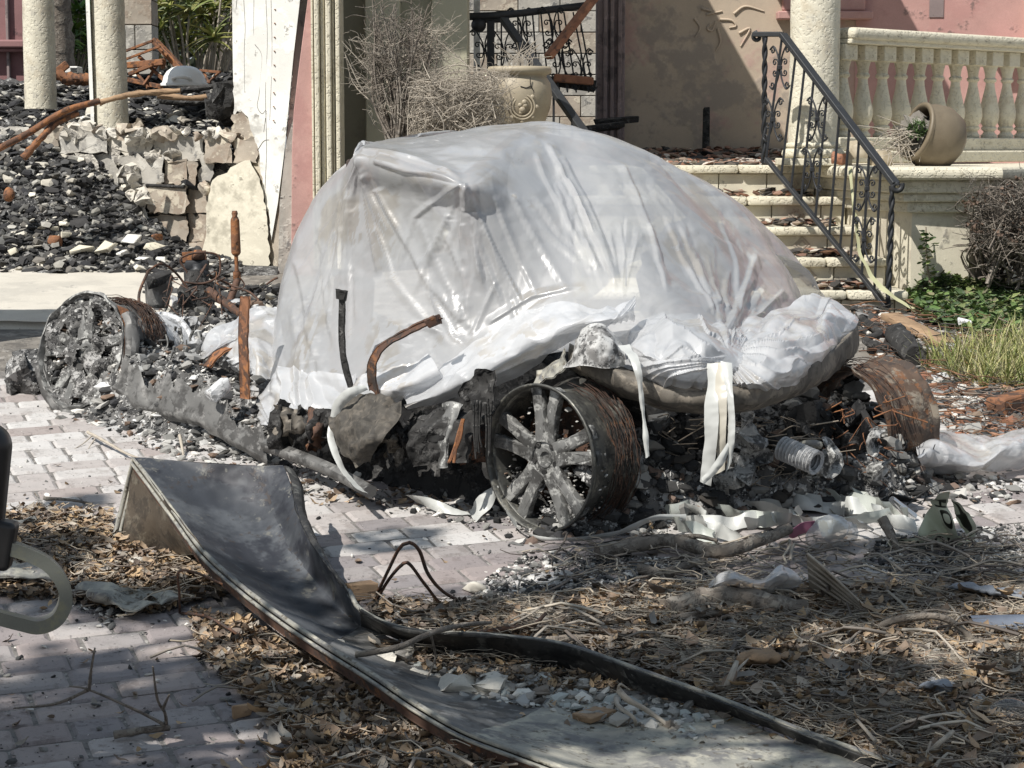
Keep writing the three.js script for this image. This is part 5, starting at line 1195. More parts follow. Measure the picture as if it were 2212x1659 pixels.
function leafyTree(name, label, base, H, R, n, col, s, gapSeed, trunkR = .15) {
  const t = thing(name, label, 'tree');
  const trunk = [tube([base, base.clone().add(V(.1, H * .5, 0)), base.clone().add(V(0, H * .85, .1))], trunkR, 16, 8, trunkR * .4, .15)];
  for (let k = 0; k < 7; k++) { const a = k * .9, p0 = base.clone().add(V(.05, H * rr(.4, .7), 0)); trunk.push(tube([p0, p0.clone().add(V(Math.cos(a) * R * .4, H * .12, Math.sin(a) * R * .4)), p0.clone().add(V(Math.cos(a) * R * .8, H * .2, Math.sin(a) * R * .8))], trunkR * .35, 8, 5, .02)); }
  mesh('trunk', trunk, M.bark, t);
  const items = [], clumps = [];
  for (let k = 0; k < 60; k++) { const a = rr(0, 6.28), q = Math.sqrt(rnd()) * R; clumps.push([V(base.x + q * Math.cos(a), base.y + H * .62 + rr(-.3, .38) * H, base.z + q * Math.sin(a)), R * rr(.12, .3)]); }
  while (items.length < n) { const [c, r] = pick(clumps); items.push({ p: c.clone().add(V((rnd() + rnd() - 1) * r, (rnd() + rnd() - 1) * r, (rnd() + rnd() - 1) * r)), s: V(s * rr(.6, 1.3), s, s * rr(.7, 1.2)), r: [rr(-1, 1), rr(0, 6.28), rr(-1, 1)], c: shade(pick(col), .4) }); }
  scatter('crown', null, null, leafGeo(.15, .3, gapSeed), leafGreen, items, null, t);
  return t;
}
{
  const yel = [[.22, .24, .05], [.28, .28, .07], [.16, .20, .04], [.33, .32, .11], [.09, .13, .03]];
  strapShrub('yellow_shrub', 'yellow-green strap-leaved shrub behind the rusty truss', P(425, 200, 20), 46, 1.35, .75, yel, .30, .035);
  strapShrub('green_shrub', 'bright green shrub seen between the two columns', P(150, 160, 20), 18, .9, .3, [[.12, .24, .04], [.2, .32, .05], [.07, .15, .03]], .26, .04);
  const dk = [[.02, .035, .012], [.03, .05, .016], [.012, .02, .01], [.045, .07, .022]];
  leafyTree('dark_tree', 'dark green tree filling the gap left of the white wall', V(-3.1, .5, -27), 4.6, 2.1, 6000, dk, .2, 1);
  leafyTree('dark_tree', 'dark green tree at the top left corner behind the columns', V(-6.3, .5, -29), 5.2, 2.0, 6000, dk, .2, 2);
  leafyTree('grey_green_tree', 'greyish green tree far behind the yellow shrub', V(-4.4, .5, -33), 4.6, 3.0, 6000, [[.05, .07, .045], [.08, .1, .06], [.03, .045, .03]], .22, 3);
  // hanging palm fronds
  const fr = thing('palm_tree', 'drooping dark palm fronds above the yellow shrub', 'palm tree');
  mesh('trunk', [tube([V(-3.25, .5, -23), V(-3.2, 3, -23), V(-3.25, 5.4, -23)], .14, 14, 8, .11, .15)], M.bark, fr);
  const fi = [];
  for (let k = 0; k < 12; k++) {
    const a = k * .52, tip = V(-3.25 + 1.3 * Math.cos(a), 2.4 + rr(-.3, .3), -23 + 1.3 * Math.sin(a)), mid = V(-3.25 + .9 * Math.cos(a), 4.4, -23 + .9 * Math.sin(a));
    const c = new THREE.CatmullRomCurve3([V(-3.25, 4.6, -23), mid, tip]);
    for (let i = 0; i < 60; i++) { const p = c.getPoint(.15 + .85 * i / 60); fi.push({ p, s: V(.42, .3, .022), r: [rr(-.2, .2), rr(0, 6.28), rr(-1.6, -1.0)], c: shade(pick(dk), .4) }); }
  }
  scatter('frond', null, null, leafGeo(.05, .5, 2), leafGreen, fi, null, fr);
  leafyTree('courtyard_tree', 'green tree glimpsed left of the courtyard block wall', V(-.28, .6, -24), 4.4, .5, 900, [[.06, .12, .03], [.03, .06, .02], [.1, .16, .04]], .12, 5, .06);
  // the tree beside the drive, outside the frame: it dapples the pavers with shade
  const sh = thing('shade_tree', 'leafy tree over the near end of the drive', 'tree');
  const b0 = V(-5.2, -.4, -2.6);
  const tk = [tube([b0, b0.clone().add(V(.15, 2.2, 0)), b0.clone().add(V(.5, 4.2, -.2))], .2, 20, 9, .12, .15)], items = [];
  const cl = [];
  for (let k = 0; k < 330; k++) {
    // clumps are set where their shade would fall on the near drive
    const gx = rr(-2.4, 3.2), gd = rr(3.4, 7.0), h = rr(4.6, 6.2);
    const c = V(gx + SUN.x / SUN.y * h, gy(gd) + h, -gd + SUN.z / SUN.y * h);
    if (n3(gx * 1.2, gd * 1.7, 77) < (gx < -.25 ? (gd < 5.6 ? -.1 : .12) : gd > 6.5 ? -.1 : -.3)) continue;
    cl.push([c, rr(.13, .3)]);
    if (k % 5 === 0) { const f = b0.clone().add(V(.4, 3.6, -.1)); tk.push(tube([f, f.clone().lerp(c, .55).add(V(0, .35, 0)), c], .04, 12, 5, .01)); }
  }
  for (const [gx, gd, rad] of [[-2.2, 7.2, .14], [-1.6, 7.5, .1], [.3, 6.9, .2], [1.0, 6.8, .2], [-.4, 7.0, .16], [1.9, 6.7, .25], [2.1, 6.2, .3], [1.4, 5.2, .4], [1.7, 5.0, .4], [.9, 4.6, .35], [1.5, 4.5, .4], [-1.2, 4.9, .3]]) { const h = 5.2; cl.push([V(gx + SUN.x / SUN.y * h, gy(gd) + h, -gd + SUN.z / SUN.y * h), rad]); }
  mesh('trunk', tk, M.bark, sh);
  for (const [c, r] of cl) for (let i = 0; i < 100; i++) { const q = V(rr(-1, 1), rr(-1, 1), rr(-1, 1)); if (q.length() > 1) continue; items.push({ p: c.clone().addScaledVector(q, r), s: V(.11, .1, .1), r: [rr(-.9, .9), rr(0, 6.28), rr(-.9, .9)], c: shade([.06, .1, .03], .4) }); }
  scatter('crown', null, null, leafGeo(.12, .28, 4), leafGreen, items, null, sh);
  // standing wall stub left of the frame, whose shadow lies on the apron
  const np = thing('wall_stub', 'tall wall stub at the far left edge of the drive', 'wall');
  mesh('face', [roughen(box(-5.0, -3.45, .2, 2.05, 10.1, 10.7, .02), .02, 4)], M.stuccoWhite, np);
}
// twiggy dead shrubs
function twigs(base, tips, n, r0, mat, name, t, len = .25, kink = .08, sub = 3) {
  const gs = [];
  for (let k = 0; k < n; k++) {
    const a = base(k), b = tips(k), m = a.clone().lerp(b, .5).add(V(rr(-kink, kink), rr(-kink, kink), rr(-kink, kink)));
    gs.push(tube([a, m, b], r0 * rr(.6, 1.2), 10, 4, r0 * .3));
    for (let i = 0; i < sub; i++) { const q = m.clone().lerp(b, rr(0, 1)), e = q.clone().add(V(rr(-len, len), rr(-.3 * len, len), rr(-len, len) * .6)); gs.push(tube([q, q.clone().lerp(e, .5).add(V(rr(-.03, .03), rr(-.03, .03), 0)), e], r0 * .35, 6, 3, r0 * .18)); }
  }
  return mesh(name, gs, mat, t);
}
{
  const D = 12.6;
  const t = thing('dead_shrub', 'tall leafless dead shrub with tangled pale twigs left of the urn', 'shrub');
  twigs((k) => P(rr(845, 880), rr(290, 340), D + rr(-.15, .15)), (k) => P(rr(790, 960), rr(-10, 130), D + rr(-.3, .3)), 46, .009, M.bark, 'branch', t, .14, .1, 9);
  twigs((k) => P(rr(820, 880), rr(110, 300), D), (k) => P(rr(735, 860), rr(60, 270), D + rr(-.3, .2)), 26, .005, M.paleTwig, 'twig', t, .1, .06, 5);
  twigs((k) => P(rr(860, 920), rr(50, 220), D), (k) => P(rr(900, 1020), rr(20, 160), D + rr(-.2, .2)), 30, .004, M.paleTwig, 'twig', t, .09, .06, 6);
  const u = thing('dead_bush', 'dense round mass of dry curled twigs in front of the urn', 'bush');
  twigs((k) => P(rr(880, 1080), rr(165, 300), D - .2 + rr(-.3, .2)), (k) => P(rr(880, 1110), rr(150, 300), D - .2 + rr(-.3, .2)), 520, .0034, M.paleTwig, 'twig', u, .09, .12, 3);
  twigs((k) => P(rr(900, 1080), rr(240, 300), D + rr(-.2, .2)), (k) => P(rr(900, 1100), rr(190, 290), D + rr(-.1, .2)), 160, .004, M.bark, 'twig', u, .09, .12, 2);
  const h = thing('dead_hedge', 'brown leafless hedge at the right edge beside the pedestal', 'hedge');
  const E = 11.9;
  twigs((k) => P(rr(2110, 2300), rr(570, 630), E + rr(-.2, .4)), (k) => P(rr(2110, 2320), rr(400, 520), E + rr(-.3, .4)), 90, .011, M.bark, 'branch', h, .18, .12, 8);
  twigs((k) => P(rr(2100, 2280), rr(400, 590), E - .2 + rr(-.2, .4)), (k) => P(rr(2085, 2300), rr(385, 560), E + rr(-.4, .3)), 210, .0045, M.bark, 'twig', h, .1, .1, 4);
  const lv = [];
  for (let i = 0; i < 1300; i++) { const x = rr(2080, 2300), y = rr(385, 540); if (y < 385 + Math.max(0, 2170 - x) * .55 || n3(x * .02, y * .02, 5) < -.1) continue; lv.push({ p: P(x, y, E + rr(-.4, .5)), s: V(.03, .03, .03), r: [rr(-1, 1), rr(0, 6), rr(-1, 1)], c: shade([.10, .065, .045], .5) }); }
  scatter('dry_leaves', null, null, leafGeo(.3, .3, 1), leafMat, lv, null, h);
  // green regrowth
  const gp = [[.05, .105, .02], [.08, .15, .03], [.13, .21, .05], [.03, .065, .015], [.2, .25, .08], [.16, .15, .07]];
  const gl = [];
  const greenArea = [[1955, 640], [1985, 608], [2030, 590], [2110, 615], [2280, 625], [2280, 740], [2120, 725], [1990, 690]];
  while (gl.length < 3000) { const x = rr(1950, 2290), y = rr(585, 745); if (!inPoly(x, y, greenArea)) continue; const p = G(x, Math.max(y, 640) + 16, 0); p.y += rr(.0, .22) * (y < 660 ? 1.0 : .7); const q = P(x, y, -p.z); gl.push({ p: V(q.x, lerp(q.y, p.y, .3), q.z), s: V(rr(.04, .1), .05, rr(.04, .075)), r: [rr(-.5, .5), rr(0, 6.28), rr(-.7, .5)], c: shade(pick(gp), .3) }); }
  scatter('green_ground_cover', 'low leafy green plants at the foot of the pedestal and hedge', 'plants', leafGeo(.18, .3, 3), leafGreen, gl);
  const vine = thing('vine', 'thin green vine climbing the pedestal', 'vine');
  mesh('stem', [tube([P(2010, 620, 11.85), P(2002, 560, 11.88), P(2000, 490, 11.9)], .008, 14, 5, .004)], M.twig, vine);
  const vl = []; for (let i = 0; i < 60; i++) { vl.push({ p: P(2003 + rr(-16, 22), rr(500, 625), 11.82), s: V(.05, .04, .04), r: [rr(-.6, .6), rr(0, 6), rr(-.6, .6)], c: shade(pick(gp)) }); }
  scatter('leaf', null, null, leafGeo(.15, .32, 3), leafGreen, vl, null, vine);
  const gt = [], blade = (() => { const v = [], id = []; for (let i = 0; i <= 5; i++) { const q = i / 5, w = .03 * (1 - q * .9), y = -.35 * q * q; v.push(q, y, -w, q, y, w); } for (let i = 0; i < 5; i++) id.push(i * 2, i * 2 + 1, i * 2 + 2, i * 2 + 1, i * 2 + 3, i * 2 + 2); const g = new THREE.BufferGeometry(); g.setAttribute('position', new THREE.Float32BufferAttribute(v, 3)); g.setIndex(id); g.computeVertexNormals(); return g; })();
  for (let i = 0; i < 5200; i++) { const x = rr(1985, 2260), y = rr(745, 850); if (!inPoly(x, y, [[1990, 805], [2060, 775], [2200, 745], [2270, 750], [2270, 850], [2130, 852], [2080, 838]]) || n3(x * .03, y * .06, 8) < -.25) continue; gt.push({ p: G(x, y, 0), s: V(rr(.08, .24), rr(.1, .3), .16), r: [0, rr(0, 6.28), rr(.5, 1.5)], c: shade(pick([[.24, .27, .07], [.36, .36, .12], [.14, .18, .04], [.46, .43, .2], [.4, .36, .22]]), .3) }); }
  scatter('grass', 'yellow-green grass tufts at the right edge of the debris', 'grass', blade, leafGreen, gt);
}
// ---------------------------------------------------------------- pots
{
  const D = 13.0, k = D / F, c = P(1122, 285, D);
  const u = thing('large_urn', 'large buff clay urn with moulded lion-mask roundel and cracked side', 'urn', null, c);
  const prof = [[0, 0], [38, 0], [54, 18], [66, 50], [70, 80], [66, 104], [58, 116], [58, 120], [68, 124], [69, 132], [66, 138], [54, 138], [52, 120], [58, 100], [0, 96]].map(([r, y]) => new THREE.Vector2(r * k, y * k));
  const g = new THREE.LatheGeometry(prof, 48);
  mesh('body', [g], M.clay, u);
  const soil = new THREE.CylinderGeometry(52 * k, 52 * k, .02, 30); soil.translate(0, 122 * k, 0); mesh('soil', [soil], M.dirt, u);
  const m = V(6 * k, 52 * k, 66 * k), rel = [];
  for (const R of [26, 20]) { const t = new THREE.TorusGeometry(R * k, 2.2 * k, 7, 36); t.translate(m.x, m.y, m.z); rel.push(t); }
  for (let i = 0; i < 8; i++) { const a = i / 8 * 6.28, t = new THREE.SphereGeometry(5 * k, 10, 8); t.scale(1, 1, .6); t.translate(m.x + Math.cos(a) * 30 * k, m.y + Math.sin(a) * 30 * k, m.z - 2 * k); rel.push(t); }
  for (const [x, y, r] of [[-5, 4, 5], [6, 3, 5], [0, -6, 7], [-3, -12, 4], [4, 10, 6]]) { const t = new THREE.SphereGeometry(r * k, 10, 8); t.scale(1, 1, .7); t.translate(m.x + x * k, m.y + y * k, m.z); rel.push(t); }
  mesh('roundel', rel, M.clay, u);
  const cr = []; for (const l of [[[22, 114], [24, 96], [30, 84], [28, 72]], [[24, 96], [14, 92], [2, 95]]]) cr.push(tube(l.map(([x, y]) => V(x * k, y * k, Math.sqrt(Math.max(0, 70 * 70 - x * x)) * k * .985)), .003, 14, 4));
  mesh('crack', cr, M.char, u);
  const tp = []; for (let i = 0; i < 26; i++) { const a = V(rr(-20, 25) * k, 122 * k, 10 * k); tp.push(tube([a, a.clone().add(V(rr(-.04, .08), .08, 0)), a.clone().add(V(rr(-.12, .2), rr(.1, .22), 0))], .003, 8, 4, .0015)); }
  mesh('dead_stem', tp, M.paleTwig, u);
  // fallen pot
  const p = thing('fallen_pot', 'broken clay pot lying on its side on the pedestal', 'pot');
  const E = 12.5, q = E / F, pr = [[0, 0], [30, 2], [52, 20], [64, 52], [62, 86], [56, 104], [60, 110], [58, 116], [50, 116], [48, 104], [54, 86], [56, 54], [44, 26], [0, 12]].map(([r, y]) => new THREE.Vector2(r * q, y * q));
  const pg = new THREE.LatheGeometry(pr, 40); pg.scale(1.08, .92, 1.08); pg.rotateZ(1.3); pg.rotateY(.28);
  const o = P(2072, 312, E); pg.translate(o.x, o.y, o.z);
  mesh('body', [pg], tint(M.clay, [.46, .43, .40]), p);
  const so = roughen(new THREE.IcosahedronGeometry(.13, 3), .05, 12); so.scale(.8, 1, .8); so.translate(...P(1982, 300, E - .02).toArray());
  mesh('soil', [so], M.dirt, p);
  const pt = thing('uprooted_plant', 'dried roots and a green sprig spilling from the fallen pot', 'plant');
  const rt = []; for (let i = 0; i < 46; i++) { const a = P(rr(1940, 1985), rr(275, 325), E - .12); rt.push(tube([a, a.clone().add(V(rr(-.12, .02), rr(-.05, .03), .03)), a.clone().add(V(rr(-.28, .05), rr(-.18, .08), .05))], .0045, 10, 4, .002)); }
  mesh('root', rt, M.paleTwig, pt);
  const gl = []; for (let i = 0; i < 60; i++) gl.push({ p: P(rr(1962, 2000), rr(262, 292), E - .15), s: V(.08, .05, .02), r: [0, rr(0, 6.28), rr(.2, 1.4)], c: shade([.07, .13, .03], .4) });
  scatter('sprig', null, null, leafGeo(.1, .25, 1), leafGreen, gl, null, pt);
  for (const [i, x, y, w, h] of [[0, 1862, 318, 60, 50], [1, 1905, 328, 50, 40], [2, 1815, 322, 34, 40]]) {
    const s = new THREE.SphereGeometry(w * q * .7, 18, 12, .4, 1.7, .9, 1.1); s.rotateX(-.3 + i * .3); s.translate(...P(x, y, 12.75 - i * .03).add(V(0, -.05, 0)).toArray());
    solo('pot_shard', [roughen(s, .006, 14, i)], i === 2 ? M.terra : M.clay, ['curved brown pot shard behind the rail pickets', 'curved pot shard right of the other two, near the roots', 'orange terracotta shard beside the column base'][i], 'pot shard');
  }
}
// debris on the steps and porch floor
{
  const items = [], tiles = [];
  const PAL = [[.26, .135, .09], [.30, .18, .13], [.03, .03, .03], [.05, .045, .04], [.42, .38, .33], [.15, .085, .06], [.22, .17, .13], [.1, .085, .07]];
  const put = (x, y, D, s) => items.push({ p: P(x, y, D).add(V(0, s * .3, 0)), s: V(s * rr(.7, 1.6), s * rr(.3, .6), s * rr(.7, 1.4)), r: [rr(-.4, .4), rr(0, 6.28), rr(-.4, .4)], c: shade(pick(PAL)) });
  for (let i = 0; i < 1500; i++) { const D = rr(13.25, 15.8), x = rr(0.1, 2.0); items.push({ p: V(x, PF + rr(0, .1) * smooth(13.3, 15.8, D) + .005, -D), s: V(rr(.015, .06), rr(.008, .025), rr(.015, .05)), r: [rr(-.4, .4), rr(0, 6.28), rr(-.4, .4)], c: shade(pick(PAL)) }); }
  [[425, 12.85, 1500, 1760], [490, 12.5, 1600, 1815], [557, 12.15, 1690, 1850], [628, 11.8, 1760, 1880]].forEach(([y, D, x0, x1]) => { for (let i = 0; i < 70; i++) { const dd = rr(.05, .33); const v = P(x0 + (x1 - x0) * Math.pow(rnd(), .6), y, D); items.push({ p: V(v.x, v.y + .008 + rr(0, .03), v.z - dd), s: V(rr(.012, .05), rr(.006, .02), rr(.015, .04)), r: [rr(-.3, .3), rr(0, 6.28), rr(-.3, .3)], c: shade(pick(PAL)) }); } });
  scatter('debris', 'broken roof tile and charcoal bits on the porch floor and steps', 'debris', chipGeo(.7, 4), chipMat, items);
  [[1300, 276, 15, .5], [1330, 262, 15.2, .4]].forEach(([x, y, D, w], i) => solo('charred_board', [roughen(bar(P(x - 40, y + 4, D), P(x + 44, y - 6, D + .2), .1, .05), .012, 9, i)], M.char, ['lower charred board on the porch floor by the plum pilaster', 'upper charred board leaning at the plum pilaster foot'][i], 'board'));
  // yellow tape tied to the rail
  const rb = sheet([[[1832, 362, 12.2], [1840, 430, 12.0], [1846, 480, 11.95], [1860, 560, 11.75], [1900, 625, 11.6], [1950, 655, 11.5], [2010, 690, 11.4]], [[1840, 362, 12.2], [1845, 430, 12.0], [1853, 480, 11.97], [1865, 557, 11.77], [1909, 619, 11.62], [1955, 650, 11.52], [2013, 686, 11.42]]], 60, 3, (u, v, p) => .012 * n3(p.x * 8, p.y * 8, 3));
  solo('yellow_tape', [rb], plain([.40, .395, .24], .6), 'faded yellow barrier tape hanging from the black stair rail', 'tape');
}

// ---------------------------------------------------------------- bent bonnet in the foreground
{
  M.sootSteel = mottled({ name: 'sooty scaled steel', mix: .85, base: [.05, .048, .045], vary: .35, tile: .4, rough: .6, metal: .2, bump: .002, layers: [[[.20, .195, .175], 9, .62, .06], [[.015, .015, .016], 6, .55, .07]] });
  const H = thing('bent_bonnet', 'long bent scorched car panel curling up on the near drive', 'car panel');
  const R = [
    [[290, 990, .285], [372, 995, .28], [455, 1000, .275], [545, 1004, .275], [612, 1008, .272], [628, 1012, .25], [640, 1024, .2]],
    [[330, 1043, .245], [410, 1046, .22], [490, 1048, .21], [570, 1050, .215], [628, 1044, .24], [650, 1052, .22], [655, 1070, .15]],
    [[382, 1113, .2], [450, 1112, .155], [520, 1112, .14], [590, 1110, .15], [640, 1100, .2], [660, 1105, .19], [666, 1125, .12]],
    [[440, 1190, .155], [500, 1186, .10], [565, 1180, .09], [625, 1176, .10], [664, 1160, .17], [684, 1165, .17], [690, 1185, .1]],
    [[520, 1262, .14], [575, 1252, .06], [630, 1246, .045], [678, 1240, .06], [702, 1215, .155], [718, 1220, .15], [722, 1245, .07]],
    [[612, 1332, .13], [655, 1318, .045], [695, 1308, .025], [728, 1300, .035], [742, 1270, .13], [754, 1278, .13], [758, 1300, .05]],
    [[705, 1393, .125], [740, 1376, .03], [765, 1362, .012], [782, 1352, .012], [776, 1322, .115], [784, 1322, .115], [790, 1345, .03]],
    [[800, 1452, .12], [850, 1440, .03], [895, 1420, .008], [925, 1404, .008], [880, 1366, .095], [885, 1363, .095], [880, 1378, .02]],
    [[905, 1522, .115], [970, 1508, .028], [1040, 1475, .006], [1085, 1428, .006], [1050, 1378, .095], [1054, 1374, .095], [1050, 1388, .02]],
    [[1005, 1578, .105], [1090, 1565, .026], [1180, 1520, .005], [1235, 1455, .005], [1210, 1398, .09], [1216, 1394, .09], [1214, 1410, .02]],
    [[1110, 1618, .095], [1210, 1602, .026], [1330, 1555, .008], [1400, 1500, .006], [1370, 1452, .075], [1378, 1448, .075], [1380, 1462, .02]],
    [[1210, 1655, .085], [1320, 1640, .03], [1470, 1600, .014], [1580, 1548, .01], [1560, 1520, .06], [1568, 1516, .06], [1572, 1528, .02]],
    [[1330, 1700, .075], [1460, 1685, .03], [1620, 1650, .02], [1740, 1608, .014], [1745, 1592, .045], [1753, 1588, .045], [1756, 1600, .02]],
    [[1500, 1780, .06], [1640, 1750, .025], [1800, 1712, .02], [1930, 1672, .014], [1940, 1660, .03], [1950, 1656, .03], [1952, 1668, .02]],
  ];
  const dent = (u, v, p) => .007 * n3(p.x * 4, p.y * 4, p.z * 4 + 3) + .0022 * n3(p.x * 16, p.y * 16, p.z * 16);
  const part = (name, r0, r1, c0, c1, mat) => mesh(name, [sheet(R.slice(r0, r1 + 1).map((r) => r.slice(c0, c1 + 1)), 44, 80, dent, .004)], mat, H);
  part('skin', 0, 6, 0, 4, M.steel);
  part('rolled_side', 0, 6, 4, 6, M.sootSteel);
  part('sooty_floor', 6, 9, 0, 3, M.greySteel);
  part('pale_floor', 9, 13, 0, 3, M.paleSteel);
  part('side_lip', 6, 13, 3, 6, M.sootSteel);
  const L = R.map((r) => G(...r[0]));
  mesh('hemmed_edge', [tube(L.map((p) => p.clone().add(V(.002, -.004, 0))), .008, 110, 6), tube(L.map((p) => p.clone().add(V(-.009, -.015, .006))), .006, 110, 6)], M.paleSteel, H);
  const skirt = [L.map((p) => p.clone().add(V(-.012, -.012, .004))), L.map((p) => p.clone().add(V(.0, -.055, .0)))];
  mesh('inner_flange', [sheet(skirt, 60, 4, null, .003)], M.darkRust, H);
  mesh('folded_end', [sheet([[[292, 992, .285], [332, 1045, .245], [384, 1116, .2], [442, 1193, .155]], [[268, 1078, .13], [315, 1110, .13], [370, 1150, .12], [436, 1195, .12]], [[246, 1166, .0], [300, 1186, -.01], [360, 1196, .0], [430, 1200, .09]]], 30, 20, (u, v, p) => .006 * n3(p.x * 5, p.y * 5, p.z * 5), .004)], M.brownSteel, H);
  mesh('rim', [tube([[290, 990, .285], [268, 1078, .13], [245, 1168, .0]], .009, 12, 6), tube([[297, 996, .275], [276, 1082, .13], [254, 1172, .0]], .006, 12, 6)], M.paleSteel, H);
  mesh('lip_edge', [tube(R.slice(5).map((r) => G(...r[5]).add(V(0, .003, 0))), .0075, 80, 6)], M.paleSteel, H);
}
// ---------------------------------------------------------------- seat with a bent aluminium arm at the left edge
{
  const t = thing('patio_chair', 'black padded post and looped aluminium arm at the left edge', 'chair');
  const D = 4.9;
  const pad = new RoundedBoxGeometry(.24, .8, .12, 5, .055);
  pad.rotateZ(-.125); pad.translate(...P(-113, 1260, D).toArray());
  mesh('back_pad', [pad], plain([.012, .011, .012], .35), t);
  const pts = [[-60, 1166], [10, 1180], [60, 1196], [105, 1220], [136, 1262], [141, 1300], [122, 1336], [84, 1352], [40, 1344], [-80, 1310]].map(([x, y]) => P(x, y, D - .02));
  const c = new THREE.CatmullRomCurve3(pts), rows = [[], [], [], [], []], n = 70;
  const shp = [[-.016, -.022], [.016, -.022], [.016, .022], [-.016, .022], [-.016, -.022]];
  const flat = [];
  for (let i = 0; i <= n; i++) { const p = c.getPointAt(i / n), tg = c.getTangentAt(i / n), nx = V(-tg.y, tg.x, 0).normalize(); flat.push([p, nx]); }
  const pos = [], idx = [];
  flat.forEach(([p, nx]) => shp.slice(0, 4).forEach(([a, b]) => { const q = p.clone().addScaledVector(nx, a).add(V(b * .25, 0, b)); pos.push(q.x, q.y, q.z); }));
  for (let i = 0; i < n; i++) for (let k = 0; k < 4; k++) { const a = i * 4 + k, b = i * 4 + (k + 1) % 4; idx.push(a, b, a + 4, b, b + 4, a + 4); }
  const g = new THREE.BufferGeometry(); g.setAttribute('position', new THREE.Float32BufferAttribute(pos, 3)); g.setIndex(idx);
  const f = g.toNonIndexed(); f.computeVertexNormals();
  mesh('arm', [f], mottled({ name: 'dull aluminium', base: [.15, .158, .14], vary: .08, tile: .4, rough: .42, metal: .45, layers: [[[.26, .25, .15], 4, .6, .1]] }), t);
  const sl = new RoundedBoxGeometry(.06, .12, .06, 3, .015); sl.rotateZ(-.2); sl.translate(...P(4, 1176, D - .02).toArray());
  mesh('arm_sleeve', [sl], plain([.015, .014, .014], .4), t);
  mesh('leg', [bar(P(-190, 1500, D), V(P(-200, 1500, D).x, gy(D), -D - .1), .05, .05)], plain([.02, .02, .02], .5), t);
}
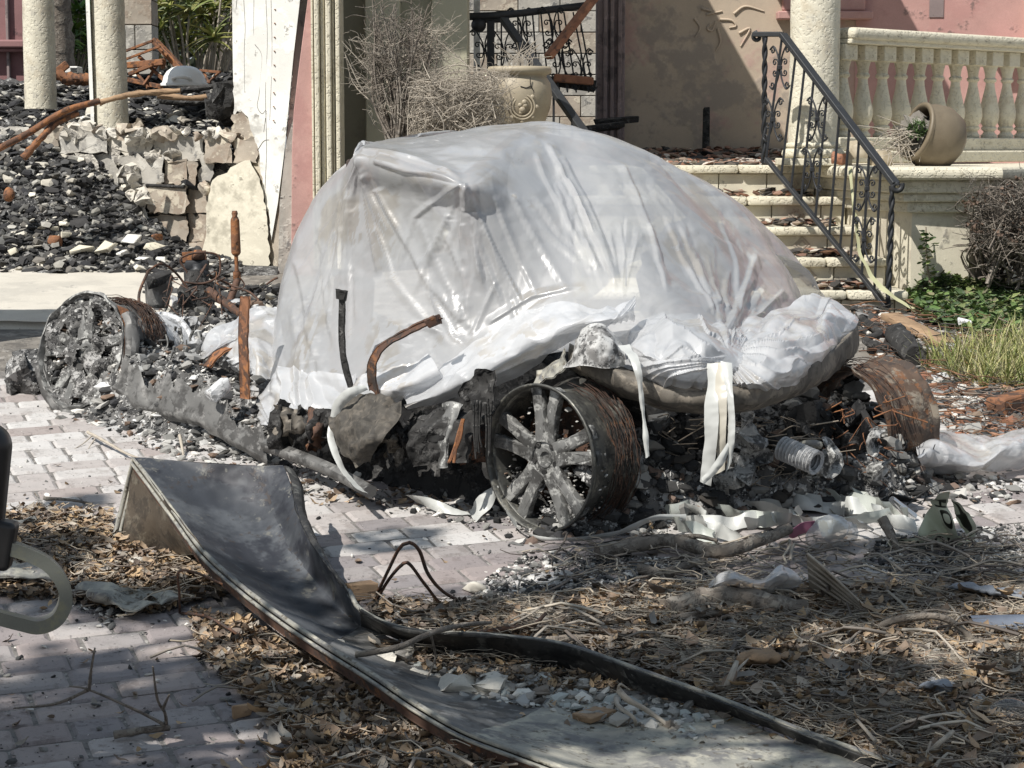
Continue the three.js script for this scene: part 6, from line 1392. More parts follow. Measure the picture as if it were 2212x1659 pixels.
// ---------------------------------------------------------------- wires, sticks, branches, scraps
{
  const w = thing('wire_hoop', 'rusty bent wire hoops standing out of the litter beside the bonnet', 'wire');
  mesh('wire', [tube([[806, 1300, 0], [835, 1240, .18], [862, 1186, .34], [884, 1172, .37], [906, 1190, .32], [925, 1240, .2], [960, 1280, .08], [1020, 1312, 0]], .0055, 60, 6)], M.darkRust, w);
  mesh('wire', [tube([[808, 1306, 0], [838, 1255, .14], [866, 1222, .24], [884, 1218, .25], [920, 1265, .12], [960, 1310, .02], [1030, 1335, .01], [1090, 1345, .02]], .0055, 60, 6)], M.darkRust, w);
  const w2 = thing('thin_stake', 'thin rusty bent rod standing in the leaves left of the bonnet', 'wire');
  mesh('wire', [tube([[388, 1324, 0], [387, 1280, .1], [386, 1236, .19], [420, 1236, .2], [480, 1262, .16]], .004, 30, 5), tube([[388, 1324, 0], [440, 1330, .05], [490, 1355, .06], [540, 1390, .02]], .005, 24, 5)], M.darkRust, w2);
  const br = (label, pts, r, mat = M.bark, forks = [], r1 = r * .6) => {
    const t = thing('branch', label, 'branch');
    mesh('stem', [tube(pts, r, 60, 8, r1, .14)], mat, t);
    forks.forEach((f) => mesh('fork', [tube(f, r * .45, 30, 6, r * .2, .12)], mat, t));
    return t;
  };
  br('thick grey branch lying below the plastic strips', [[1290, 1192, .03], [1360, 1180, .035], [1440, 1168, .04], [1500, 1180, .045], [1560, 1192, .05], [1640, 1168, .06], [1705, 1142, .08]], .028, M.bark, [[[1440, 1168, .04], [1500, 1158, .06], [1550, 1168, .06]], [[1560, 1190, .05], [1520, 1200, .04], [1470, 1225, .02]]], .02);
  br('forked dark branch below the thick grey one', [[1385, 1228, .02], [1430, 1240, .03], [1480, 1222, .03], [1520, 1212, .03]], .02, M.bark, [[[1430, 1240, .03], [1432, 1258, .02], [1420, 1275, .01]]]);
  br('thick upright stub of branch beside the printed tape', [[1905, 1120, .1], [1922, 1150, .06], [1942, 1190, .01]], .02, M.bark);
  br('long pale curved branch across the litter right of centre', [[1700, 1350, .03], [1760, 1362, .03], [1830, 1358, .035], [1890, 1345, .03]], .011, M.paleTwig);
  br('arched grey branch at the right by the grey pipe', [[1880, 1372, .01], [1920, 1345, .06], [1980, 1332, .09], [2040, 1336, .09], [2090, 1370, .05], [2140, 1420, .01]], .013, M.bark, [[[1980, 1332, .09], [2010, 1318, .1], [2075, 1325, .1]]]);
  br('thick mossy bough lying under the plastic bag', [[1440, 1320, .03], [1520, 1295, .045], [1600, 1292, .05], [1690, 1310, .045], [1740, 1318, .03]], .04, M.bark, [[[1440, 1345, .02], [1500, 1330, .04], [1560, 1322, .04]]], .03);
  br('dark stick lying along the litter behind the panel lip', [[1080, 1385, .03], [1180, 1385, .04], [1260, 1378, .03], [1330, 1390, .02], [1370, 1400, .02]], .016, M.bark);
  br('slender stick crossing over the panel lip', [[770, 1415, .09], [860, 1398, .13], [930, 1368, .15], [1000, 1350, .12], [1060, 1345, .06]], .009, M.bark, [[[930, 1368, .15], [940, 1420, .05], [920, 1470, .02]]]);
  br('curved rusty twig beside the wire hoops', [[1010, 1372, .03], [1090, 1358, .04], [1150, 1350, .05], [1180, 1324, .08]], .009, M.darkRust);
  br('pale stick lying inside the bent panel', [[1335, 1490, .12], [1355, 1510, .1], [1390, 1530, .06], [1420, 1550, .03], [1460, 1580, .01]], .009, M.paleTwig, [[[1335, 1490, .12], [1340, 1478, .14], [1360, 1490, .1]]]);
  br('small hooked stick inside the bent panel', [[1332, 1508, .02], [1336, 1525, .06], [1368, 1550, .05], [1374, 1568, .01]], .008, M.paleTwig);
  br('stick standing on end in the litter', [[1408, 1270, .06], [1414, 1290, .03], [1420, 1316, .0]], .008, M.bark);
  br('grey weathered stick in the lower right litter', [[1830, 1528, .01], [1860, 1560, .03], [1890, 1590, .03], [1905, 1630, .01]], .012, M.paleTwig, [[[1890, 1595, .03], [1950, 1585, .02], [2000, 1610, .01]]]);
  br('pale pointed stick at the lower right', [[2000, 1640, .01], [2030, 1605, .06], [2060, 1580, .08]], .01, M.paleTwig);
  br('crossed pale sticks in the sunlit litter', [[1560, 1510, .01], [1580, 1460, .08], [1592, 1430, .1]], .011, M.paleTwig, [[[1572, 1470, .06], [1600, 1440, .08], [1620, 1420, .07]]]);
  br('long thin twig on the lower leaf litter', [[1560, 1425, .01], [1640, 1445, .02], [1740, 1440, .02], [1850, 1445, .01]], .006, M.twig);
  br('flat split palm stem lying in the litter', [[1740, 1360, .02], [1820, 1395, .03], [1900, 1430, .025], [1955, 1452, .01]], .014, M.paleTwig);
  // forked twig on the pavers at lower left
  br('forked bare twig on the pavers at lower left', [[246, 1588, .012], [300, 1578, .016], [366, 1572, .012]], .011, M.bark, [[[366, 1572, .012], [330, 1552, .05], [285, 1530, .1], [192, 1490, .16], [150, 1482, .18]], [[192, 1490, .16], [198, 1440, .26], [205, 1400, .32]], [[192, 1490, .16], [120, 1520, .12], [30, 1530, .06]], [[360, 1570, .012], [356, 1540, .07], [340, 1510, .14], [330, 1440, .28]], [[352, 1530, .1], [366, 1500, .15]]], .008);
  br('dry pale twig on the bright pavers above the bonnet', [[190, 934, .03], [230, 955, .03], [270, 978, .02], [300, 990, .01]], .008, M.paleTwig, [[[200, 940, .03], [180, 958, .01], [160, 970, .0]], [[205, 948, .03], [190, 970, .0]]]);
  br('short pale stick beside the bonnet corner', [[388, 940, .06], [393, 965, .03], [398, 992, .0]], .007, M.paleTwig);
  br('dark thin stick lying on the left pavers', [[95, 1076, .01], [150, 1080, .015], [200, 1088, .01]], .007, M.bark);
  br('bare branch leaning by the rear wheel', [[1900, 1050, .02], [1930, 1010, .08], [1945, 985, .14], [1960, 950, .2]], .009, M.char, [[[1930, 1010, .08], [1990, 1040, .05], [2040, 1075, .02]], [[1945, 985, .14], [2000, 1000, .1], [2020, 960, .18]], [[1960, 1090, .02], [2000, 1060, .04], [2040, 1040, .06]]], .004);
  br('long sunlit stick lying inside the panel beside the hemmed edge', [[850, 1330, .02], [950, 1340, .03], [1030, 1330, .03], [1180, 1330, .02]], .006, M.paleTwig);
  br('thin curved twig at the left of the panel foot', [[560, 1500, .02], [600, 1520, .03], [640, 1545, .03], [700, 1590, .01]], .01, M.paleTwig, [[[600, 1520, .03], [590, 1480, .05], [580, 1460, .05]]]);
  // scraps
  const scrap = (name, label, cat, rows, mat, nu, nv, amp, f, th = .004) => solo(name, [sheet(rows, nu, nv, (u, v, p) => amp * n3(p.x * f, p.y * f, p.z * f), th)], mat, label, cat);
  scrap('metal_scrap', 'curled whitish sheet metal strip left of the bonnet', 'scrap metal', [[[160, 1266, .03], [215, 1262, .05], [290, 1272, .05], [385, 1280, .04]], [[165, 1274, .02], [212, 1284, .07], [290, 1288, .03], [390, 1290, .05]], [[170, 1276, .0], [225, 1300, .03], [290, 1312, .05], [380, 1304, .01]]], M.paleSteel, 50, 20, .02, 9);
  scrap('metal_scrap', 'flat bluish sheet metal at the left edge behind the aluminium loop', 'scrap metal', [[[-60, 1205, .04], [30, 1210, .04], [95, 1222, .05], [110, 1240, .04]], [[-60, 1230, .05], [30, 1236, .06], [90, 1240, .05], [115, 1252, .03]], [[-60, 1250, .02], [30, 1248, .05], [80, 1246, .05], [120, 1262, .01]]], M.paleSteel, 40, 20, .01, 9);
  scrap('shingle_scrap', 'flat dark grey shingle on the sunlit litter', 'shingle', [[[1690, 1470, .02], [1750, 1448, .03], [1830, 1450, .04], [1905, 1455, .03]], [[1690, 1472, .015], [1760, 1472, .03], [1830, 1478, .03], [1890, 1470, .03]], [[1705, 1478, .0], [1770, 1492, .01], [1800, 1494, .01], [1870, 1482, .01]]], M.char, 40, 20, .006, 20, .008);
  scrap('rag', 'bluish grey rag in the shaded litter at right', 'rag', [[[1976, 1478, .02], [2010, 1460, .05], [2045, 1468, .05], [2068, 1490, .02]], [[1985, 1486, .04], [2015, 1478, .07], [2045, 1484, .06], [2066, 1496, .02]], [[1990, 1494, .0], [2020, 1508, .01], [2045, 1506, .01], [2060, 1500, .0]]], M.rag, 36, 24, .02, 12);
  scrap('plastic_scrap', 'small clear plastic scrap at lower right', 'plastic scrap', [[[2100, 1500, .02], [2120, 1494, .04], [2135, 1510, .03]], [[2105, 1512, .02], [2130, 1520, .04], [2150, 1530, .02]], [[2115, 1530, .0], [2135, 1545, .0], [2150, 1548, .0]]], M.filmThick, 24, 20, .015, 15, 0);
  scrap('foam_strip', 'long whitish foam strip lying at the right', 'foam', [[[2020, 1262, .02], [2080, 1258, .045], [2150, 1268, .045], [2240, 1280, .03]], [[2025, 1272, .02], [2080, 1270, .06], [2150, 1282, .06], [2240, 1296, .04]], [[2040, 1274, .0], [2080, 1282, .0], [2150, 1294, .0], [2240, 1304, .0]]], M.rag, 50, 16, .008, 18);
  scrap('bark_slab', 'curled rusty brown bark in the sunlit litter', 'bark', [[[1590, 1420, .03], [1640, 1408, .07], [1705, 1412, .05]], [[1600, 1430, .05], [1645, 1424, .09], [1700, 1420, .06]], [[1620, 1440, .0], [1655, 1436, .03], [1690, 1432, .01]]], M.timber, 30, 16, .015, 14);
  scrap('palm_frond', 'folded grey palm leaf piece standing in the litter', 'palm leaf', [[[1742, 1196, .22], [1790, 1235, .17], [1850, 1290, .08], [1892, 1330, .02]], [[1745, 1235, .12], [1785, 1262, .09], [1835, 1300, .04], [1880, 1334, .01]], [[1748, 1280, .02], [1790, 1300, .01], [1825, 1320, .005], [1870, 1338, .0]]], M.paleTwig, 40, 40, 0, 1, .002);
  const fd = thing('palm_rib', 'ribbed stalks of the folded palm leaf', 'palm leaf');
  for (let k = 0; k < 6; k++) mesh('rib', [tube([[1744 + k, 1196 + k * 14, .22 - k * .035], [1790, 1236 + k * 11, .17 - k * .026], [1888 - k * 3, 1330 + k, .02]], .0045, 16, 5)], M.paleTwig, fd);
  const pp = thing('grey_pipe', 'grey-blue plastic pipe end at the right edge', 'pipe');
  const pc = new THREE.CylinderGeometry(.036, .036, .5, 24, 1, true); pc.rotateZ(Math.PI / 2); pc.rotateY(.1); pc.translate(...G(2090, 1352, .03).add(V(.25, 0, 0)).toArray());
  const pi = pc.clone().scale(1, 1, 1); mesh('tube', [pc], tint(M.rag, [.8, .85, .95]), pp);
  const gl = thing('glass_jar', 'small round clear glass jar at the lower right edge', 'jar', null, G(2180, 1545, .045));
  const gb = new THREE.SphereGeometry(.05, 24, 18); gb.scale(1.2, .9, 1);
  mesh('bowl', [gb], new THREE.MeshPhysicalMaterial({ color: 0xffffff, roughness: .03, transmission: 1, thickness: 0, ior: 1.5, side: THREE.DoubleSide }), gl);
  const st = roughen(bar([1225, 1282, .03], [1250, 1285, .03], .06, .05), .01, 20);
  const stones = [[[50, 1135], .045], [[290, 1220], .03], [[855, 1420], .05], [[1060, 1480], .055], [[1000, 1485], .05], [[700, 1400], .05], [[820, 1435], .045], [[1025, 1270], .028], [[905, 1460], .03]];
  stones.forEach(([[x, y], r], i) => { const k = roughen(new THREE.IcosahedronGeometry(r, 2), r * .6, 14, i); k.scale(1.2, .55, 1); const q = G(x, y, r * .3); k.translate(q.x, q.y, q.z); solo('stone', [k], i % 3 === 1 ? M.concrete : M.mortar, ['pale pebble in the litter above the aluminium loop', 'grey stone at the foot of the folded panel end', 'pale chunk inside the upper panel', 'pointed pale chunk lying inside the panel', 'blocky pale chunk beside the pointed one in the panel', 'large chunk at the bend of the panel', 'chunk by the hemmed panel edge', 'small stone near the wire hoops', 'reddish stone inside the panel'][i], 'stone'); });
  [[1160, 1130, 7, .06, .02], [520, 1535, 1, .05, .03], [780, 1275, 2, .1, .05], [1285, 1545, 3, .12, .02]].forEach(([x, y, k, w, h], i) => { const q = G(x, y, h / 2); const b = roughen(new RoundedBoxGeometry(w, h, w * .5, 1, .004), .006, 20, k); b.rotateY(.3 * k); b.translate(q.x, q.y, q.z); solo('wood_chunk', [b], i === 1 ? M.timber : i === 0 ? M.char : M.timber, ['dark flat chunk on the pavers below the near wheel', 'small sawn wood block on the lower pavers', 'weathered wood block between bonnet and wire hoops', 'orange wood splinter lying inside the panel'][i], 'wood'); });
  // charred log and planks right of the car
  const lg = thing('charred_log', 'short black charred log lying beyond the right wheel', 'log');
  mesh('log', [tube([[1935, 722, .08], [1955, 745, .08], [1980, 772, .07]], .06, 16, 10, .055, .2)], M.char, lg);
  solo('long_board', [roughen(bar(G(1920, 682, .1), G(2050, 745, .03), .11, .03), .004, 12)], M.timber, 'long scorched board right of the charred log', 'board');
  solo('metal_trim', [bar(G(2035, 742, .03), G(2150, 775, .02), .05, .02)], M.whiteAlloy, 'pale metal trim strip beyond the long board', 'scrap metal');
  solo('black_hose', [tube([[1862, 690, .05], [1900, 720, .05], [1870, 735, .04], [1900, 748, .04], [1945, 752, .03]], .022, 30, 7)], M.char, 'black looped hose by the charred log', 'hose');
  solo('pvc_pipe', [tube([[2030, 862, .02], [2110, 862, .02]], .014, 6, 8)], M.stuccoWhite, 'short white pipe on the debris below the grass', 'pipe');
  solo('rust_block', [roughen(bar([2150, 880, .05], [2230, 860, .05], .1, .08), .015, 12)], M.rust, 'rusty block at the right edge below the grass', 'scrap');
  solo('white_casting', [roughen(bar([2070, 700, .06], [2100, 702, .06], .07, .06), .012, 14)], M.whiteAlloy, 'small white metal casting on the debris by the green plants', 'scrap metal');
  solo('white_sheet_scrap', [sheet([[[1990, 815, .02], [2030, 806, .04], [2060, 812, .03]], [[1995, 825, .01], [2030, 824, .02], [2060, 820, .02]]], 20, 8, (u, v, p) => .01 * n3(p.x * 12, p.y, p.z * 12), .004)], M.whiteAlloy, 'white scrap beside the grass tufts', 'scrap');
  solo('burnt_lump', [roughen(new THREE.IcosahedronGeometry(.09, 3).translate(...G(60, 812, .07).toArray()), .05, 9)], M.ash, 'burnt lump of tyre and ash left of the far wheel', 'lump');
}
// ---------------------------------------------------------------- plastic strips and printed tape
{
  M.tapeBeige = M.tape.clone(); M.tapeBeige.color.setRGB(.50, .47, .40);
  const strip = (label, a, b, mat = M.tape, n = 60, amp = .008) => { const o = solo('plastic_strip', [sheet([a, a.map((p, i) => { const q = AT(p).lerp(AT(b[i]), .5); return q.add(V(0, 0, .006)); }), b], n, 5, (u, v, p) => amp * n3(p.x * 7, p.y * 7, p.z * 7) + .0015 * n3(p.x * 30, p.y * 30, p.z * 30))], mat, label, 'plastic strip'); return o; };
  strip('narrow grey strip hanging from the tail beam nearest the wheel', [[1334, 742, 7.1], [1366, 790, 6.93], [1382, 880, 6.92], [1394, 990, 6.9]], [[1360, 742, 7.1], [1384, 790, 6.93], [1394, 880, 6.92], [1404, 985, 6.9]]);
  strip('wide pale strip hanging from the bundles down to the ground', [[1530, 786, 6.95], [1526, 860, 6.9], [1520, 940, 6.88], [1514, 1040, 6.9]], [[1556, 786, 6.93], [1552, 860, 6.86], [1550, 940, 6.84], [1536, 1050, 6.88]]);
  strip('beige strip in the middle of the hanging strips', [[1546, 785, 6.94], [1542, 850, 6.88], [1546, 930, 6.86], [1545, 1025, 6.88]], [[1572, 785, 6.92], [1570, 850, 6.85], [1568, 930, 6.83], [1566, 1015, 6.86]], M.tapeBeige);
  strip('bluish strip hanging right of the beige one', [[1558, 782, 6.93], [1566, 840, 6.86], [1572, 920, 6.84], [1566, 1020, 6.84]], [[1580, 786, 6.92], [1584, 850, 6.84], [1588, 925, 6.82], [1582, 1000, 6.83]]);
  strip('folded bright strip end crossing the hanging strips', [[1574, 952, 6.84], [1552, 985, 6.82], [1530, 1015, 6.82], [1515, 1032, 6.83]], [[1580, 970, 6.84], [1566, 1000, 6.82], [1542, 1030, 6.82], [1520, 1046, 6.83]]);
  strip('strip lying round the foot of the near wheel', [[1088, 1090, .06], [1120, 1138, .03], [1180, 1160, .02], [1270, 1158, .03], [1360, 1136, .05], [1420, 1112, .08], [1480, 1112, .06]], [[1108, 1110, .02], [1135, 1152, .005], [1185, 1168, .005], [1270, 1168, .005], [1360, 1150, .02], [1420, 1122, .06], [1480, 1125, .04]]);
  strip('bright strip curling from the wheel foot toward the left', [[878, 1066, .05], [930, 1076, .05], [980, 1098, .02], [1020, 1108, .01]], [[890, 1078, .02], [925, 1098, .01], [975, 1112, .005], [1015, 1112, .005]]);
  strip('upright strip fold left of the near wheel', [[1010, 1110, .0], [1030, 1076, .07], [1058, 1054, .11], [1075, 1050, .12]], [[1030, 1130, .0], [1060, 1098, .04], [1072, 1072, .08], [1080, 1060, .1]]);
  strip('dark greenish strip hanging at the left of the door remnant', [[712, 905, 7.55], [708, 950, 7.5], [730, 1010, 7.38], [772, 1058, 7.22]], [[724, 905, 7.55], [722, 955, 7.5], [748, 1015, 7.38], [795, 1066, 7.22]]);
  strip('curled strip along the upper left of the door remnant', [[712, 905, 7.52], [722, 868, 7.5], [752, 840, 7.48], [790, 830, 7.5]], [[716, 925, 7.52], [738, 885, 7.5], [765, 858, 7.48], [795, 842, 7.5]]);
  strip('broad blue-grey strip slanting right behind the near wheel', [[1392, 985, .22], [1450, 1040, .14], [1510, 1090, .06], [1560, 1150, .02]], [[1400, 1010, .16], [1455, 1078, .06], [1505, 1110, .02], [1550, 1160, .0]]);
  const spots = [[1440, 1060, 110, 30], [1480, 1100, 120, -20], [1560, 1070, 130, 12], [1600, 1085, 150, 20], [1590, 1110, 140, 26], [1650, 1100, 120, 30], [1540, 1140, 90, 34], [1500, 1150, 90, 40], [1700, 1070, 120, 30], [1760, 1090, 110, 18], [1820, 1080, 120, 28], [1870, 1100, 110, 30], [1790, 1130, 150, 14], [1900, 1090, 100, 40], [1450, 1090, 130, 40], [1520, 1060, 110, -14], [1620, 1060, 120, 22], [1580, 1125, 120, -10], [1670, 1120, 110, -22], [1840, 1130, 130, -24], [1930, 1120, 80, 30], [1480, 1035, 100, 30]];
  const stripNames = ['crumpled strip just behind the near wheel foot', 'strip sloping up to the right right of the wheel foot', 'strip under the end of the wide hanging strip', 'long pale strip running right from the hanging strips', 'long greenish strip below the long pale one', 'pale strip sloping down toward the thick branch tip', 'short strip touching the back of the thick grey branch', 'shortest strip nearest the thick grey branch on its left', 'strip in front of the ribbed bellows', 'greenish strip in front of the white castings', 'strip sloping down right behind the clear wrapper', 'strip just left of the shiny chrome tube', 'long strip passing under the clear wrapper', 'greenish end strip beside the upright branch stub', 'wide strip sloping down from behind the near wheel', 'strip lying across the foot of the hanging strips', 'strip below the white castings left of the bellows', 'strip rising right between the two long pale strips', 'strip lying against the tip of the thick grey branch', 'strip rising right in front of the chrome tube', 'short strip just left of the printed tape', 'strip nearest the tyre cords of the near wheel'];
  spots.forEach(([x, y, L, dy], i) => {
    const a = [], b = [];
    for (let k = 0; k <= 4; k++) { const t = (k / 4 - .5) * 1.15, h = .02 + .05 * Math.abs(n3(i * 3.1, k * .8, 2)); a.push([x + t * L, y + t * dy - 16 + 9 * n3(i, k, 1), h + .025]); b.push([x + t * L + 8, y + t * dy + 15 + 7 * n3(i, k, 4), h * .4]); }
    const o = strip(stripNames[i], a, b, i % 3 === 1 ? M.tapeGreen : M.tape, 36, .02);
    o.userData.group = 'tangled plastic strips on the ground';
  });
  // printed tape: dark letters are the print of the strip itself
  const cv = document.createElement('canvas'); cv.width = 512; cv.height = 128;
  const x = cv.getContext('2d');
  x.fillStyle = '#c6cbb6'; x.fillRect(0, 0, 512, 128);
  x.fillStyle = '#1d2015'; x.font = 'bold 112px sans-serif'; x.textBaseline = 'middle';
  x.fillText('OH', 40, 68); x.fillText('OH', 300, 68);
  const ct = new THREE.CanvasTexture(cv); ct.colorSpace = THREE.SRGBColorSpace; ct.wrapS = ct.wrapT = THREE.RepeatWrapping;
  const pm = new THREE.MeshStandardMaterial({ name: 'printed tape', map: ct, roughness: .45, side: THREE.DoubleSide });
  const pt = thing('printed_tape', 'crumpled pale green tape with bold black letters at the right of the strips', 'tape');
  const piece = (a, b, u0, u1, name) => {
    const g = sheet([a, b], 30, 6, (u, v, p) => .012 * n3(p.x * 9, p.y * 9, p.z * 9)), uv = [];
    for (let j = 0; j <= 6; j++) for (let i = 0; i <= 30; i++) uv.push(lerp(u0, u1, i / 30), 1 - j / 6);
    g.setAttribute('uv', new THREE.Float32BufferAttribute(uv, 2));
    const m = new THREE.Mesh(g, pm); m.name = name; m.castShadow = m.receiveShadow = true; pt.add(m);
  };
  piece([[2052, 1166, .02], [2028, 1110, .14], [2012, 1084, .2], [2040, 1060, .27]], [[2076, 1172, .02], [2056, 1118, .12], [2046, 1086, .18], [2056, 1062, .26]], 0, .5, 'fold');
  piece([[1976, 1170, .03], [2000, 1110, .1], [2024, 1084, .18]], [[1960, 1180, .0], [2040, 1162, .02], [2062, 1150, .05]], .9, 1.1, 'fold');
  piece([[1920, 1172, .02], [1975, 1160, .05], [2030, 1160, .04], [2076, 1158, .04]], [[1915, 1182, .0], [1975, 1184, .0], [2030, 1178, .0], [2080, 1176, .0]], 0, 1, 'fold');
  piece([[2054, 1078, .2], [2078, 1096, .16], [2106, 1130, .08], [2100, 1160, .02]], [[2066, 1120, .1], [2076, 1130, .08], [2092, 1160, .02], [2086, 1174, .0]], .15, .06, 'fold');
  const pk = solo('pink_wrapper', [sheet([[[1700, 1146, .05], [1730, 1132, .07], [1760, 1126, .08]], [[1706, 1162, .01], [1740, 1152, .03], [1770, 1140, .05]]], 20, 8, (u, v, p) => .012 * n3(p.x * 14, p.y * 14, p.z * 14), .002)], plain([.36, .14, .22], .5), 'small pink wrapper among the plastic strips', 'wrapper');
  solo('clear_wrapper', [sheet([[[1740, 1160, .02], [1775, 1130, .08], [1810, 1124, .1], [1838, 1136, .06]], [[1750, 1168, .0], [1780, 1158, .05], [1810, 1150, .07], [1840, 1150, .04]], [[1770, 1172, .0], [1790, 1176, .0], [1815, 1172, .0], [1836, 1160, .0]]], 40, 30, (u, v, p) => .03 * (1 - Math.abs(n3(p.x * 11, p.y * 11, p.z * 11))))], M.filmThick, 'crumpled white clear wrapper beside the pink one', 'wrapper');
  const can = new THREE.CylinderGeometry(.012, .022, .12, 20); can.rotateZ(.9); can.rotateY(.5); can.translate(...G(1948, 1098, .05).toArray());
  solo('chrome_tube', [can], plain([.7, .7, .7], .18, { metalness: 1 }), 'short shiny chrome tube next to the printed tape', 'tube');
}
// ---------------------------------------------------------------- litter, gravel and ash
{
  const LEAF = [[.25, .175, .11], [.30, .215, .135], [.20, .14, .095], [.15, .11, .08], [.36, .265, .175], [.24, .195, .15], [.31, .27, .22], [.11, .085, .068], [.36, .25, .14], [.22, .2, .175]];
  const litter = [[[790, 1315], [1000, 1322], [1250, 1295], [1420, 1280], [1700, 1290], [2250, 1260], [2250, 1720], [1980, 1700], [1760, 1600], [1560, 1524], [1380, 1452], [1215, 1398], [1060, 1380], [880, 1368]], [[420, 1340], [520, 1360], [600, 1400], [700, 1460], [800, 1520], [900, 1580], [1010, 1640], [1100, 1720], [560, 1720], [660, 1640], [600, 1560], [520, 1500], [440, 1420]], [[-20, 1110], [80, 1100], [240, 1120], [250, 1170], [330, 1200], [440, 1205], [480, 1290], [330, 1330], [120, 1300], [-20, 1290]]];
  const lg = [leafGeo(.12, .24, 1), leafGeo(.25, .22, 3), leafGeo(-.12, .26, 5)];
  const lay = (pts, s0, s1, h) => pts.map((p) => { const s = rr(s0, s1); return { p: p.clone().add(V(0, rr(.002, h), 0)), s: V(s, s * .9, s * rr(.7, 1.1)), r: [rr(-.55, .55), rr(0, 6.28), rr(-.6, .6)], c: shade(pick(LEAF), .35) }; });
  lg.forEach((g, k) => {
    const items = [...lay(spread(litter[0], 6500, 0, (x, y) => .55 + .6 * n3(x * .006, y * .012, 3)), .018, .08, .035), ...lay(spread(litter[1], 2600), .028, .075, .04), ...lay(spread(litter[2], 1300), .022, .055, .03)];
    scatter('leaf_litter', ['brown fallen leaves carpeting the near drive', 'curled brown fallen leaves over the near drive', 'pale brown dry leaves over the near drive'][k], 'leaves', g, leafMat, items);
  });
  scatter('leaf_litter', 'larger broad tan leaves lying on top of the near litter', 'leaves', lg[1], leafMat, [...lay(spread([[560, 1480], [1010, 1640], [1100, 1720], [560, 1720]], 110), .07, .11, .05), ...lay(spread([[1300, 1300], [2212, 1300], [2212, 1659], [1950, 1659], [1500, 1490]], 150), .06, .1, .06)]);
  const few = lay([...spread([[0, 1000], [2212, 1000], [2212, 1659], [0, 1659]], 260), ...spread([[640, 1040], [1100, 1040], [1100, 1110], [640, 1090]], 120), ...spread([[1000, 1400], [1700, 1560], [1500, 1650], [1100, 1560]], 90)], .022, .055, .01);
  scatter('leaf_litter', 'scattered single dead leaves on the pavers', 'leaves', lg[0], leafMat, few);
  const st = (seed += 7, stickGeo(2)), sticks = [];
  for (const p of [...spread(litter[0], 800), ...spread(litter[1], 120), ...spread(litter[2], 160), ...spread([[1250, 1180], [2212, 1180], [2212, 1300], [1250, 1300]], 260)]) { const s = rr(.06, .3); sticks.push({ p: p.add(V(0, rr(.006, .05), 0)), s: V(s, s * .8, s * .8), r: [rr(-.3, .3), rr(0, 6.28), rr(-.3, .3)], c: shade(pick([[.24, .20, .16], [.34, .29, .23], [.14, .115, .095], [.4, .34, .26]]), .3) }); }
  const straw = [];
  for (const p of [...spread(litter[0], 4200, 0, (x, y) => .5 + .9 * n3(x * .005, y * .009, 21)), ...spread(litter[1], 260), ...spread([[780, 1380], [1100, 1390], [1260, 1420], [1150, 1480], [960, 1450]], 160)]) { const s = rr(.05, .22); straw.push({ p: p.add(V(0, rr(.012, .05), 0)), s: V(s, s * .5, s * .22), r: [rr(-.2, .2), rr(0, 6.28), rr(-.22, .22)], c: shade(pick([[.36, .32, .26], [.28, .25, .21], [.42, .38, .31], [.2, .175, .15]]), .3) }); }
  const thick = [];
  for (const p of [...spread(litter[0], 150), ...spread([[1150, 1200], [2212, 1180], [2212, 1300], [1150, 1310]], 60), ...spread(litter[1], 18)]) { const s = rr(.18, .5); thick.push({ p: p.add(V(0, rr(.02, .05), 0)), s: V(s, s * .8, s * rr(.7, 1.3)), r: [0, rr(0, 6.28), rr(-.25, .25)], c: shade(pick([[.22, .19, .16], [.3, .265, .22], [.12, .1, .085], [.36, .32, .26]]), .3) }); }
  scatter('twig_litter', 'thicker bent grey twigs lying across the leaf litter', 'twigs', stickGeo(9), leafMat, thick);
  scatter('ash_gravel', 'grey ash flecks sifted over the leaf litter', 'ash', chipGeo(.5, 11), chipMat, chips(spread(litter[0], 5200, 0, (x, y) => .3 + .9 * n3(x * .006, y * .012, 55)).map((p) => p.add(V(0, .022, 0))), .003, .018, [[.3, .295, .28], [.2, .198, .19], [.42, .41, .39], [.08, .08, .08]]));
  scatter('straw_litter', 'thin grey dry straw and palm fibre over the leaf litter', 'straw', stickGeo(5), leafMat, straw);
  scatter('leaf_litter', 'dark crumbled leaves lying inside the bent panel', 'leaves', lg[1], leafMat, lay(spread([[800, 1400], [1080, 1410], [1250, 1450], [1400, 1500], [1250, 1500], [1050, 1490], [880, 1450]], 900), .015, .05, .025));
  scatter('twig_litter', 'grey and brown dry twigs strewn through the leaf litter', 'twigs', st, leafMat, sticks);
  // ash and gravel
  const cg = chipGeo(.6, 6), cg2 = chipGeo(.7, 7);
  const carEdge = [[30, 800], [230, 850], [560, 1010], [760, 1075], [1060, 1150], [1400, 1160], [1750, 1100], [2000, 1080], [2212, 1090], [2212, 1040], [1980, 960], [1850, 860], [1400, 930], [1050, 900], [560, 860], [200, 760]];
  scatter('ash_gravel', 'grey ash crumbs and cinders around the wreck', 'ash', cg, chipMat, chips([...spread(carEdge, 9000), ...spread([[200, 850], [560, 990], [700, 1070], [560, 1060], [300, 960], [150, 890]], 900)], .003, .028, ASH));
  scatter('ash_gravel', 'pale and black grit scattered over the pavers', 'grit', cg2, chipMat, chips([...spread([[0, 690], [2212, 1000], [2212, 1659], [0, 1659]], 2600), ...spread([[1150, 1190], [1560, 1210], [1500, 1300], [1000, 1320], [1050, 1250]], 5200), ...spread([[1900, 1160], [2212, 1130], [2212, 1260], [1850, 1230]], 3200), ...spread([[180, 1200], [330, 1310], [230, 1350], [120, 1290]], 1000)], .002, .014, ASH.slice(0, 8)));
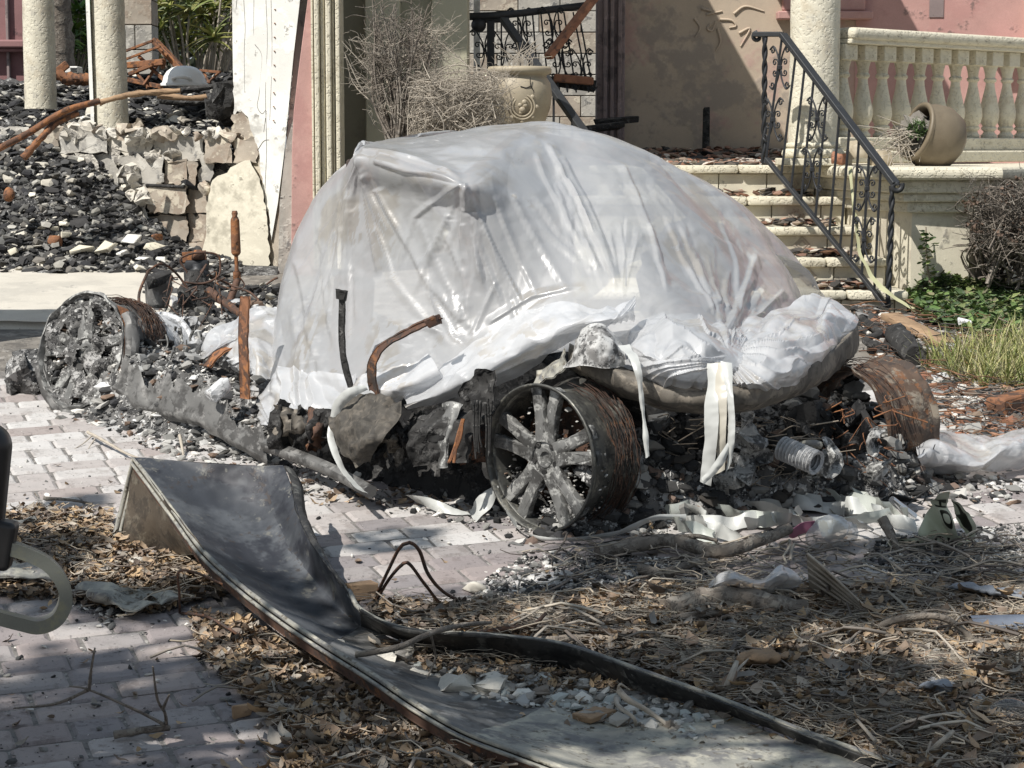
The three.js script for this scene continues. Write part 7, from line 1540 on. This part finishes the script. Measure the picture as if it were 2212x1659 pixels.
  const onMass = (corners, hfn, n) => { const out = []; for (let i = 0; i < n; i++) { const u = rnd(), v = rnd(), [a, b, c, d] = corners, x = lerp(lerp(a[0], b[0], u), lerp(d[0], c[0], u), v), D = lerp(lerp(a[1], b[1], u), lerp(d[1], c[1], u), v); out.push(V(x, gy(D) + hfn(u, v, x, D), -D)); } return out; };
  scatter('ash', null, null, cg, chipMat, chips(onMass([[-2.0, 8.95], [-.82, 8.0], [.2, 9.3], [-1.2, 10.3]], (u, v, x, D) => -.02 + edge(u, v, .16) * (.24 + .16 * v * (1 - u) + 1.6 * massHeight(x, D)), 8000), .006, .04, [...ASH, [.5, .5, .49], [.34, .34, .33]]), null, car);
  scatter('ash', null, null, cg2, chipMat, chips(onMass([[.0, 6.95], [1.62, 7.55], [1.75, 8.25], [.2, 7.6]], (u, v, x, D) => -.02 + edge(u, v, .2) * (.16 + .2 * v + 1.5 * massHeight(x, D)), 5500), .006, .045, [...ASH.slice(0, 6), [.03, .03, .03], [.02, .02, .02], [.02, .02, .02], [.04, .035, .03], [.14, .1, .08], [.4, .39, .37]]), null, car);
  // ash caught in the two near wheels
  for (const [w, n] of [[w1, 900], [w2, 2600]]) {
    const it = [];
    for (let i = 0; i < n; i++) { const a = rr(0, 6.28), r = Math.sqrt(rnd()) * .24; it.push(V(Math.cos(a) * r, Math.sin(a) * r - .03, -.035 - rr(0, w === w2 ? .03 : .05))); }
    const k = scatter('ash_crumbs', null, null, cg, chipMat, chips(it.filter((p) => w === w2 || p.y < -.02 || rnd() < .3), .004, w === w2 ? .026 : .014, ASH), null, w);
  }
  // bed of debris right of the car and before the steps
  const bed = [[1840, 660], [1960, 690], [2100, 700], [2212, 700], [2212, 1000], [2060, 940], [1990, 860], [1870, 740]];
  const PAL = [[.03, .03, .03], [.05, .05, .05], [.09, .088, .085], [.3, .29, .27], [.5, .48, .44], [.22, .1, .06], [.3, .16, .1], [.16, .12, .09], [.2, .195, .19]];
  scatter('debris', 'burnt debris, roof tile and ash on the ground right of the car', 'debris', cg, chipMat, chips(spread(bed, 7000), .006, .05, PAL));
  const bs = []; for (const p of spread(bed, 340)) { const s = rr(.1, .4); bs.push({ p: p.add(V(0, rr(.01, .08), 0)), s: V(s, s * .8, s * .8), r: [rr(-.3, .3), rr(0, 6.28), rr(-.2, .2)], c: shade(pick([[.14, .07, .04], [.05, .045, .04], [.2, .1, .05], [.25, .2, .16]]), .3) }); }
  scatter('twig_litter', 'rusty wire and burnt twigs on the debris right of the car', 'twigs', st, leafMat, bs);
  scatter('ash_gravel', 'black cinders spread behind the car before the house', 'cinders', cg2, chipMat, chips([...spread([[300, 600], [600, 620], [640, 700], [330, 690]], 1600), ...spread([[0, 575], [420, 575], [420, 600], [0, 590]], 900), ...spread([[1400, 640], [1900, 655], [1900, 700], [1400, 700]], 800)], .006, .045, RUB));
  // chips lying in the panel
  scatter('plaster_crumbs', 'pale broken plaster chips lying inside the bent panel', 'chips', cg, chipMat, chips(spread([[900, 1440], [1085, 1440], [1240, 1470], [1420, 1510], [1580, 1550], [1500, 1600], [1330, 1560], [1150, 1530], [1000, 1510]], 1500, .012), .003, .026, [[.4, .39, .36], [.5, .48, .43], [.28, .28, .27], [.2, .17, .14], [.34, .36, .34], [.13, .12, .11], [.3, .28, .25]]));
}

renderer.render(scene, camera);
